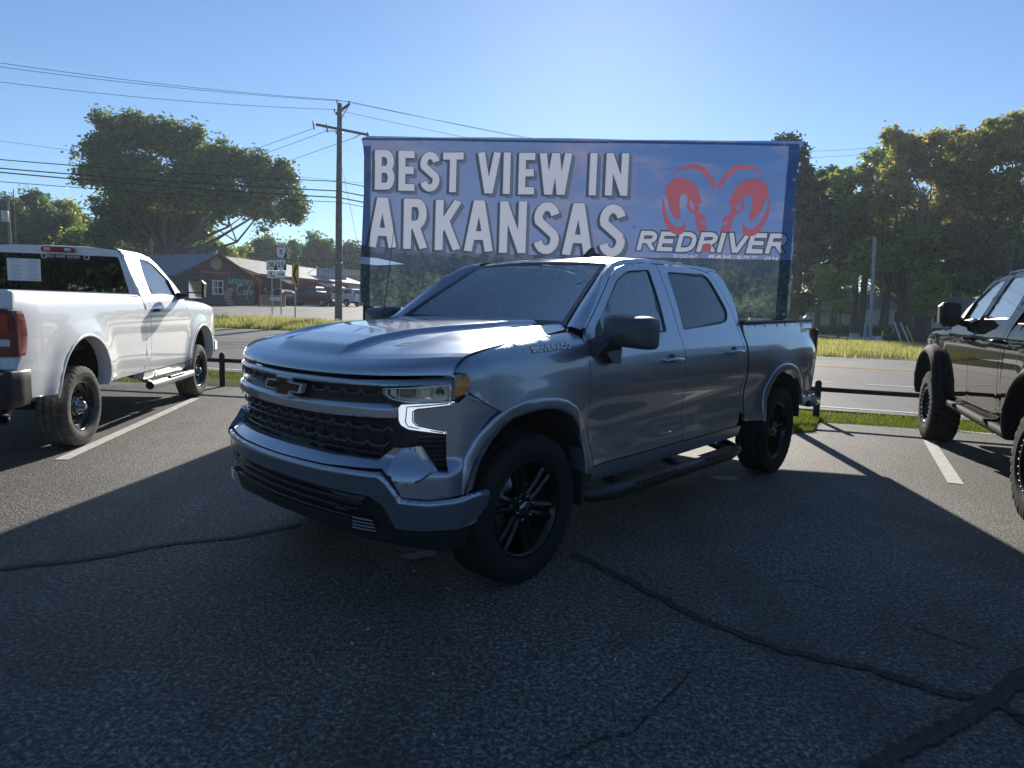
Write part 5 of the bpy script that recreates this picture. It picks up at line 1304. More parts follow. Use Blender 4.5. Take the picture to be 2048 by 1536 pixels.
horn = [(4.704, 3.228), (4.696, 3.313), (4.715, 3.37), (4.747, 3.422), (4.79, 3.457), (4.836, 3.482), (4.90, 3.498), (4.959, 3.492), (5.02, 3.475), (5.069, 3.447), (5.125, 3.40), (5.168, 3.34), (5.21, 3.245), (5.241, 3.141), (5.197, 3.117), (5.212, 2.994), (5.3, 2.949), (5.318, 2.853), (5.233, 2.909), (5.245, 2.84), (5.32, 2.817), (5.328, 2.748), (5.294, 2.50), (5.275, 2.58), (5.25, 2.665), (5.196, 2.753), (5.175, 2.86), (5.152, 2.97), (5.10, 2.99), (5.064, 3.023), (5.03, 3.06), (5.021, 3.1), (5.035, 3.17), (5.029, 3.224), (5.01, 3.258), (4.972, 3.268), (4.938, 3.255), (4.921, 3.223), (4.917, 3.16), (4.921, 3.099), (4.935, 3.02), (4.942, 2.944), (4.940, 2.91), (4.925, 2.894), (4.895, 2.90), (4.869, 2.92), (4.825, 2.97), (4.785, 3.027), (4.755, 3.12), (4.731, 3.213)]
lowp = [(4.667, 3.194), (4.695, 3.189), (4.70, 3.12), (4.714, 3.05), (4.74, 2.97), (4.777, 2.895), (4.815, 2.84), (4.86, 2.803), (4.90, 2.785), (4.939, 2.781), (4.97, 2.79), (4.992, 2.813), (5.005, 2.85), (5.003, 2.89), (5.018, 2.86), (5.025, 2.821), (5.027, 2.775), (5.02, 2.735), (4.995, 2.70), (4.961, 2.68), (4.92, 2.672), (4.883, 2.678), (4.84, 2.695), (4.803, 2.724), (4.765, 2.77), (4.734, 2.832), (4.70, 2.91), (4.678, 2.987), (4.668, 3.09)]
eye = [(5.069, 3.193), (5.12, 3.116), (5.141, 3.024), (5.085, 3.054), (5.062, 3.116)]
RRx = [4.325, 4.620, 4.895, 5.200, 5.490, 5.605, 5.905, 6.170]
RR_ = [('REDRIVER', RRx, lambda x: 2.430 - .006 * (x - 4.3), .290, dict(R=.255, E=.245, D=.265, I=.072, V=.285), .064)]
for mirx in (0, 1):
    mx_ = (lambda p: (10.86 - p[0], p[1] - .012)) if mirx else (lambda p: p)
    for pl, hl in ((archp, ()), (horn, ([mx_(p) for p in eye],))): paint_poly([mx_(p) for p in pl], C_R, hl)
layer(RR_, C_D, 0, 0, .020, None, .21); layer(RR_, C_W, 0, 0, -.001, None, .21)
for mirx in (0, 1): paint_poly([((10.86 - p[0], p[1] - .012) if mirx else p) for p in lowp], C_R)
paint_poly([(5.262, 2.435), (5.40, 2.432), (5.42, 2.52), (5.38, 2.555), (5.30, 2.55)], C_R)
for txt, x, h, cw, w, sh in (('DODGE', 4.885, .050, .062, .013, 0), ('RAM', 5.385, .055, .085, .022, 0), ('SRT', 5.77, .050, .085, .013, .25), ('Jeep', 6.17, .062, .052, .016, 0)):
    mb = MB(); text_mb(mb, txt, x, 2.335 if txt != 'Jeep' else 2.33, h, cw, w, flat, gap=.22, shear=sh); paint_mb(mb, C_W)
for k in range(2):
    mb = MB(); stroke_mb(mb, [(5.20 + .03 * k, 2.335), (5.245 + .03 * k, 2.385)], .016, flat); paint_mb(mb, C_R)
mb = MB(); stroke_mb(mb, arcpts(4.65, 2.355, .03, .02, 0, 360, 14), .010, flat); paint_mb(mb, (.5, .45, .2))
IM = bpy.data.images.new('banner lettering', PW, PH, alpha=True, float_buffer=True); IM.colorspace_settings.name = 'Non-Color'; IM.pixels.foreach_set(CAN.ravel()); IM.pack()
t = NT('banner print'); sx = t.n('ShaderNodeSeparateXYZ'); t.l(t.co(), sx.inputs[0]); X_, Z_ = sx.outputs[0], sx.outputs[2]
skyc = t.ramp(t.math('DIVIDE', X_, 6.6), [(0., (.17, .23, .39)), (.35, (.135, .215, .41)), (.62, (.11, .19, .42)), (.80, (.065, .155, .40)), (1., (.075, .18, .44))])
low = t.ramp(Z_, [(0, (.0, .0, .0)), (1., (1, 1, 1))]); zt = t.math('DIVIDE', t.math('SUBTRACT', Z_, 2.3), 1.8, True)
skyc = t.mix(t.math('MULTIPLY', t.math('SUBTRACT', 1., zt, True), .55), skyc, (.24, .33, .56))
mp = t.n('ShaderNodeMapping'); mp.inputs['Scale'].default_value = (.55, 1., 1.7); t.l(t.co(), mp.inputs[0])
cl = t.ramp(t.noise(1.35, 6, .55, mp.outputs[0]), [(.50, 0.), (.66, 1.)]); skyc = t.mix(t.math('MULTIPLY', cl, .75), skyc, (.31, .30, .42))
cl2 = t.ramp(t.noise(1.1, 5, .6, mp.outputs[0]), [(.30, 1.), (.42, 0.)]); skyc = t.mix(t.math('MULTIPLY', cl2, .35), skyc, (.11, .14, .30))
fn = t.noise(13, 9, .85); fn2 = t.noise(2.2, 4, .6)
fo = t.ramp(t.math('ADD', t.math('MULTIPLY', fn, .7), t.math('MULTIPLY', fn2, .35)), [(.44, (.018, .030, .045)), (.50, (.04, .065, .062)), (.55, (.10, .14, .10)), (.63, (.24, .29, .20))])
fo = t.mix(.22, fo, (.085, .115, .18)); hz_ = t.math('DIVIDE', t.math('SUBTRACT', Z_, 1.9), .5, True); fo = t.mix(t.math('MULTIPLY', hz_, .75), fo, (.06, .09, .15))
hor = t.math('ADD', 2.315, t.math('ADD', t.math('MULTIPLY', t.math('SUBTRACT', 1.2, X_, True), .09), t.math('MULTIPLY', t.noise(1.5, 3, .5, mp.outputs[0]), .04)))
isf = t.math('LESS_THAN', Z_, hor); c = t.mix(isf, skyc, fo)
lk = t.math('MULTIPLY', t.math('LESS_THAN', t.math('ABSOLUTE', t.math('SUBTRACT', Z_, t.math('ADD', 2.19, t.math('MULTIPLY', X_, -.06)))), t.math('MULTIPLY', .055, t.math('SUBTRACT', 1., t.math('DIVIDE', t.math('SUBTRACT', X_, .3, True), .45, True), True))), 1.)
c = t.mix(lk, c, (.42, .55, .80))
th_ = t.math('MULTIPLY', t.math('LESS_THAN', t.math('ABSOLUTE', t.math('SUBTRACT', Z_, t.math('SUBTRACT', 1.99, t.math('MULTIPLY', X_, .02)))), .035), t.math('MULTIPLY', t.math('GREATER_THAN', t.noise(16, 3, .6), .52), t.math('MULTIPLY', t.math('GREATER_THAN', X_, 1.25), t.math('LESS_THAN', X_, 2.6))))
c = t.mix(th_, c, (.45, .48, .52))
cb = t.n('ShaderNodeCombineXYZ'); t.l(t.math('DIVIDE', t.math('SUBTRACT', X_, PX0), PW / RES), cb.inputs[0]); t.l(t.math('DIVIDE', t.math('SUBTRACT', Z_, PZ0), PH / RES), cb.inputs[1])
im = t.n('ShaderNodeTexImage'); im.image = IM; im.extension = 'CLIP'; t.l(cb.outputs[0], im.inputs[0]); c = t.mix(im.outputs[1], c, im.outputs[0])
translucent(t, c, BK); M_BAN = t.m

outl = [(0., 1.468), (1.6, 1.452), (3.3, 1.456), (5., 1.470), (6.586, 1.485), (6.560, 2.4), (6.53, 3.4), (6.535, 3.78), (6.55, 3.90), (6.60, 3.975), (6.58, 4.005), (6.2, 4.008), (3.3, 4.052), (.119, 4.098), (.02, 4.06), (.05, 3.94), (.09, 3.7), (.05, 2.6)]
bs = sheet('banner_sheet', outl, bl_(0.), M_BAN, BN, sp=.06, inward=(0, 1, 0), thick=.004)
# grommets, hem, posts
for x, z in [(.06, 1.50), (.14, 4.02), (2.0, 3.98), (3.86, 3.985), (6.33, 3.965), (6.50, 3.47), (6.53, 3.05), (6.55, 2.56), (6.50, 1.55), (4.27, 2.78), (4.13, 2.62)]:
    mb = MB(); mb.lathe([(.008, .003), (.016, .004), (.020, .0)], 14, 'y'); mb.V = [(x + v[0], bwave(x, z) - .006 - v[1], z + v[2]) for v in mb.V]; mb.build('grommet', simple('grommet', (.6, .6, .62), .35, .8), bs)
for i, x in enumerate((.10, 6.46)):
    mb = MB(); mb.box((x, .16, 1.95), (.15, .13, 4.1), bev=.012); mb.build('post', M_POST, BN)

mb = MB(); mb.box((3.28, .05, 4.03), (6.5, .03, .03), rot=Matrix.Rotation(.0145, 3, 'Y'), bev=.01); mb.build('top_rail', M_POST, BN)

# ================================================================== THE LOW RAIL FENCE
pp_ = [(445, 772), (1631, 838), (1986, 864)]
fpts = [G(445, 773), G(1631, 838), G(1986, 865)]
fp = [(-13.3, lot_edge(-13.3) + .12), (-9.2, lot_edge(-9.2) + .1), (fpts[0].x, fpts[0].y), (-1.9, 10.95), (1.4, 10.47), (fpts[1].x, fpts[1].y), (fpts[2].x, fpts[2].y), (9.0, 8.35)]
FE = empty('rail_fence', (fpts[1].x, fpts[1].y, 0), 0, 'low black stained post and rail fence along the road side edge of the car park', 'fence')
o0 = Vector((fpts[1].x, fpts[1].y, 0))
for i, (x, y) in enumerate(fp):
    x, y = x - o0.x, y - o0.y
    mb = MB(); mb.tube([(x, y, -.1), (x, y, .545), (x, y, .575), (x, y, .590)], [.048, .048, .04, .015], 10); mb.build('post', M_POST, FE)
    if i < len(fp) - 1:
        a, b = Vector((x, y, .455)), Vector((fp[i + 1][0] - o0.x, fp[i + 1][1] - o0.y, .455)); mb = MB(); mb.tube([a, b], .036, 8); mb.build('rail', M_POST, FE)
# ================================================================== POLES, WIRES, SIGNS
M_WOOD = simple('weathered pole wood', (.20, .165, .13), .85, var=.35, vs=5, bumps=.6, bsc=30)
M_GALV = simple('galvanised steel', (.34, .36, .38), .45, metal=.6, var=.15, vs=12)
M_WIRE = simple('dark cable', (.02, .02, .022), .6)
M_PORC = simple('porcelain', (.35, .33, .32), .3)
def V3(px, py, d): return P(px, py, d)
base = P(677, 640, 35.); zt = terr(base.x, base.y)
UP = empty('utility_pole', (base.x, base.y, zt - .1), 0, 'tall weathered wooden utility pole with cross arms between the curve sign and the banner', 'utility pole')
UP0 = Vector((base.x, base.y, zt - .1)); top = P(678, 207, 35.).z - UP0.z
mb = MB(); mb.tube([(0, 0, 0), (0, 0, top * .5), (.02, 0, top)], [.20, .165, .115], 14); mb.build('pole', M_WOOD, UP)
def loc(px, py, d): return P(px, py, d) - UP0
a1 = loc(632, 249, 34.3); a2 = loc(737, 270, 35.9)
mb = MB(); mb.tube([a1, a2], .075, 4); mb.build('cross_arm', M_WOOD, UP)
mb = MB(); mb.tube([loc(672, 228, 35.1), loc(699, 208, 34.6)], .07, 4); mb.build('cross_arm', M_WOOD, UP)
mb = MB(); mb.tube([loc(681, 240, 35), loc(697, 212, 34.7)], .022, 6); mb.build('arm_brace', M_GALV, UP)
mb = MB(); mb.tube([loc(650, 262, 34.8), loc(680, 262, 35)], .022, 6); mb.build('arm_brace', M_GALV, UP)
mb = MB(); mb.tube([loc(708, 276, 35.5), loc(722, 268, 35.7)], .022, 6); mb.build('arm_brace', M_GALV, UP)
for q in ((674, 203, 35), (699, 205, 34.6), (669, 221, 35.2)):
    c = loc(*q); mb = MB(); mb.lathe([(.0, .10), (.035, .09), (.045, .05), (.03, .03), (.045, .0), (.02, -.10)], 10, 'z', tuple(c)); mb.build('insulator', M_PORC, UP)
for q in ((626, 250, 34.3), (653, 256, 34.6), (735, 272, 35.9)):
    c = loc(*q); mb = MB(); mb.tube([c + Vector((0, 0, .22)), c + Vector((.03, 0, .0)), c + Vector((.06, 0, -.22))], [.03, .05, .03], 8); mb.build('fuse_cutout', M_GALV, UP)
for z in (top - 1.45, 3.1, 2.2):
    mb = MB(); mb.lathe([(.175, -.03), (.19, -.03), (.19, .03), (.175, .03)], 14, 'z', (0, 0, z)); mb.build('pole_band', M_GALV, UP)
ncab = 0
def cable(a, b, sag, r, label, n=14, grp='overhead cables'):
    a, b = Vector(a), Vector(b); pts = []
    for i in range(n + 1):
        t = i / n; p = a + (b - a) * t; p.z -= sag * 4 * t * (1 - t); pts.append(p)
    o = pts[0].copy(); mb = MB(); mb.tube([p - o for p in pts], r, 5, cap=False); ob = mb.build('overhead_cable', M_WIRE); ob.location = o
    return meta(ob, label, 'cable', grp)
cable(V3(-260, 85, 27), V3(675, 200, 35), .25, .010, 'topmost thin power line crossing the sky left of the wooden pole')
cable(V3(-260, 96, 27.4), V3(699, 203, 34.6), .25, .010, 'second thin power line just under the topmost one left of the wooden pole')
cable(V3(-260, 128, 27.8), V3(669, 219, 35.2), .3, .010, 'third thin power line from the top on the left')
cable(V3(675, 200, 35), V3(1500, 345, 52), .25, .010, 'upper of the thin power lines going down behind the banner')
cable(V3(699, 203, 34.6), V3(1500, 352, 52), .25, .010, 'middle thin power line going down behind the banner')
cable(V3(669, 219, 35.2), V3(1500, 372, 52), .3, .010, 'lowest thin power line going down behind the banner')
cable(V3(626, 257, 34.3), V3(-50, 470, 90), .5, .012, 'thin line slanting down left from the outer end of the cross arm')
cable(V3(653, 262, 34.6), V3(-30, 478, 92), .6, .012, 'thin line slanting down left from beside the pole')
cable(V3(708, 276, 35.6), V3(30, 482, 95), .6, .012, 'thin line slanting down left from the right part of the cross arm')
cable(V3(-200, 254, 50), V3(1120, 398, 60), .5, .012, 'faint single line passing behind the top of the large oak')
for k, (y0, y1, r, lb) in enumerate(((305, 368, .022, 'highest of the four thick communication cables at left'), (322, 387, .028, 'second thick communication cable from the top at left'), (329, 400, .030, 'third thick communication cable from the top at left'), (350, 409, .016, 'lowest of the four communication cables at left'))):
    cable(V3(-160, y0, 31), V3(677, y1 - 5, 34.9), .12, r, lb); cable(V3(677, y1 - 5, 34.9), V3(1300, y1 + 100, 42), .12, r, lb.replace('at left', 'going right behind the banner').replace('of the four thick ', 'piece of the thick ').replace('of the four ', 'piece of the '))
cable(V3(679, 312, 34.9), V3(722, 520, 33.), 0, .009, 'guy wire running down right from the wooden pole')
cable(V3(1590, 303, 60), V3(1900, 278, 50), .2, .013, 'upper faint line between the pine and the maple at right')
cable(V3(1590, 316, 60), V3(1900, 288, 50), .2, .013, 'lower faint line between the pine and the maple at right')

M_SIGNW = simple('sign white', (.72, .73, .72), .45); M_SIGNK = simple('sign black', (.012, .012, .012), .5); M_SIGNY = simple('sign yellow', (.80, .40, .02), .45)
def signpost(name, px, pyb, d, hts, label):
    b = P(px, pyb, d); z0 = terr(b.x, b.y); o = Vector((b.x, b.y, z0 - .08)); E_ = empty(name, o, 0, label, 'road sign')
    mb = MB(); 
    mb.box((0, .03, hts / 2), (.06, .03, hts)); mb.build('post', M_GALV, E_); return E_, o
def plate(E_, o, cx, cy, d, w, h, mat, back=None, lift_only=False):
    c = P(cx, cy, d) - o; mb = MB(); mb.box((c.x, -.01, c.z), (w, .008, h), bev=.003); return mb.build('plate', mat, E_), c
def platetext(E_, par, c, txt, h, cw, w, mat=M_SIGNK, off=-.018):
    mb = MB(); n = 0.
    for ch in txt: n += (GL[ch][0] * (cw - w) + w) + .3 * cw
    n -= .3 * cw; text_mb(mb, txt, -n / 2, -h / 2, h, cw, w, lambda u, v, z: (c.x + u, off - z, c.z + v), gap=.3, zi=.0002); return mb.build('numeral', mat, par)
def arshape(E_, o, cx, cy, d, txt):
    """black square with a white state outline: notched lower corners, slanted right edge"""
    c = P(cx, cy, d) - o; s_ = .61
    mb = MB(); mb.box((c.x, -.005, c.z), (s_, .006, s_)); bk = mb.build('plate', M_SIGNK, E_)
    q = [(-.46, .47), (.46, .47), (.46, .38), (.40, .36), (.47, .40), (.36, .02), (.25, -.30), (.25, -.47), (-.36, -.47), (-.36, -.34), (-.44, -.34)]
    q = [(-.46, .47), (.38, .47), (.36, .40), (.47, .40), (.38, .08), (.26, -.18), (.22, -.47), (-.36, -.47), (-.36, -.33), (-.44, -.33)]
    mb = MB(); mb.prism(q, lambda a, b, e: (c.x + a * s_, -.012 - .003 * e, c.z + b * s_)); mb.build('state_outline', M_SIGNW, bk)
    platetext(E_, bk, c + Vector((-.02, 0, .02)), txt, .29, .17, .045)
D1 = 39.5
E1, o1 = signpost('route_sign', 544, 633, D1, 3.35, 'route marker 16 with a turn arrow plate, left of the two white sign posts')
arshape(E1, o1, 543.5, 530, D1, '16')
p1, c1 = plate(E1, o1, 543.5, 549, D1, .53, .42, M_SIGNW)
mb = MB(); stroke_mb(mb, [(-.04, .08), (-.04, -.10), (.10, -.10)], .05, lambda u, v, z: (c1.x + u, -.018, c1.z + v)); 
mb.add([(c1.x - .10, -.018, c1.z + .06), (c1.x + .02, -.018, c1.z + .06), (c1.x - .04, -.018, c1.z + .16)], [(0, 1, 2)]); mb.add([(c1.x + .09, -.018, c1.z - .16), (c1.x + .09, -.018, c1.z - .04), (c1.x + .18, -.018, c1.z - .10)], [(0, 1, 2)]); mb.build('arrow', M_SIGNK, p1)
E2, o2 = signpost('route_sign', 562, 637, D1, 4.0, 'route markers 5 over 25 and a right arrow plate on the taller white sign post')
arshape(E2, o2, 563, 505, D1, '5'); arshape(E2, o2, 562.5, 530, D1, '25')
p2, c2 = plate(E2, o2, 562, 549, D1, .53, .42, M_SIGNW)
mb = MB(); stroke_mb(mb, [(-.18, 0), (.08, 0)], .05, lambda u, v, z: (c2.x + u, -.018, c2.z + v)); mb.add([(c2.x + .06, -.018, c2.z - .08), (c2.x + .06, -.018, c2.z + .08), (c2.x + .19, -.018, c2.z)], [(0, 1, 2)]); mb.build('arrow', M_SIGNK, p2)
D3 = 33.
E3, o3 = signpost('curve_sign', 590, 641, D3, 2.6, 'yellow chevron curve sign with a black arrow beside the utility pole')
p3, c3 = plate(E3, o3, 591, 548, D3, .34, 1.0, M_SIGNY)
mb = MB(); mb.prism([(.02, .46), (.13, .46), (-.02, .0), (.13, -.46), (.02, -.46), (-.14, .0)], lambda a, b, e: (c3.x + a, -.017 - .002 * e, c3.z + b)); mb.build('chevron', M_SIGNK, p3)

# service pole on the right with its boxes
def item(name, px, py, d, label, cat):
    b = P(px, py, d); o = Vector((b.x, b.y, terr(b.x, b.y) - .05)); return empty(name, o, 0, label, cat), o
E4, o4 = item('service_pole', 1735, 684, 40., 'plain grey square service pole in front of the dark trees at right', 'pole')
mb = MB(); mb.box((0, 0, 3.12), (.15, .15, 6.25), rot=Matrix.Rotation(-.045, 3, 'Y'), bev=.01); mb.build('pole', simple('grey timber', (.30, .31, .33), .8, var=.2, vs=6, bumps=.4, bsc=30), E4)
mb = MB(); mb.box((-.20, -.02, .60), (.14, .14, 1.2), bev=.02); mb.build('conduit_box', simple('grey conduit', (.26, .29, .38), .5), E4)
for (px, py, d, w, h, col, lb) in ((1708, 678, 43, .52, .42, (.42, .47, .48), 'low pale metal utility cabinet in the dry grass left of the service pole'), (1752, 686, 40, .40, .36, (.50, .56, .60), 'small pale blue box right at the foot of the service pole')):
    e, o = item('utility_box', px, py, d, lb, 'utility box'); mb = MB(); mb.box((0, 0, h / 2 + .03), (w, .35, h), bev=.02); mb.box((0, 0, h + .05), (w * 1.05, .37, .03), bev=.01); mb.build('cabinet', simple('box ' + lb[:9], col, .5), e); mb = MB(); mb.box((0, -.18, h / 2 + .03), (w * .8, .01, h * .7)); mb.build('door', simple('box ' + lb[:9], col, .5), e)
e, o = item('marker_post', 1763, 688, 39, 'short post with a yellow cap in front of the bushes', 'marker'); mb = MB(); mb.box((0, 0, .30), (.05, .03, .6)); mb.build('post', M_GALV, e); mb = MB(); mb.box((0, 0, .62), (.11, .04, .26), bev=.01); mb.build('cap', simple('marker yellow', (.75, .5, .02), .5), e)
for px, py, tx, ty, col, lb in ((1803, 689, 1789, 645, (.55, .55, .56), 'leftmost white guy wire guard leaning by the bushes'), (1819, 689, 1801, 646, (.55, .55, .56), 'middle guy wire guard, white and leaning'), (1828, 691, 1813, 653, (.65, .36, .04), 'rightmost guy wire guard, orange yellow and leaning')):
    b = P(px, py, 41.); o = Vector((b.x, b.y, terr(b.x, b.y) - .05)); mb = MB(); mb.tube([(0, 0, 0), tuple(P(tx, ty, 42.) - o)], .045, 8); ob = mb.build('guy_wire_guard', simple('guard' + str(col[0]), col, .5)); ob.location = o; meta(ob, lb, 'guard', 'guy wire guards')
# poles behind the white pickup
for px, yt, d, r, lb in ((3, 405, 80., .17, 'dark wooden pole at the very left edge'), (26, 394, 80., .19, 'grey wooden pole carrying a transformer above the white pickup'), (38, 378, 84., .07, 'thin tall mast right of the transformer pole'), (305, 478, 66., .19, 'cut off wooden pole in front of the oak trunk')):
    b = P(px, 605, d); z = terr(b.x, b.y); t_ = P(px, yt, d).z; e = empty('utility_pole', (b.x, b.y, z), 0, lb, 'utility pole'); mb = MB(); mb.tube([(0, 0, 0), (0, 0, t_ - z)], [r, r * .7], 10); mb.build('pole', M_WOOD, e)
    if px == 26:
        mb = MB(); c = P(15, 433, d); mb.lathe([(0, .62), (.36, .58), (.38, .5), (.38, -.6), (.34, -.66), (0, -.66)], 16, 'z', (c.x - b.x, -.4, c.z - z)); mb.build('transformer', simple('transformer grey', (.45, .48, .50), .5), e)
        mb = MB(); mb.box((-.9, 0, t_ - z - .3), (2.4, .12, .12)); mb.build('cross_arm', M_WOOD, e)

# ================================================================== THE CAFE
M_BARN = None
t = NT('grey weathered boards'); w_ = t.n('ShaderNodeTexWave'); w_.bands_direction = 'X'; w_.inputs['Scale'].default_value = 1.2; w_.inputs['Distortion'].default_value = .3; t.l(t.co(), w_.inputs['Vector'])
mpn = t.n('ShaderNodeMapping'); mpn.inputs['Scale'].default_value = (7., 7., .8); t.l(t.co(), mpn.inputs[0])
t.set(col=t.ramp(t.noise(1.6, 6, .7, mpn.outputs[0]), [(.3, (.055, .05, .05)), (.55, (.13, .12, .125)), (.75, (.24, .21, .20))]), rough=.9, spec=.15); M_BARN = t.m
M_TINR = simple('grey blue tin roof', (.22, .25, .31), .45, metal=.3, var=.12, vs=3)
M_TINW = simple('pale tin roof', (.50, .49, .45), .5, metal=.15, var=.18, vs=2)
M_REDW = simple('barn red wall', (.20, .045, .035), .85, var=.3, vs=2.5)
M_ORW = simple('orange red trim', (.30, .095, .06), .8, var=.15, vs=4)
fa = P(343, 548, 53.); fb = P(515, 556, 60.)
fd_ = Vector((fb.x - fa.x, fb.y - fa.y, 0)); Wf = fd_.length; CRZ = math.atan2(fd_.y, fd_.x)
zb0 = .78; CF = empty('cafe_building', (fa.x, fa.y, zb0), CRZ, 'weathered grey gabled cafe with painted lettering on its front wall beyond the road', 'building')
eh = fa.z - zb0 - .1; ph = eh + 2.05; Wf2 = Wf
def wall_panel(E_, nm, poly, y0, y1, mat, holes=()):
    return sheet(nm, poly, lambda x, z: (x, y0, z), mat, E_, sp=3., holes=holes, inward=(0, 1, 0), thick=y1 - y0)
win = [(3.58, 1.18), (4.58, 1.18), (4.58, 2.30), (3.58, 2.30)]
fw = wall_panel(CF, 'front_wall', [(.35, 0), (Wf - .35, 0), (Wf - .35, eh - .1), (Wf / 2, ph - .15), (.35, eh - .1)], 0., .12, M_BARN, holes=[win])
nb = 36
for k in range(nb):                                                   # board battens
    x = .35 + (Wf - .7) * k / (nb - 1); zt_ = eh - .1 + (ph - .05 - eh) * (1 - abs(x - Wf / 2) / (Wf / 2 - .35))
    segs = [(0, zt_)] if not (3.5 < x < 4.65) else [(0, 1.14), (2.34, zt_)]
    for a, b in segs:
        mb = MB(); mb.box((x, -.012, (a + b) / 2), (.035, .022, max(b - a - .06, .05))); mb.build('batten', M_BARN, fw)
mb = MB(); mb.box((4.08, .06, 1.74), (1., .02, 1.12)); wd = mb.build('window', M_PRIV, CF)
mb = MB()
for bx, bz, sx_, sz in ((4.08, 1.18, 1.1, .09), (4.08, 2.30, 1.1, .09), (3.60, 1.74, .09, 1.03), (4.56, 1.74, .09, 1.03), (4.08, 1.74, .10, 1.03), (4.08, 1.74, .86, .07)): mb.box((bx, .0 - .02, bz), (sx_, .05, sz))
mb.build('window_frame', simple('window white', (.7, .7, .7), .6), wd)
LEN = 9.5
wall_panel(CF, 'side_wall', [(0, 0)] * 0 + [(.35, 0), (Wf - .35, 0), (Wf - .35, eh), (.35, eh)], LEN - .3, LEN - .2, M_BARN)
for x in (.36, Wf - .36): MB().box((x, LEN / 2, eh / 2), (.12, LEN - .4, eh)).build('side_wall', M_BARN, CF)
ov = .45
for sg in (-1, 1):
    def rf(u, v, sg=sg):
        x = Wf / 2 + sg * (Wf / 2 + .05) * u; z = ph + (eh - ph - .02) * u + .012 * (1 if int(v * 60) % 3 == 0 else 0); return (x, -ov + (LEN + ov) * v, z)
    mb = MB(); mb.grid(rf, 4, 60, smooth=False); mb.build('roof', M_TINR, CF)
    mb = MB(); a, b = Vector((Wf / 2, -ov - .02, ph - .09)), Vector((Wf / 2 + sg * (Wf / 2 + .05), -ov - .02, eh - .11)); mb.tube([a, b], .12, 4, flat=.5); mb.build('barge_board', M_ORW, CF)
    mb = MB(); mb.grid(lambda u, v: (Wf / 2 + sg * (Wf / 2) * u, -ov + ov * v, ph - .10 + (eh - ph) * u), 2, 1); mb.build('soffit', M_ORW, CF)
mb = MB(); mb.lathe([(0, .03), (.52, .03), (.54, 0)], 28, 'y'); mb.V = [(3.98 + v[0], -.05 - v[1], 3.75 + v[2]) for v in mb.V]; rs = mb.build('round_sign', simple('round sign green', (.33, .38, .24), .7), CF)
mb = MB(); text_mb(mb, 'HERE', 3.66, 3.58, .22, .15, .04, lambda u, v, z: (u, -.09 - z, v), zi=.001); mb.build('sign_lettering', simple('ochre', (.45, .35, .12), .7), rs)
mb = MB(); mb.prism([(2.43, 3.09), (5.15, 3.09), (5.15, 3.22), (5.47, 2.97), (5.15, 2.72), (5.15, 2.85), (2.43, 2.85)], lambda x, z, e: (x, -.04 - .04 * e, z)); ar = mb.build('arrow_sign', simple('arrow red', (.34, .06, .05), .6), CF)
for k in range(14): MB().lathe([(0, .02), (.035, .0)], 8, 'y', (2.55 + k * .195, -.10, 2.97)).build('bulb', simple('bulb glass', (.6, .5, .4), .3), ar)
M_PG = simple('faded pale green', (.30, .40, .33), .8, var=.2, vs=6); M_PC = simple('faded cream', (.50, .42, .34), .8, var=.2, vs=6); M_PR = simple('faded red paint', (.34, .07, .06), .8, var=.2, vs=6)
fl_ = lambda u, v, z: (u, -.036 - z, v)
mb = MB(); text_mb(mb, 'ARROWS', 5.03, 2.06, .50, .385, .105, fl_, gap=.10, zi=.0006); mb.build('wall_lettering', M_PG, fw)
def script(pts_list, x0, z0, sc, w, mat):
    mb = MB()
    for k, pts in enumerate(pts_list): stroke_mb(mb, [(x0 + a * sc + .18 * b * sc, z0 + b * sc) for a, b in pts], w, lambda u, v, z: (u, -.040 - .0006 * k, v))
    mb.build('wall_lettering', mat, fw)
script([_arc(.45, .60, .42, .55, 50, 300, 14), [(.0, 1.0), (.25, 1.12), (.5, 1.0)]], 5.85, 1.20, .78, .13, M_PC)
script([_arc(1.05, .28, .17, .25, 20, 380, 12) + [(1.22, .5), (1.22, .08), (1.34, .1)]], 5.85, 1.20, .78, .09, M_PC)
script([[(1.34, .1), (1.5, .5), (1.72, 1.0), (1.60, 1.08), (1.50, .8), (1.45, -.45), (1.30, -.5)], [(1.34, .5), (1.8, .5)]], 5.85, 1.20, .78, .09, M_PC)
script([[(1.78, .28)] + _arc(1.95, .28, .16, .24, 0, 300, 12)], 5.85, 1.20, .78, .09, M_PC)
for r_, mt in ((.66, M_PC), (.55, M_PR), (.42, M_PC), (.30, M_PR), (.16, M_PC)):
    mb = MB(); stroke_mb(mb, arcpts(5.32, 1.03, r_ * .85, r_, 60, 300, 18), .115, lambda u, v, z: (u, -.037 - .001 * (1 - r_), v)); mb.build('target_ring', mt, fw)
mb = MB()
for k in range(4):
    for q in range(16):
        if random.random() < .75: mb.box((5.85 + q * .125, -.036, .86 - k * .14), (.085, .002, .05))
ob = mb.build('faded_small_lettering', simple('faded grey print', (.19, .18, .18), .9), fw); meta(ob, kind='stuff')

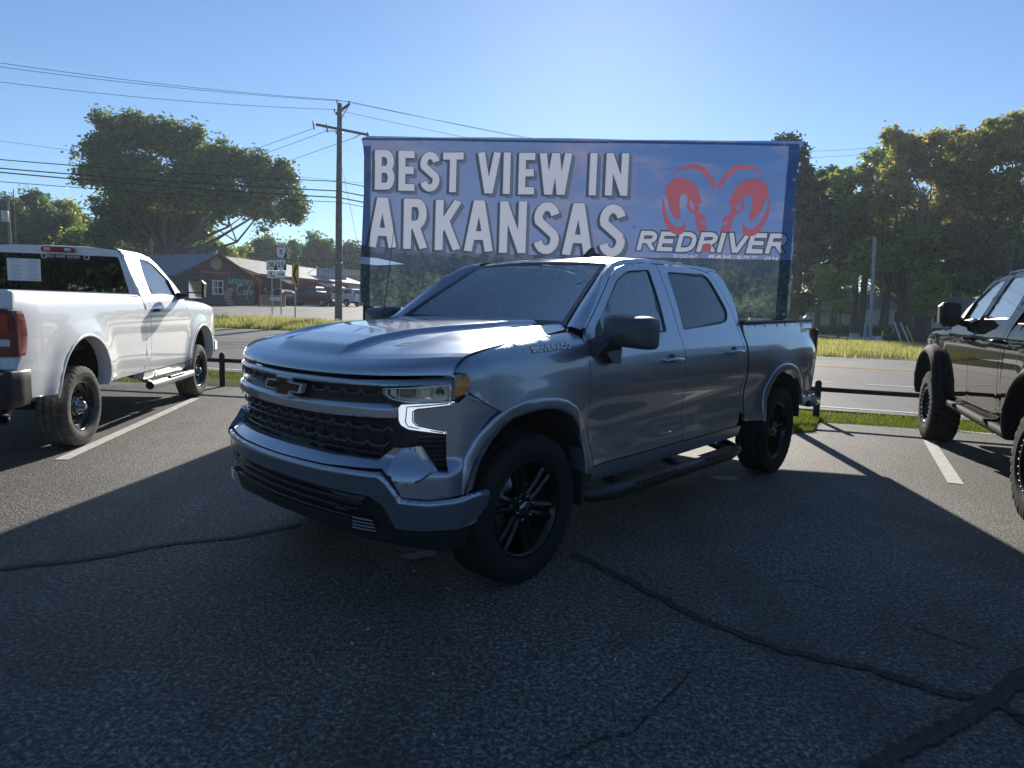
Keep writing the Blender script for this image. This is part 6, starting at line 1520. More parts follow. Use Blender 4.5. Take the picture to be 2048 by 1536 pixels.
# ================================================================== THE LONG RED BUILDING
wa = P(517, 552, 64.); wb = P(716, 562, 86.); 
dd_ = Vector((wb.x - wa.x, wb.y - wa.y, 0)); WL = dd_.length; ang = math.atan2(dd_.y, dd_.x); zc = .95
LB = empty('store_building', (wa.x, wa.y, zc), ang, 'long low red store with a pale tin roof and roof sign beyond the road', 'building')
he = 3.15; LT = WL + 2.2
mb = MB(); mb.box((LT / 2, 2.6, he / 2), (LT, .2, he)); w0 = mb.build('wall', M_REDW, LB)
mb = MB(); mb.box((LT - .1, 5.5, he / 2), (.2, 6.2, he)); mb.prism([(2.5, he), (8.8, he), (5.6, he + 1.5)], lambda y, z, e: (LT - .2 * e, y, z)); mb.build('wall', M_REDW, LB)
def tin(u, v): return (-.3 + (LT + .5) * v, -.3 + 6.1 * u, he - .05 + 1.85 * u + (.035 if int(v * 72) % 3 == 0 else 0))
mb = MB(); mb.grid(tin, 5, 72, smooth=False); mb.build('roof', M_TINW, LB)
mb = MB(); mb.grid(lambda u, v: (-.3 + (LT + .5) * v, 5.8 + 4.2 * u, he + 1.8 - 1.6 * u), 1, 2); mb.build('roof', M_TINW, LB)
mb = MB(); mb.box((LT / 2, -.32, he - .14), (LT + .5, .06, .26)); mb.build('fascia', M_ORW, LB)
for k, x in enumerate((.15, 3.2)): MB().box((x, -.05, he / 2 - .1), (.16, .16, he - .2)).build('porch_post', M_ORW, LB)
for x, w_ in ((5.6, 1.0), (9.2, 1.4), (13., 1.2), (17.5, 1.3)):
    mb = MB(); mb.box((x, 2.46, 1.35 if w_ > 1 else 1.0), (w_, .08, 1.3 if w_ > 1 else 2.)); mb.build('window' if w_ > 1 else 'door', M_PRIV, LB)
for x, w_ in ((4.0, 2.2), (13.5, 5.2)):
    mb = MB(); mb.grid(lambda u, v: (x - w_ / 2 + w_ * v, -.35 - 1.2 * u, he - .35 - .45 * u + (.03 if int(v * 24) % 2 else 0)), 1, 24, smooth=False); mb.build('awning', M_TINW, LB)
mb = MB(); mb.box((6.3, -.34, 1.7), (.45, .03, .75)); nt_ = mb.build('notice_board', M_SIGNW, LB)
mb = MB(); mb.box((6.3, -.362, 1.8), (.25, .01, .25)); mb.build('notice_mark', M_SIGNK, nt_)
sc_ = P(663, 548, 79.); sl_ = Vector((sc_.x, sc_.y, sc_.z)); R_i = Matrix.Rotation(-ang, 3, 'Z'); q0 = R_i @ (sl_ - Vector((wa.x, wa.y, zc)))
RS = empty('roof_sign', sc_, .12, 'wide faded blue grey sign with swirling lettering on the tin roof', 'sign')
mb = MB(); mb.box((0, 0, 0), (3.45, .12, 1.3), bev=.02); pn = mb.build('panel', simple('faded blue sign', (.22, .30, .36), .7, var=.35, vs=2), RS)
script2 = [[(-1.5, -.35), (-1.15, .35), (-.95, -.3)], [(-1.35, -.05), (-1.0, -.02)], [(-.8, -.3), (-.75, .1), (-.45, .1), (-.45, -.3)], [(-.2, .3), (-.2, -.3), (.1, -.2)], [(.2, .15), (.45, -.25), (.7, .2), (.95, -.2), (1.4, .25)]]
mb = MB()
for k, pts in enumerate(script2): stroke_mb(mb, pts, .13, lambda u, v, z: (u, -.068 - .001 * k, v))
mb.build('sign_lettering', simple('faded sign letters', (.50, .44, .46), .7), pn)
mb = MB(); mb.tube([(-2.9, .2, -.7), (-2.7, .2, .0), (-1.7, 0, .75)], .03, 6); mb.build('brace', M_GALV, RS)
# bench / planter at the cafe corner
b = P(545, 607, 60.); e = empty('planter_bench', (b.x, b.y, terr(b.x, b.y)), .3, 'orange brown timber counter box standing at the cafe corner', 'counter')
mb = MB(); mb.box((0, 0, .50), (1.75, .5, .9)); mb.build('front_panel', simple('tan board', (.34, .22, .12), .8), e)
mb = MB(); mb.box((0, -.02, 1.0), (2.3, .7, .09)); mb.build('top', simple('orange timber', (.55, .22, .07), .7), e)
for x in (-1.05, 1.0): MB().box((x, 0, .48), (.2, .5, .95)).build('leg', simple('orange timber', (.55, .22, .07), .7), e)
mb = MB(); mb.box((.25, -.27, .70), (.9, .02, .34)); mb.build('notice', M_SIGNW, e)
# pale building glimpsed at right of the red store
b = P(712, 560, 105.); e = empty('storage_building', (b.x, b.y, 1.4), .1, 'pale flat roofed building glimpsed left of the banner behind the red store', 'building')
mb = MB(); mb.box((0, 4, 2.4), (3.6, 8, 4.8)); mb.build('wall', simple('pale pink wall', (.42, .33, .31), .8), e); mb = MB(); mb.box((0, 3.8, 4.95), (4.1, 8.8, .9)); mb.build('roof', simple('pale pinkish roof edge', (.50, .42, .40), .8), e)

# ================================================================== PARKED CARS BEYOND THE ROAD
def far_car(loc, rz, col, kind, label, cat):
    e = empty('parked_car' if kind != 'pickup' else 'parked_pickup', loc, rz, label, cat); PTc = paint('far ' + label[:12], col, .2, .35)
    Lr = {'suv': (2.45, -2.55), 'pickup': (2.95, -2.95), 'hatch': (2.2, -2.3)}[kind]; f, r_ = Lr
    H = {'suv': 1.90, 'pickup': 1.95, 'hatch': 1.70}[kind]; ax = {'suv': (1.5, -1.5), 'pickup': (1.85, -1.9), 'hatch': (1.35, -1.4)}[kind]
    if kind == 'pickup': prof = [(f, .45), (f, 1.05), (f - .15, 1.18), (1.25, 1.30), (.45, H - .05), (.0, H), (-1.0, H - .02), (-1.28, 1.38), (r_ + .05, 1.36), (r_, 1.3), (r_, .55)]
    elif kind == 'suv': prof = [(f, .45), (f, .95), (f - .2, 1.12), (1.15, 1.22), (.45, H - .12), (.0, H), (-1.9, H - .04), (-2.25, H - .15), (-2.5, 1.15), (r_, 1.0), (r_, .50)]
    else: prof = [(f, .40), (f, .85), (f - .2, .98), (1.0, 1.10), (.3, H - .10), (-.2, H), (-1.4, H - .06), (-1.95, H - .3), (-2.25, 1.0), (r_, .9), (r_, .45)]
    def Yc(z): return interp(z, [(.3, .86), (.5, .93), (.9, .96), (1.2, .93), (1.35, .88), (H, .66)])
    up = [(x, z) for x, z in prof]
    # side with wheel openings
    bot = []
    for a in (ax[1], ax[0]):
        bot += [(a + .42 * math.cos(R(t_)), .40 + .42 * math.sin(R(t_))) for t_ in range(180, -1, -20)]
    poly = [(x, z) for x, z in up] + bot
    for sg in (1, -1): sheet('body_side', poly, lambda x, z: (x, Yc(z), z), PTc, e, sg < 0, sp=.16, thick=.03)
    mb = MB(); pr = resample(prof, .25, closed=False)
    mb.grid(lambda u, v: (lambda q: (q[0], (v * 2 - 1) * Yc(q[1]), q[1] + .0))(pr[min(int(u * (len(pr) - 1) + .5), len(pr) - 1)]), len(pr) - 1, 6); mb.build('body_top', PTc, e)
    # glass
    if kind == 'pickup': gl = [[(1.02, 1.33), (.42, H - .15), (.12, H - .10), (.12, 1.36)], [(.02, 1.36), (.02, H - .10), (-.90, H - .11), (-1.12, 1.40)]]
    elif kind == 'suv': gl = [[(.95, 1.25), (.42, H - .22), (.15, H - .12), (.15, 1.28)], [(.05, 1.28), (.05, H - .12), (-1.0, H - .12), (-1.0, 1.30)], [(-1.12, 1.30), (-1.12, H - .13), (-1.95, H - .16), (-2.2, 1.32)]]
    else: gl = [[(.8, 1.12), (.28, H - .18), (.0, H - .12), (.0, 1.14)], [(-.1, 1.14), (-.1, H - .12), (-1.2, H - .16), (-1.7, 1.18)]]
    for g_ in gl:
        for sg in (1, -1): sheet('window', g_, lambda x, z: (x, Yc(z) + .008, z), M_PRIV, e, sg < 0, sp=.4, thick=0)
    ix = 3; a, b = prof[3], prof[4]
    def slab(nm, p, q, k0, k1, w0, w1, mt, off=.012):
        mb = MB(); n = Vector((q[1] - p[1], 0, -(q[0] - p[0]))).normalized()
        if n.x * (1 if nm == 'windshield' else -1) < 0: n = -n
        V = []
        for k, w_ in ((k0, w0), (k1, w1)):
            for s_ in (-1, 1): V.append((p[0] + (q[0] - p[0]) * k + n.x * off, s_ * w_, p[1] + (q[1] - p[1]) * k + n.z * off))
        mb.add(V, [(0, 1, 3, 2)]); mb.build(nm, mt, e)
    slab('windshield', prof[3], prof[4], .08, .92, .80, .64, M_PRIV)
    if kind == 'pickup': slab('rear_window', (-1.03, H - .06), (-1.27, 1.40), .1, .9, .62, .78, M_PRIV)
    else: slab('rear_window', prof[7], prof[8], .05, .75, .62, .78, M_PRIV)
    for sg in (1, -1):
        MB().box((f - .02, sg * .72, .90), (.10, .34, .16), bev=.03).build('headlight', M_CLEAR, e)
        MB().box((r_ + .02, sg * .84, 1.10), (.10, .14, .36), bev=.03).build('taillight', M_RED, e)
        MB().box((f * .45, sg * 1.02, 1.25), (.12, .18, .15), bev=.04).build('door_mirror', PTc, e)
    MB().box((r_ - .03, 0, .60), (.16, 1.75, .22), bev=.04).build('rear_bumper', M_CHR if kind == 'pickup' else PTc, e)
    MB().box((f + .02, 0, .55), (.14, 1.7, .24), bev=.04).build('front_bumper', PTc, e)
    MB().box((r_ - .01, 0, .92 if kind != 'pickup' else .98), (.02, .32, .14)).build('licence_plate', M_WHT, e)
    if kind == 'pickup': MB().box(((r_ - 1.3) / 2, 0, 1.25), (abs(r_ + 1.4), 1.5, .3)).build('bed_liner', M_BLK, e)
    for a in ax:
        for sg in (1, -1):
            mb = MB(); mb.lathe([(.0, .02), (.20, .03), (.23, .06)], 16, 'y'); mb.V = [(v[0] + a, sg * (.86 + v[1]), v[2] + .37) for v in mb.V]; wv = mb.build('wheel', M_STEEL, e)
            mb = MB(); mb.lathe([(.23, .07), (.26, .10), (.34, .10), (.37, .06), (.37, -.12), (.30, -.14)], 20, 'y'); mb.V = [(v[0] + a, sg * (.84 + v[1]), v[2] + .37) for v in mb.V]; mb.build('tyre', M_RUB, wv)
    MB().box(((f + r_) / 2, 0, .45), (f - r_ - .5, 1.5, .3)).build('chassis', M_UNDER, e)
    return e
def gpos(px, py, d): b = P(px, py, d); return (b.x, b.y, terr(b.x, b.y) + .02)
far_car(gpos(683, 605, 72.), R(152), (.62, .64, .68), 'suv', 'white estate SUV parked beyond the road just left of the banner', 'SUV')
far_car(gpos(622, 606, 68.), R(163), (.10, .014, .018), 'pickup', 'dark maroon pickup parked in front of the red store', 'pickup truck')
far_car(gpos(543, 606, 66.), R(160), (.02, .022, .03), 'hatch', 'dark car parked by the porch posts next to the cafe', 'car')
# person beside the dark car
def person(loc, rz, h, label):
    e = empty('person', loc, rz, label, 'person')
    J = {'pel': (0, 0, .95), 'ch': (0, .01, 1.28), 'nk': (0, .0, 1.47), 'hd': (0, -.02, 1.62), 'lsh': (.18, 0, 1.40), 'lel': (.26, -.02, 1.14), 'lwr': (.24, -.14, .92), 'lha': (.22, -.20, .86), 'rsh': (-.18, 0, 1.40), 'rel': (-.25, .02, 1.14), 'rwr': (-.24, -.06, .90), 'rha': (-.23, -.10, .82), 'lh': (.09, 0, .90), 'lk': (.10, -.03, .50), 'la': (.11, .02, .09), 'lt': (.12, -.12, .05), 'rh': (-.09, 0, .90), 'rk': (-.11, .03, .50), 'ra': (-.13, .08, .09), 'rt': (-.14, -.06, .05)}
    Ed = [('pel', 'ch'), ('ch', 'nk'), ('nk', 'hd'), ('ch', 'lsh'), ('lsh', 'lel'), ('lel', 'lwr'), ('lwr', 'lha'), ('ch', 'rsh'), ('rsh', 'rel'), ('rel', 'rwr'), ('rwr', 'rha'), ('pel', 'lh'), ('lh', 'lk'), ('lk', 'la'), ('la', 'lt'), ('pel', 'rh'), ('rh', 'rk'), ('rk', 'ra'), ('ra', 'rt')]
    rad = dict(pel=.15, ch=.16, nk=.055, hd=.10, lsh=.07, lel=.045, lwr=.032, lha=.04, rsh=.07, rel=.045, rwr=.032, rha=.04, lh=.095, lk=.06, la=.042, lt=.04, rh=.095, rk=.06, ra=.042, rt=.04)
    K = list(J); me = bpy.data.meshes.new('body'); me.from_pydata([J[k] for k in K], [(K.index(a), K.index(b)) for a, b in Ed], [])
    o = link(bpy.data.objects.new('body', me)); o.parent = e; sk = o.modifiers.new('skin', 'SKIN'); ss = o.modifiers.new('sub', 'SUBSURF'); ss.levels = ss.render_levels = 2
    for k, v in zip(K, me.skin_vertices[0].data): v.radius = (rad[k], rad[k] * .8); v.use_root = (k == 'pel')
    t = NT('clothes and skin'); sx_ = t.n('ShaderNodeSeparateXYZ'); t.l(t.co(), sx_.inputs[0]); t.set(col=t.ramp(t.math('DIVIDE', sx_.outputs[2], 1.8), [(0., (.02, .02, .02)), (.06, (.10, .14, .20)), (.52, (.02, .02, .025)), (.815, (.45, .28, .22)), (.93, (.05, .03, .02))], 'CONSTANT'), rough=.8); me.materials.append(t.m)
    e.scale = (h / 1.75,) * 3; return e
person(gpos(530, 606, 62.5), .4, 1.72, 'person in a black top and blue jeans standing beside the dark car')

# ================================================================== HOUSE UNDER THE TREES
b = P(1790, 640, 78.); HS = empty('house', (b.x - 3, b.y, terr(b.x, b.y) - .2), -.12, 'low pale house half hidden under the trees at right', 'house')
M_HW = simple('cream siding', (.46, .45, .42), .8, var=.12, vs=3); M_HB = simple('dark brick base', (.10, .07, .06), .9, var=.3, vs=8)
mb = MB(); mb.box((0, 3, 1.95), (24, 6, 2.1)); mb.build('wall', M_HW, HS); mb = MB(); mb.box((0, 2.98, .45), (24.1, 6.1, .95)); mb.build('brick_base', M_HB, HS)
mb = MB(); mb.prism([(-.6, 2.95), (3, 4.6), (6.6, 2.95)], lambda y, z, e: (-12.5 + 25 * e, y, z)); mb.build('roof', simple('brown shingles', (.09, .08, .075), .9), HS)
for x in (-9.5, -5, -1, 3.2, 7.5): 
    mb = MB(); mb.box((x, -.02, 2.1), (1.1, .08, 1.2)); wf_ = mb.build('window', M_PRIV, HS); mb = MB()
    for bx, bz, sx_, sz in ((x, 1.48, 1.3, .1), (x, 2.72, 1.3, .1), (x - .6, 2.1, .1, 1.3), (x + .6, 2.1, .1, 1.3)): mb.box((bx, -.05, bz), (sx_, .06, sz))
    mb.build('window_frame', M_WHT, wf_)
b = P(1668, 650, 70.); e = empty('shed', (b.x, b.y, terr(b.x, b.y) - .2), -.1, 'low pale shed wall showing between the trunks left of the service pole', 'shed')
mb = MB(); mb.box((0, 1.5, 1.1), (4.8, 3, 2.2)); mb.build('wall', M_HW, e); mb = MB(); mb.box((0, 1.5, 2.3), (5.3, 3.6, .22)); mb.build('roof', simple('brown shingles', (.09, .08, .075), .9), e)
# ================================================================== TREES
GREEN = leafmat('oak leaves', [(.035, .062, .028), (.065, .10, .04), (.10, .14, .05), (.17, .19, .075)], .5)
DARKG = leafmat('dark leaves', [(.035, .060, .034), (.06, .095, .045), (.10, .14, .06)], .5)
AUT = leafmat('turning maple leaves', [(.08, .12, .045), (.15, .20, .065), (.24, .27, .085), (.38, .30, .10), (.50, .26, .13)], .55)
AUTY = leafmat('yellow green leaves', [(.08, .12, .04), (.16, .21, .06), (.27, .30, .08), (.40, .37, .11)], .55)
PINE = leafmat('pine needles', [(.012, .025, .014), (.025, .045, .022), (.045, .065, .03)], .2)
BARK = simple('tree bark', (.085, .07, .058), .95, var=.35, vs=3, bumps=1., bsc=12)
def leafcloud(blobs, n, size, rs, clump=.5, shell=.55, squash=.8, fine=True, fill=True):
    """blobs: (x,y,z,rx,ry,rz). returns verts, faces of small folded leaf sprays"""
    sub = []
    for b in blobs:
        k = 10
        for _ in range(k):
            d = rs.normal(size=3); d /= np.linalg.norm(d); q = rs.uniform(.35, .95); rr = rs.uniform(.30, .52)
            sub.append((b[0] + d[0] * b[3] * q, b[1] + d[1] * b[4] * q, b[2] + d[2] * b[5] * q, b[3] * rr, b[4] * rr, b[5] * rr))
    if fine: blobs = sub + ([tuple(b[:3]) + (b[3] * .8, b[4] * .8, b[5] * .8) for b in blobs] if fill else [])
    vol = np.array([b[3] * b[4] * b[5] for b in blobs]) ** .75; pr = vol / vol.sum()
    nc = max(8, int(n / 60)); ci = rs.choice(len(blobs), nc, p=pr); B = np.array(blobs)[ci]
    d = rs.normal(size=(nc, 3)); d /= np.linalg.norm(d, axis=1)[:, None]
    r = (shell + (1 - shell) * rs.uniform(0, 1, nc)) * (1 + .10 * rs.normal(size=nc))
    cc = B[:, :3] + d * r[:, None] * B[:, 3:6]
    k = rs.integers(0, nc, n); cs = clump * .7 * (.5 + rs.uniform(0, 1, nc))
    p = cc[k] + rs.normal(size=(n, 3)) * cs[k][:, None] * np.array([1, 1, squash]) * .5
    a = rs.normal(size=(n, 3)); a[:, 2] *= .6; a /= np.linalg.norm(a, axis=1)[:, None]
    b = np.cross(a, rs.normal(size=(n, 3))); b /= np.linalg.norm(b, axis=1)[:, None]; c = np.cross(a, b)
    s = size * rs.uniform(.55, 1.35, n)[:, None]
    V = np.stack([p - a * s, p + b * s * .55 + c * s * .12, p + a * s, p - b * s * .55 + c * s * .12], 1).reshape(-1, 3)
    i = np.arange(n)[:, None] * 4
    return V, np.concatenate([i + np.array([[0, 1, 2, 3]])]), cc
def tree(name, label, base, blobs, n, size, mat, tr=.35, cat='tree', group=None, lean=(0, 0), seed=1, limbs=14, clump=.9, shell=.5, fork=.35, trunk=True, bark=None, fill=True):
    rs = np.random.default_rng(seed); E_ = empty(name, base, 0, label, cat, group); b0 = np.array(base)
    bl = [tuple(np.array(b[:3]) - b0) + tuple(b[3:]) for b in blobs]
    V, F, cc = leafcloud(bl, n, size, rs, clump, shell, fill=fill)
    o = link(bpy.data.objects.new('crown', mesh_np('crown', V, F, mat))); o.parent = E_
    if trunk:
        top = max(b[2] for b in bl); c = np.mean([b[:3] for b in bl], axis=0); mb = MB()
        fk = np.array((lean[0] * .5, lean[1] * .5, top * fork))
        pts = [(0, 0, -.2), (fk[0] * .3 + .05, fk[1] * .3, fk[2] * .5), tuple(fk)]
        mb.tube(pts, [tr * 1.35, tr, tr * .85], 10)
        for k in range(limbs):
            t = cc[rs.integers(0, len(cc))]; m = fk + (t - fk) * .5 + rs.normal(size=3) * .08 * np.linalg.norm(t - fk) + np.array((0, 0, -.06 * np.linalg.norm(t - fk)))
            s0 = fk * rs.uniform(.75, 1.); q = s0 + (m - s0) * .5 + rs.normal(size=3) * .12
            mb.tube([tuple(s0), tuple(q), tuple(m), tuple(m + (t - m) * .5 + rs.normal(size=3) * .2), tuple(t)], [tr * .42, tr * .30, tr * .2, tr * .12, tr * .05], 6)
            for _ in range(3):
                t2 = cc[rs.integers(0, len(cc))]
                if np.linalg.norm(t2 - m) < np.linalg.norm(t - fk) * .8: mb.tube([tuple(m), tuple((m + t2) / 2 + rs.normal(size=3) * .15), tuple(t2)], [tr * .14, tr * .08, tr * .03], 5)
        mb.build('trunk', bark or BARK, E_)
    return E_
def B(px, py, d, rpx, rpy=None, ry=None):
    """crown lobe seen at a pixel, at depth d; radii from pixel sizes"""
    p = P(px, py, d); k = d / FPX; return (p.x, p.y, p.z, rpx * k, ry or rpx * k * .9, (rpy or rpx) * k)
def gb(px, d, py=606): b = P(px, py, d); return (b.x, b.y, terr(b.x, b.y))
# the big spreading oak
D = 76.
oak = [B(172, 300, D, 22, 18), B(163, 350, D, 18, 20), B(218, 246, D, 28, 16), B(272, 238, D, 28, 12), B(335, 252, D, 30, 14), B(385, 266, D, 28, 14), B(455, 302, D, 34, 16), B(522, 318, D, 30, 18), B(565, 345, D, 26, 22), B(598, 402, D, 15, 22), B(592, 440, D, 16, 12), B(235, 275, D, 55, 38), B(205, 330, D - 2, 42, 40), B(300, 270, D, 62, 30), B(365, 290, D + 1, 55, 35), B(420, 330, D, 62, 40), B(490, 335, D + 2, 50, 32), B(540, 365, D, 45, 42), B(580, 415, D - 1, 30, 32), B(530, 425, D + 1, 45, 28), B(450, 400, D - 3, 70, 42), B(350, 370, D - 4, 80, 60), B(270, 360, D - 2, 70, 60), B(235, 420, D + 2, 50, 55), B(300, 440, D + 3, 80, 55), B(380, 440, D + 3, 55, 40), B(215, 470, D + 4, 40, 40)]
OK_ = tree('oak_tree', 'very large spreading green oak rising behind the grey cafe', gb(335, D), oak, 85000, .24, GREEN, tr=.62, seed=11, limbs=26, clump=1.25, shell=.45, fork=.28)
o0_ = Vector(OK_.location); mb = MB()
for pts, r_ in (([(345, 500), (372, 478), (395, 460), (425, 430)], .30), ([(350, 505), (395, 497), (430, 480), (458, 463), (500, 438), (540, 420)], .26), ([(335, 505), (328, 470), (330, 430), (345, 380)], .34)):
    mb.tube([P(x, y, D - 4) - o0_ for x, y in pts], [r_ * (1 - .16 * i) for i in range(len(pts))], 8)
mb.build('limb', BARK, OK_)
# low trees behind the white pickup
for i, (px, py, rx, ry, d, mt, lb) in enumerate(((15, 420, 40, 48, 95, DARKG, 'dark leafy tree at the left edge above the white pickup'), (75, 410, 42, 42, 100, DARKG, 'dark tall tree right of the transformer pole'), (100, 440, 48, 45, 92, GREEN, 'mid green tree above the cab of the white pickup'), (128, 425, 28, 40, 97, AUT, 'brownish turning tree left of the oak'), (150, 450, 26, 42, 103, DARKG, 'narrow dark tree between the brownish tree and the oak'), (40, 480, 70, 32, 88, DARKG, 'low dark tree at left right above the cab roof'), (160, 480, 34, 25, 86, AUTY, 'small yellow leaved tree at the left foot of the oak'))):
    tree('roadside_tree', lb, gb(px, d), [B(px, py, d, rx * .7, ry * .7), B(px - rx * .4, py + ry * .5, d, rx * .6, ry * .6), B(px + rx * .4, py + ry * .5, d + 1, rx * .6, ry * .6), B(px, py + ry * 1.0, d, rx * .9, ry * .6)], 12000, .25, mt, tr=.25, seed=30 + i, limbs=7, clump=1.3, group='trees beyond the road at left')
tree('roadside_tree', 'small yellowish green tree between the oak and the tin roof', gb(440, 100), [B(440, 500, 100, 30, 18), B(465, 508, 104, 25, 14), B(415, 500, 98, 25, 22)], 7000, .24, AUTY, tr=.2, seed=41, limbs=6, group='trees beyond the road at left')
for i, (px, py, rx, ry, lb) in enumerate(((535, 495, 36, 30, 'round green tree directly behind the route signs'), (500, 512, 24, 14, 'low pale green tree right of the oak crown'), (590, 505, 34, 30, 'green tree behind the chevron sign'), (640, 500, 38, 34, 'broad green tree left of the utility pole'), (700, 505, 34, 36, 'green tree between the utility pole and the banner'), (760, 505, 40, 34, 'green tree hidden behind the left part of the banner'))):
    d = 118 + (i % 3) * 4
    tree('roadside_tree', lb, gb(px, d), [B(px, py, d, rx * .75, ry * .75), B(px - rx * .5, py + ry * .4, d, rx * .6, ry * .6), B(px + rx * .5, py + ry * .4, d, rx * .6, ry * .6), B(px, py + ry * 1.1, d + 1, rx * 1.1, ry * .8)], 13000, .28, GREEN, tr=.3, seed=50 + i, limbs=5, clump=1.5, group='round trees behind the red store')
# pine beside the banner: separate tufts on level branches
pd = 56.
pb = [B(1580, 285, pd, 26, 14), B(1600, 305, pd, 14, 10), B(1560, 320, pd, 30, 10), B(1610, 340, pd, 16, 8), B(1590, 360, pd, 36, 10), B(1630, 372, pd - 1, 22, 8), B(1560, 390, pd, 40, 12), B(1640, 402, pd, 26, 10), B(1600, 425, pd, 50, 12), B(1655, 445, pd - 1, 30, 10), B(1600, 470, pd, 52, 14), B(1640, 500, pd, 40, 12), B(1590, 530, pd, 60, 16), B(1650, 560, pd - 1, 34, 12), B(1600, 600, pd, 50, 20)]
tree('pine_tree', 'tall dark pine with tufted level branches at the right end of the banner', gb(1585, pd, 660), pb, 26000, .17, PINE, tr=.32, seed=71, limbs=26, clump=.7, shell=.25, fork=.92)
R_T = [
 ('maple_tree', 'tall maple with orange tinted crown in the middle of the right tree row', 58., 1850, AUT, [(1800, 290, 40, 30), (1850, 285, 50, 34), (1900, 290, 40, 34), (1780, 340, 42, 40), (1840, 350, 60, 46), (1910, 350, 50, 46), (1780, 400, 50, 40), (1850, 420, 66, 46), (1900, 440, 50, 46)], 34000, .17, .34),
 ('maple_tree', 'tallest open crowned maple at the top right corner', 54., 2000, AUT, [(1985, 262, 44, 30), (2035, 262, 40, 32), (1960, 310, 44, 42), (2020, 320, 56, 46), (2080, 290, 50, 50), (1975, 380, 50, 46), (2040, 390, 56, 56), (2100, 380, 50, 70)], 30000, .17, .36),
 ('broadleaf_tree', 'yellow green tree left of the tall maple behind the service pole', 62., 1720, AUTY, [(1700, 365, 40, 34), (1745, 345, 38, 34), (1765, 310, 24, 26), (1680, 430, 44, 40), (1740, 430, 44, 40), (1700, 480, 54, 40), (1760, 480, 40, 40)], 24000, .18, .3),
 ('broadleaf_tree', 'small topped green tree just right of the pine', 66., 1665, DARKG, [(1655, 350, 22, 16), (1670, 370, 36, 26), (1640, 420, 44, 36), (1660, 480, 50, 40)], 15000, .2, .28),
 ('broadleaf_tree', 'mid green tree filling the lower middle of the right tree row', 57., 1800, AUTY, [(1780, 500, 60, 44), (1850, 500, 60, 50), (1820, 550, 60, 36), (1900, 530, 50, 50)], 24000, .19, .42),
 ('broadleaf_tree', 'mid green tree behind the roof of the black pickup', 56., 1960, GREEN, [(1950, 470, 60, 50), (2020, 460, 60, 50), (2070, 500, 50, 60), (1940, 540, 50, 50), (2010, 550, 60, 50)], 26000, .19, .36),
 ('sapling', 'small bright yellow green sapling in front of the house', 50., 1858, AUTY, [(1845, 560, 16, 14), (1868, 565, 16, 16), (1850, 590, 20, 18), (1862, 612, 16, 14)], 5000, .13, .06),
 ('sapling', 'slim young tree with reaching branches left of the service pole', 50., 1678, AUTY, [(1665, 555, 26, 10), (1690, 560, 26, 8), (1672, 590, 36, 8), (1678, 610, 20, 8), (1655, 540, 18, 14)], 4200, .13, .07),
]
for i, (nm, lb, d, bx, mt, bl2, n, sz, tr_) in enumerate(R_T):
    tree(nm, lb, gb(bx, d, 655), [B(x, y, d + (j % 3 - 1) * 1.5, rx, ry) for j, (x, y, rx, ry) in enumerate(bl2)], int(n * .95), sz * 1.12, mt, tr=tr_, seed=80 + i, limbs=16 if n > 9000 else 6, clump=.75, shell=.45, fork=.45, cat='tree', fill=mt is DARKG)
# bare trunks that show under the crowns
for i, (px, d, yt, r_, ln, lb) in enumerate(((1632, 58, 440, .22, .2, 'trunk at the left end of the right tree row'), (1706, 60, 430, .26, -.3, 'leaning trunk left of the service pole'), (1770, 57, 400, .17, .1, 'slim trunk right of the service pole'), (1812, 55, 390, .38, .3, 'thick grey trunk behind the guy wire guards'), (1835, 58, 400, .3, -.2, 'second grey trunk right of the thick one'), (1760, 62, 470, .2, .6, 'forked trunk in the shade of the house'))):
    b = gb(px, d, 660); t_ = P(px, yt, d); mb = MB(); h = t_.z - b[2]
    mb.tube([(0, 0, -.1), (ln * .3, 0, h * .3), (ln * .5, .1, h * .6), (ln, 0, h)], [r_ * 1.2, r_, r_ * .85, r_ * .6], 9)
    mb.tube([(ln * .3, 0, h * .35), (ln * .3 - .9, -.1, h * .55), (ln - 1.2, 0, h * .95)], [r_ * .6, r_ * .45, r_ * .3], 7)
    e = empty('bare_trunk_tree', b, 0, lb, 'tree', 'trunks under the right tree row'); mb.build('trunk', BARK, e)
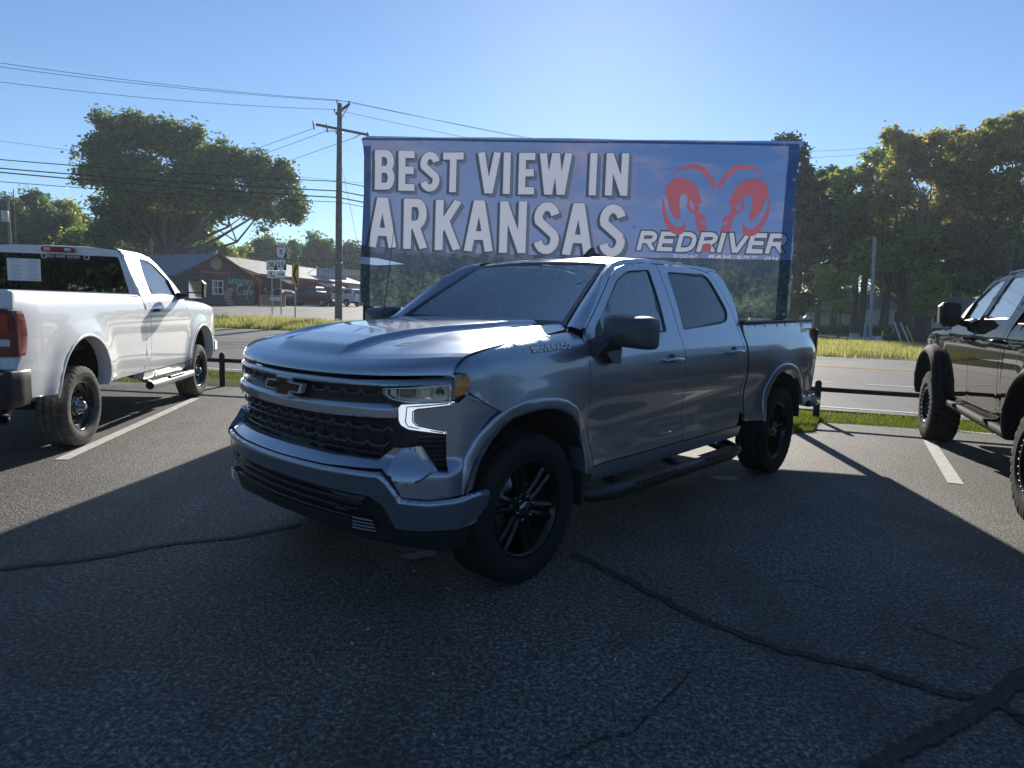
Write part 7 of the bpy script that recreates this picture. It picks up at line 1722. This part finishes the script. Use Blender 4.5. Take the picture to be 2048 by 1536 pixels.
# undergrowth and the wood beyond
def thicket(name, label, pts, n, size, mat, seed, clump=.8):
    rs = np.random.default_rng(seed); V, F, _ = leafcloud(pts, n, size, rs, clump, .3, fine=False); o = link(bpy.data.objects.new(name, mesh_np(name, V, F, mat))); return meta(o, label, 'undergrowth', kind='stuff')
thicket('undergrowth', 'dark bushes along the edge of the dry field at right', [B(x, 676 + (x - 1640) * .035, 46, 16, 9) for x in range(1770, 2060, 14)] + [B(x, 662, 62, 18, 10) for x in range(1600, 1790, 16)], 26000, .10, DARKG, 5, .5)
thicket('far_wood', 'dense dark wood behind the right tree row', [B(x, y, 92, 40, 40) for x in range(1500, 2200, 50) for y in (600, 540, 480, 425)] + [B(x, 640, 88, 40, 22) for x in range(1480, 2200, 50)], 60000, .34, DARKG, 6, 1.8)
thicket('far_wood_left', 'dense dark wood beyond the cafe at left', [B(x, y, 118, 30, 26) for x in range(-120, 440, 40) for y in (590, 545, 505, 470)], 42000, .36, DARKG, 7, 1.8)
thicket('far_wood_middle', 'distant tree line hidden behind the banner', [B(x, y, 150, 40, 24) for x in range(700, 1540, 50) for y in (600, 565, 540)], 26000, .5, DARKG, 8, 2.)
# trees standing behind the camera (seen in the reflections on paint and glass)
rs = np.random.default_rng(9); bl3 = [(x * 1.6, -80 + rs.uniform(-5, 5), rs.uniform(0, 8), rs.uniform(3.5, 7), 4, rs.uniform(3.5, 6)) for x in np.arange(-70, 75, 1.6)] + [(-62, y, 4, 4, 5, 5) for y in np.arange(-40, 20, 7.)] + [(58, y, 4, 4, 5, 5) for y in np.arange(-40, 8, 7.)]
V, F, _ = leafcloud(bl3, 110000, .6, rs, 3., .1, fine=False); meta(link(bpy.data.objects.new('rear_wood', mesh_np('rear_wood', V, F, DARKG))), 'line of trees behind the photographer seen only in reflections', 'wood', kind='stuff')
# ================================================================== THE AIR
t = NT('thin haze'); t.t.nodes.remove(t.b); pv = t.n('ShaderNodeVolumePrincipled'); pv.inputs['Color'].default_value = (.72, .86, 1., 1); pv.inputs['Density'].default_value = 0.0005; pv.inputs['Anisotropy'].default_value = .4
t.l(pv.outputs[0], t.out.inputs['Volume'])
mb = MB(); mb.box((0, 300, 14), (1270, 1270, 34)); hz_o = meta(mb.build('haze', t.m), kind='stuff')
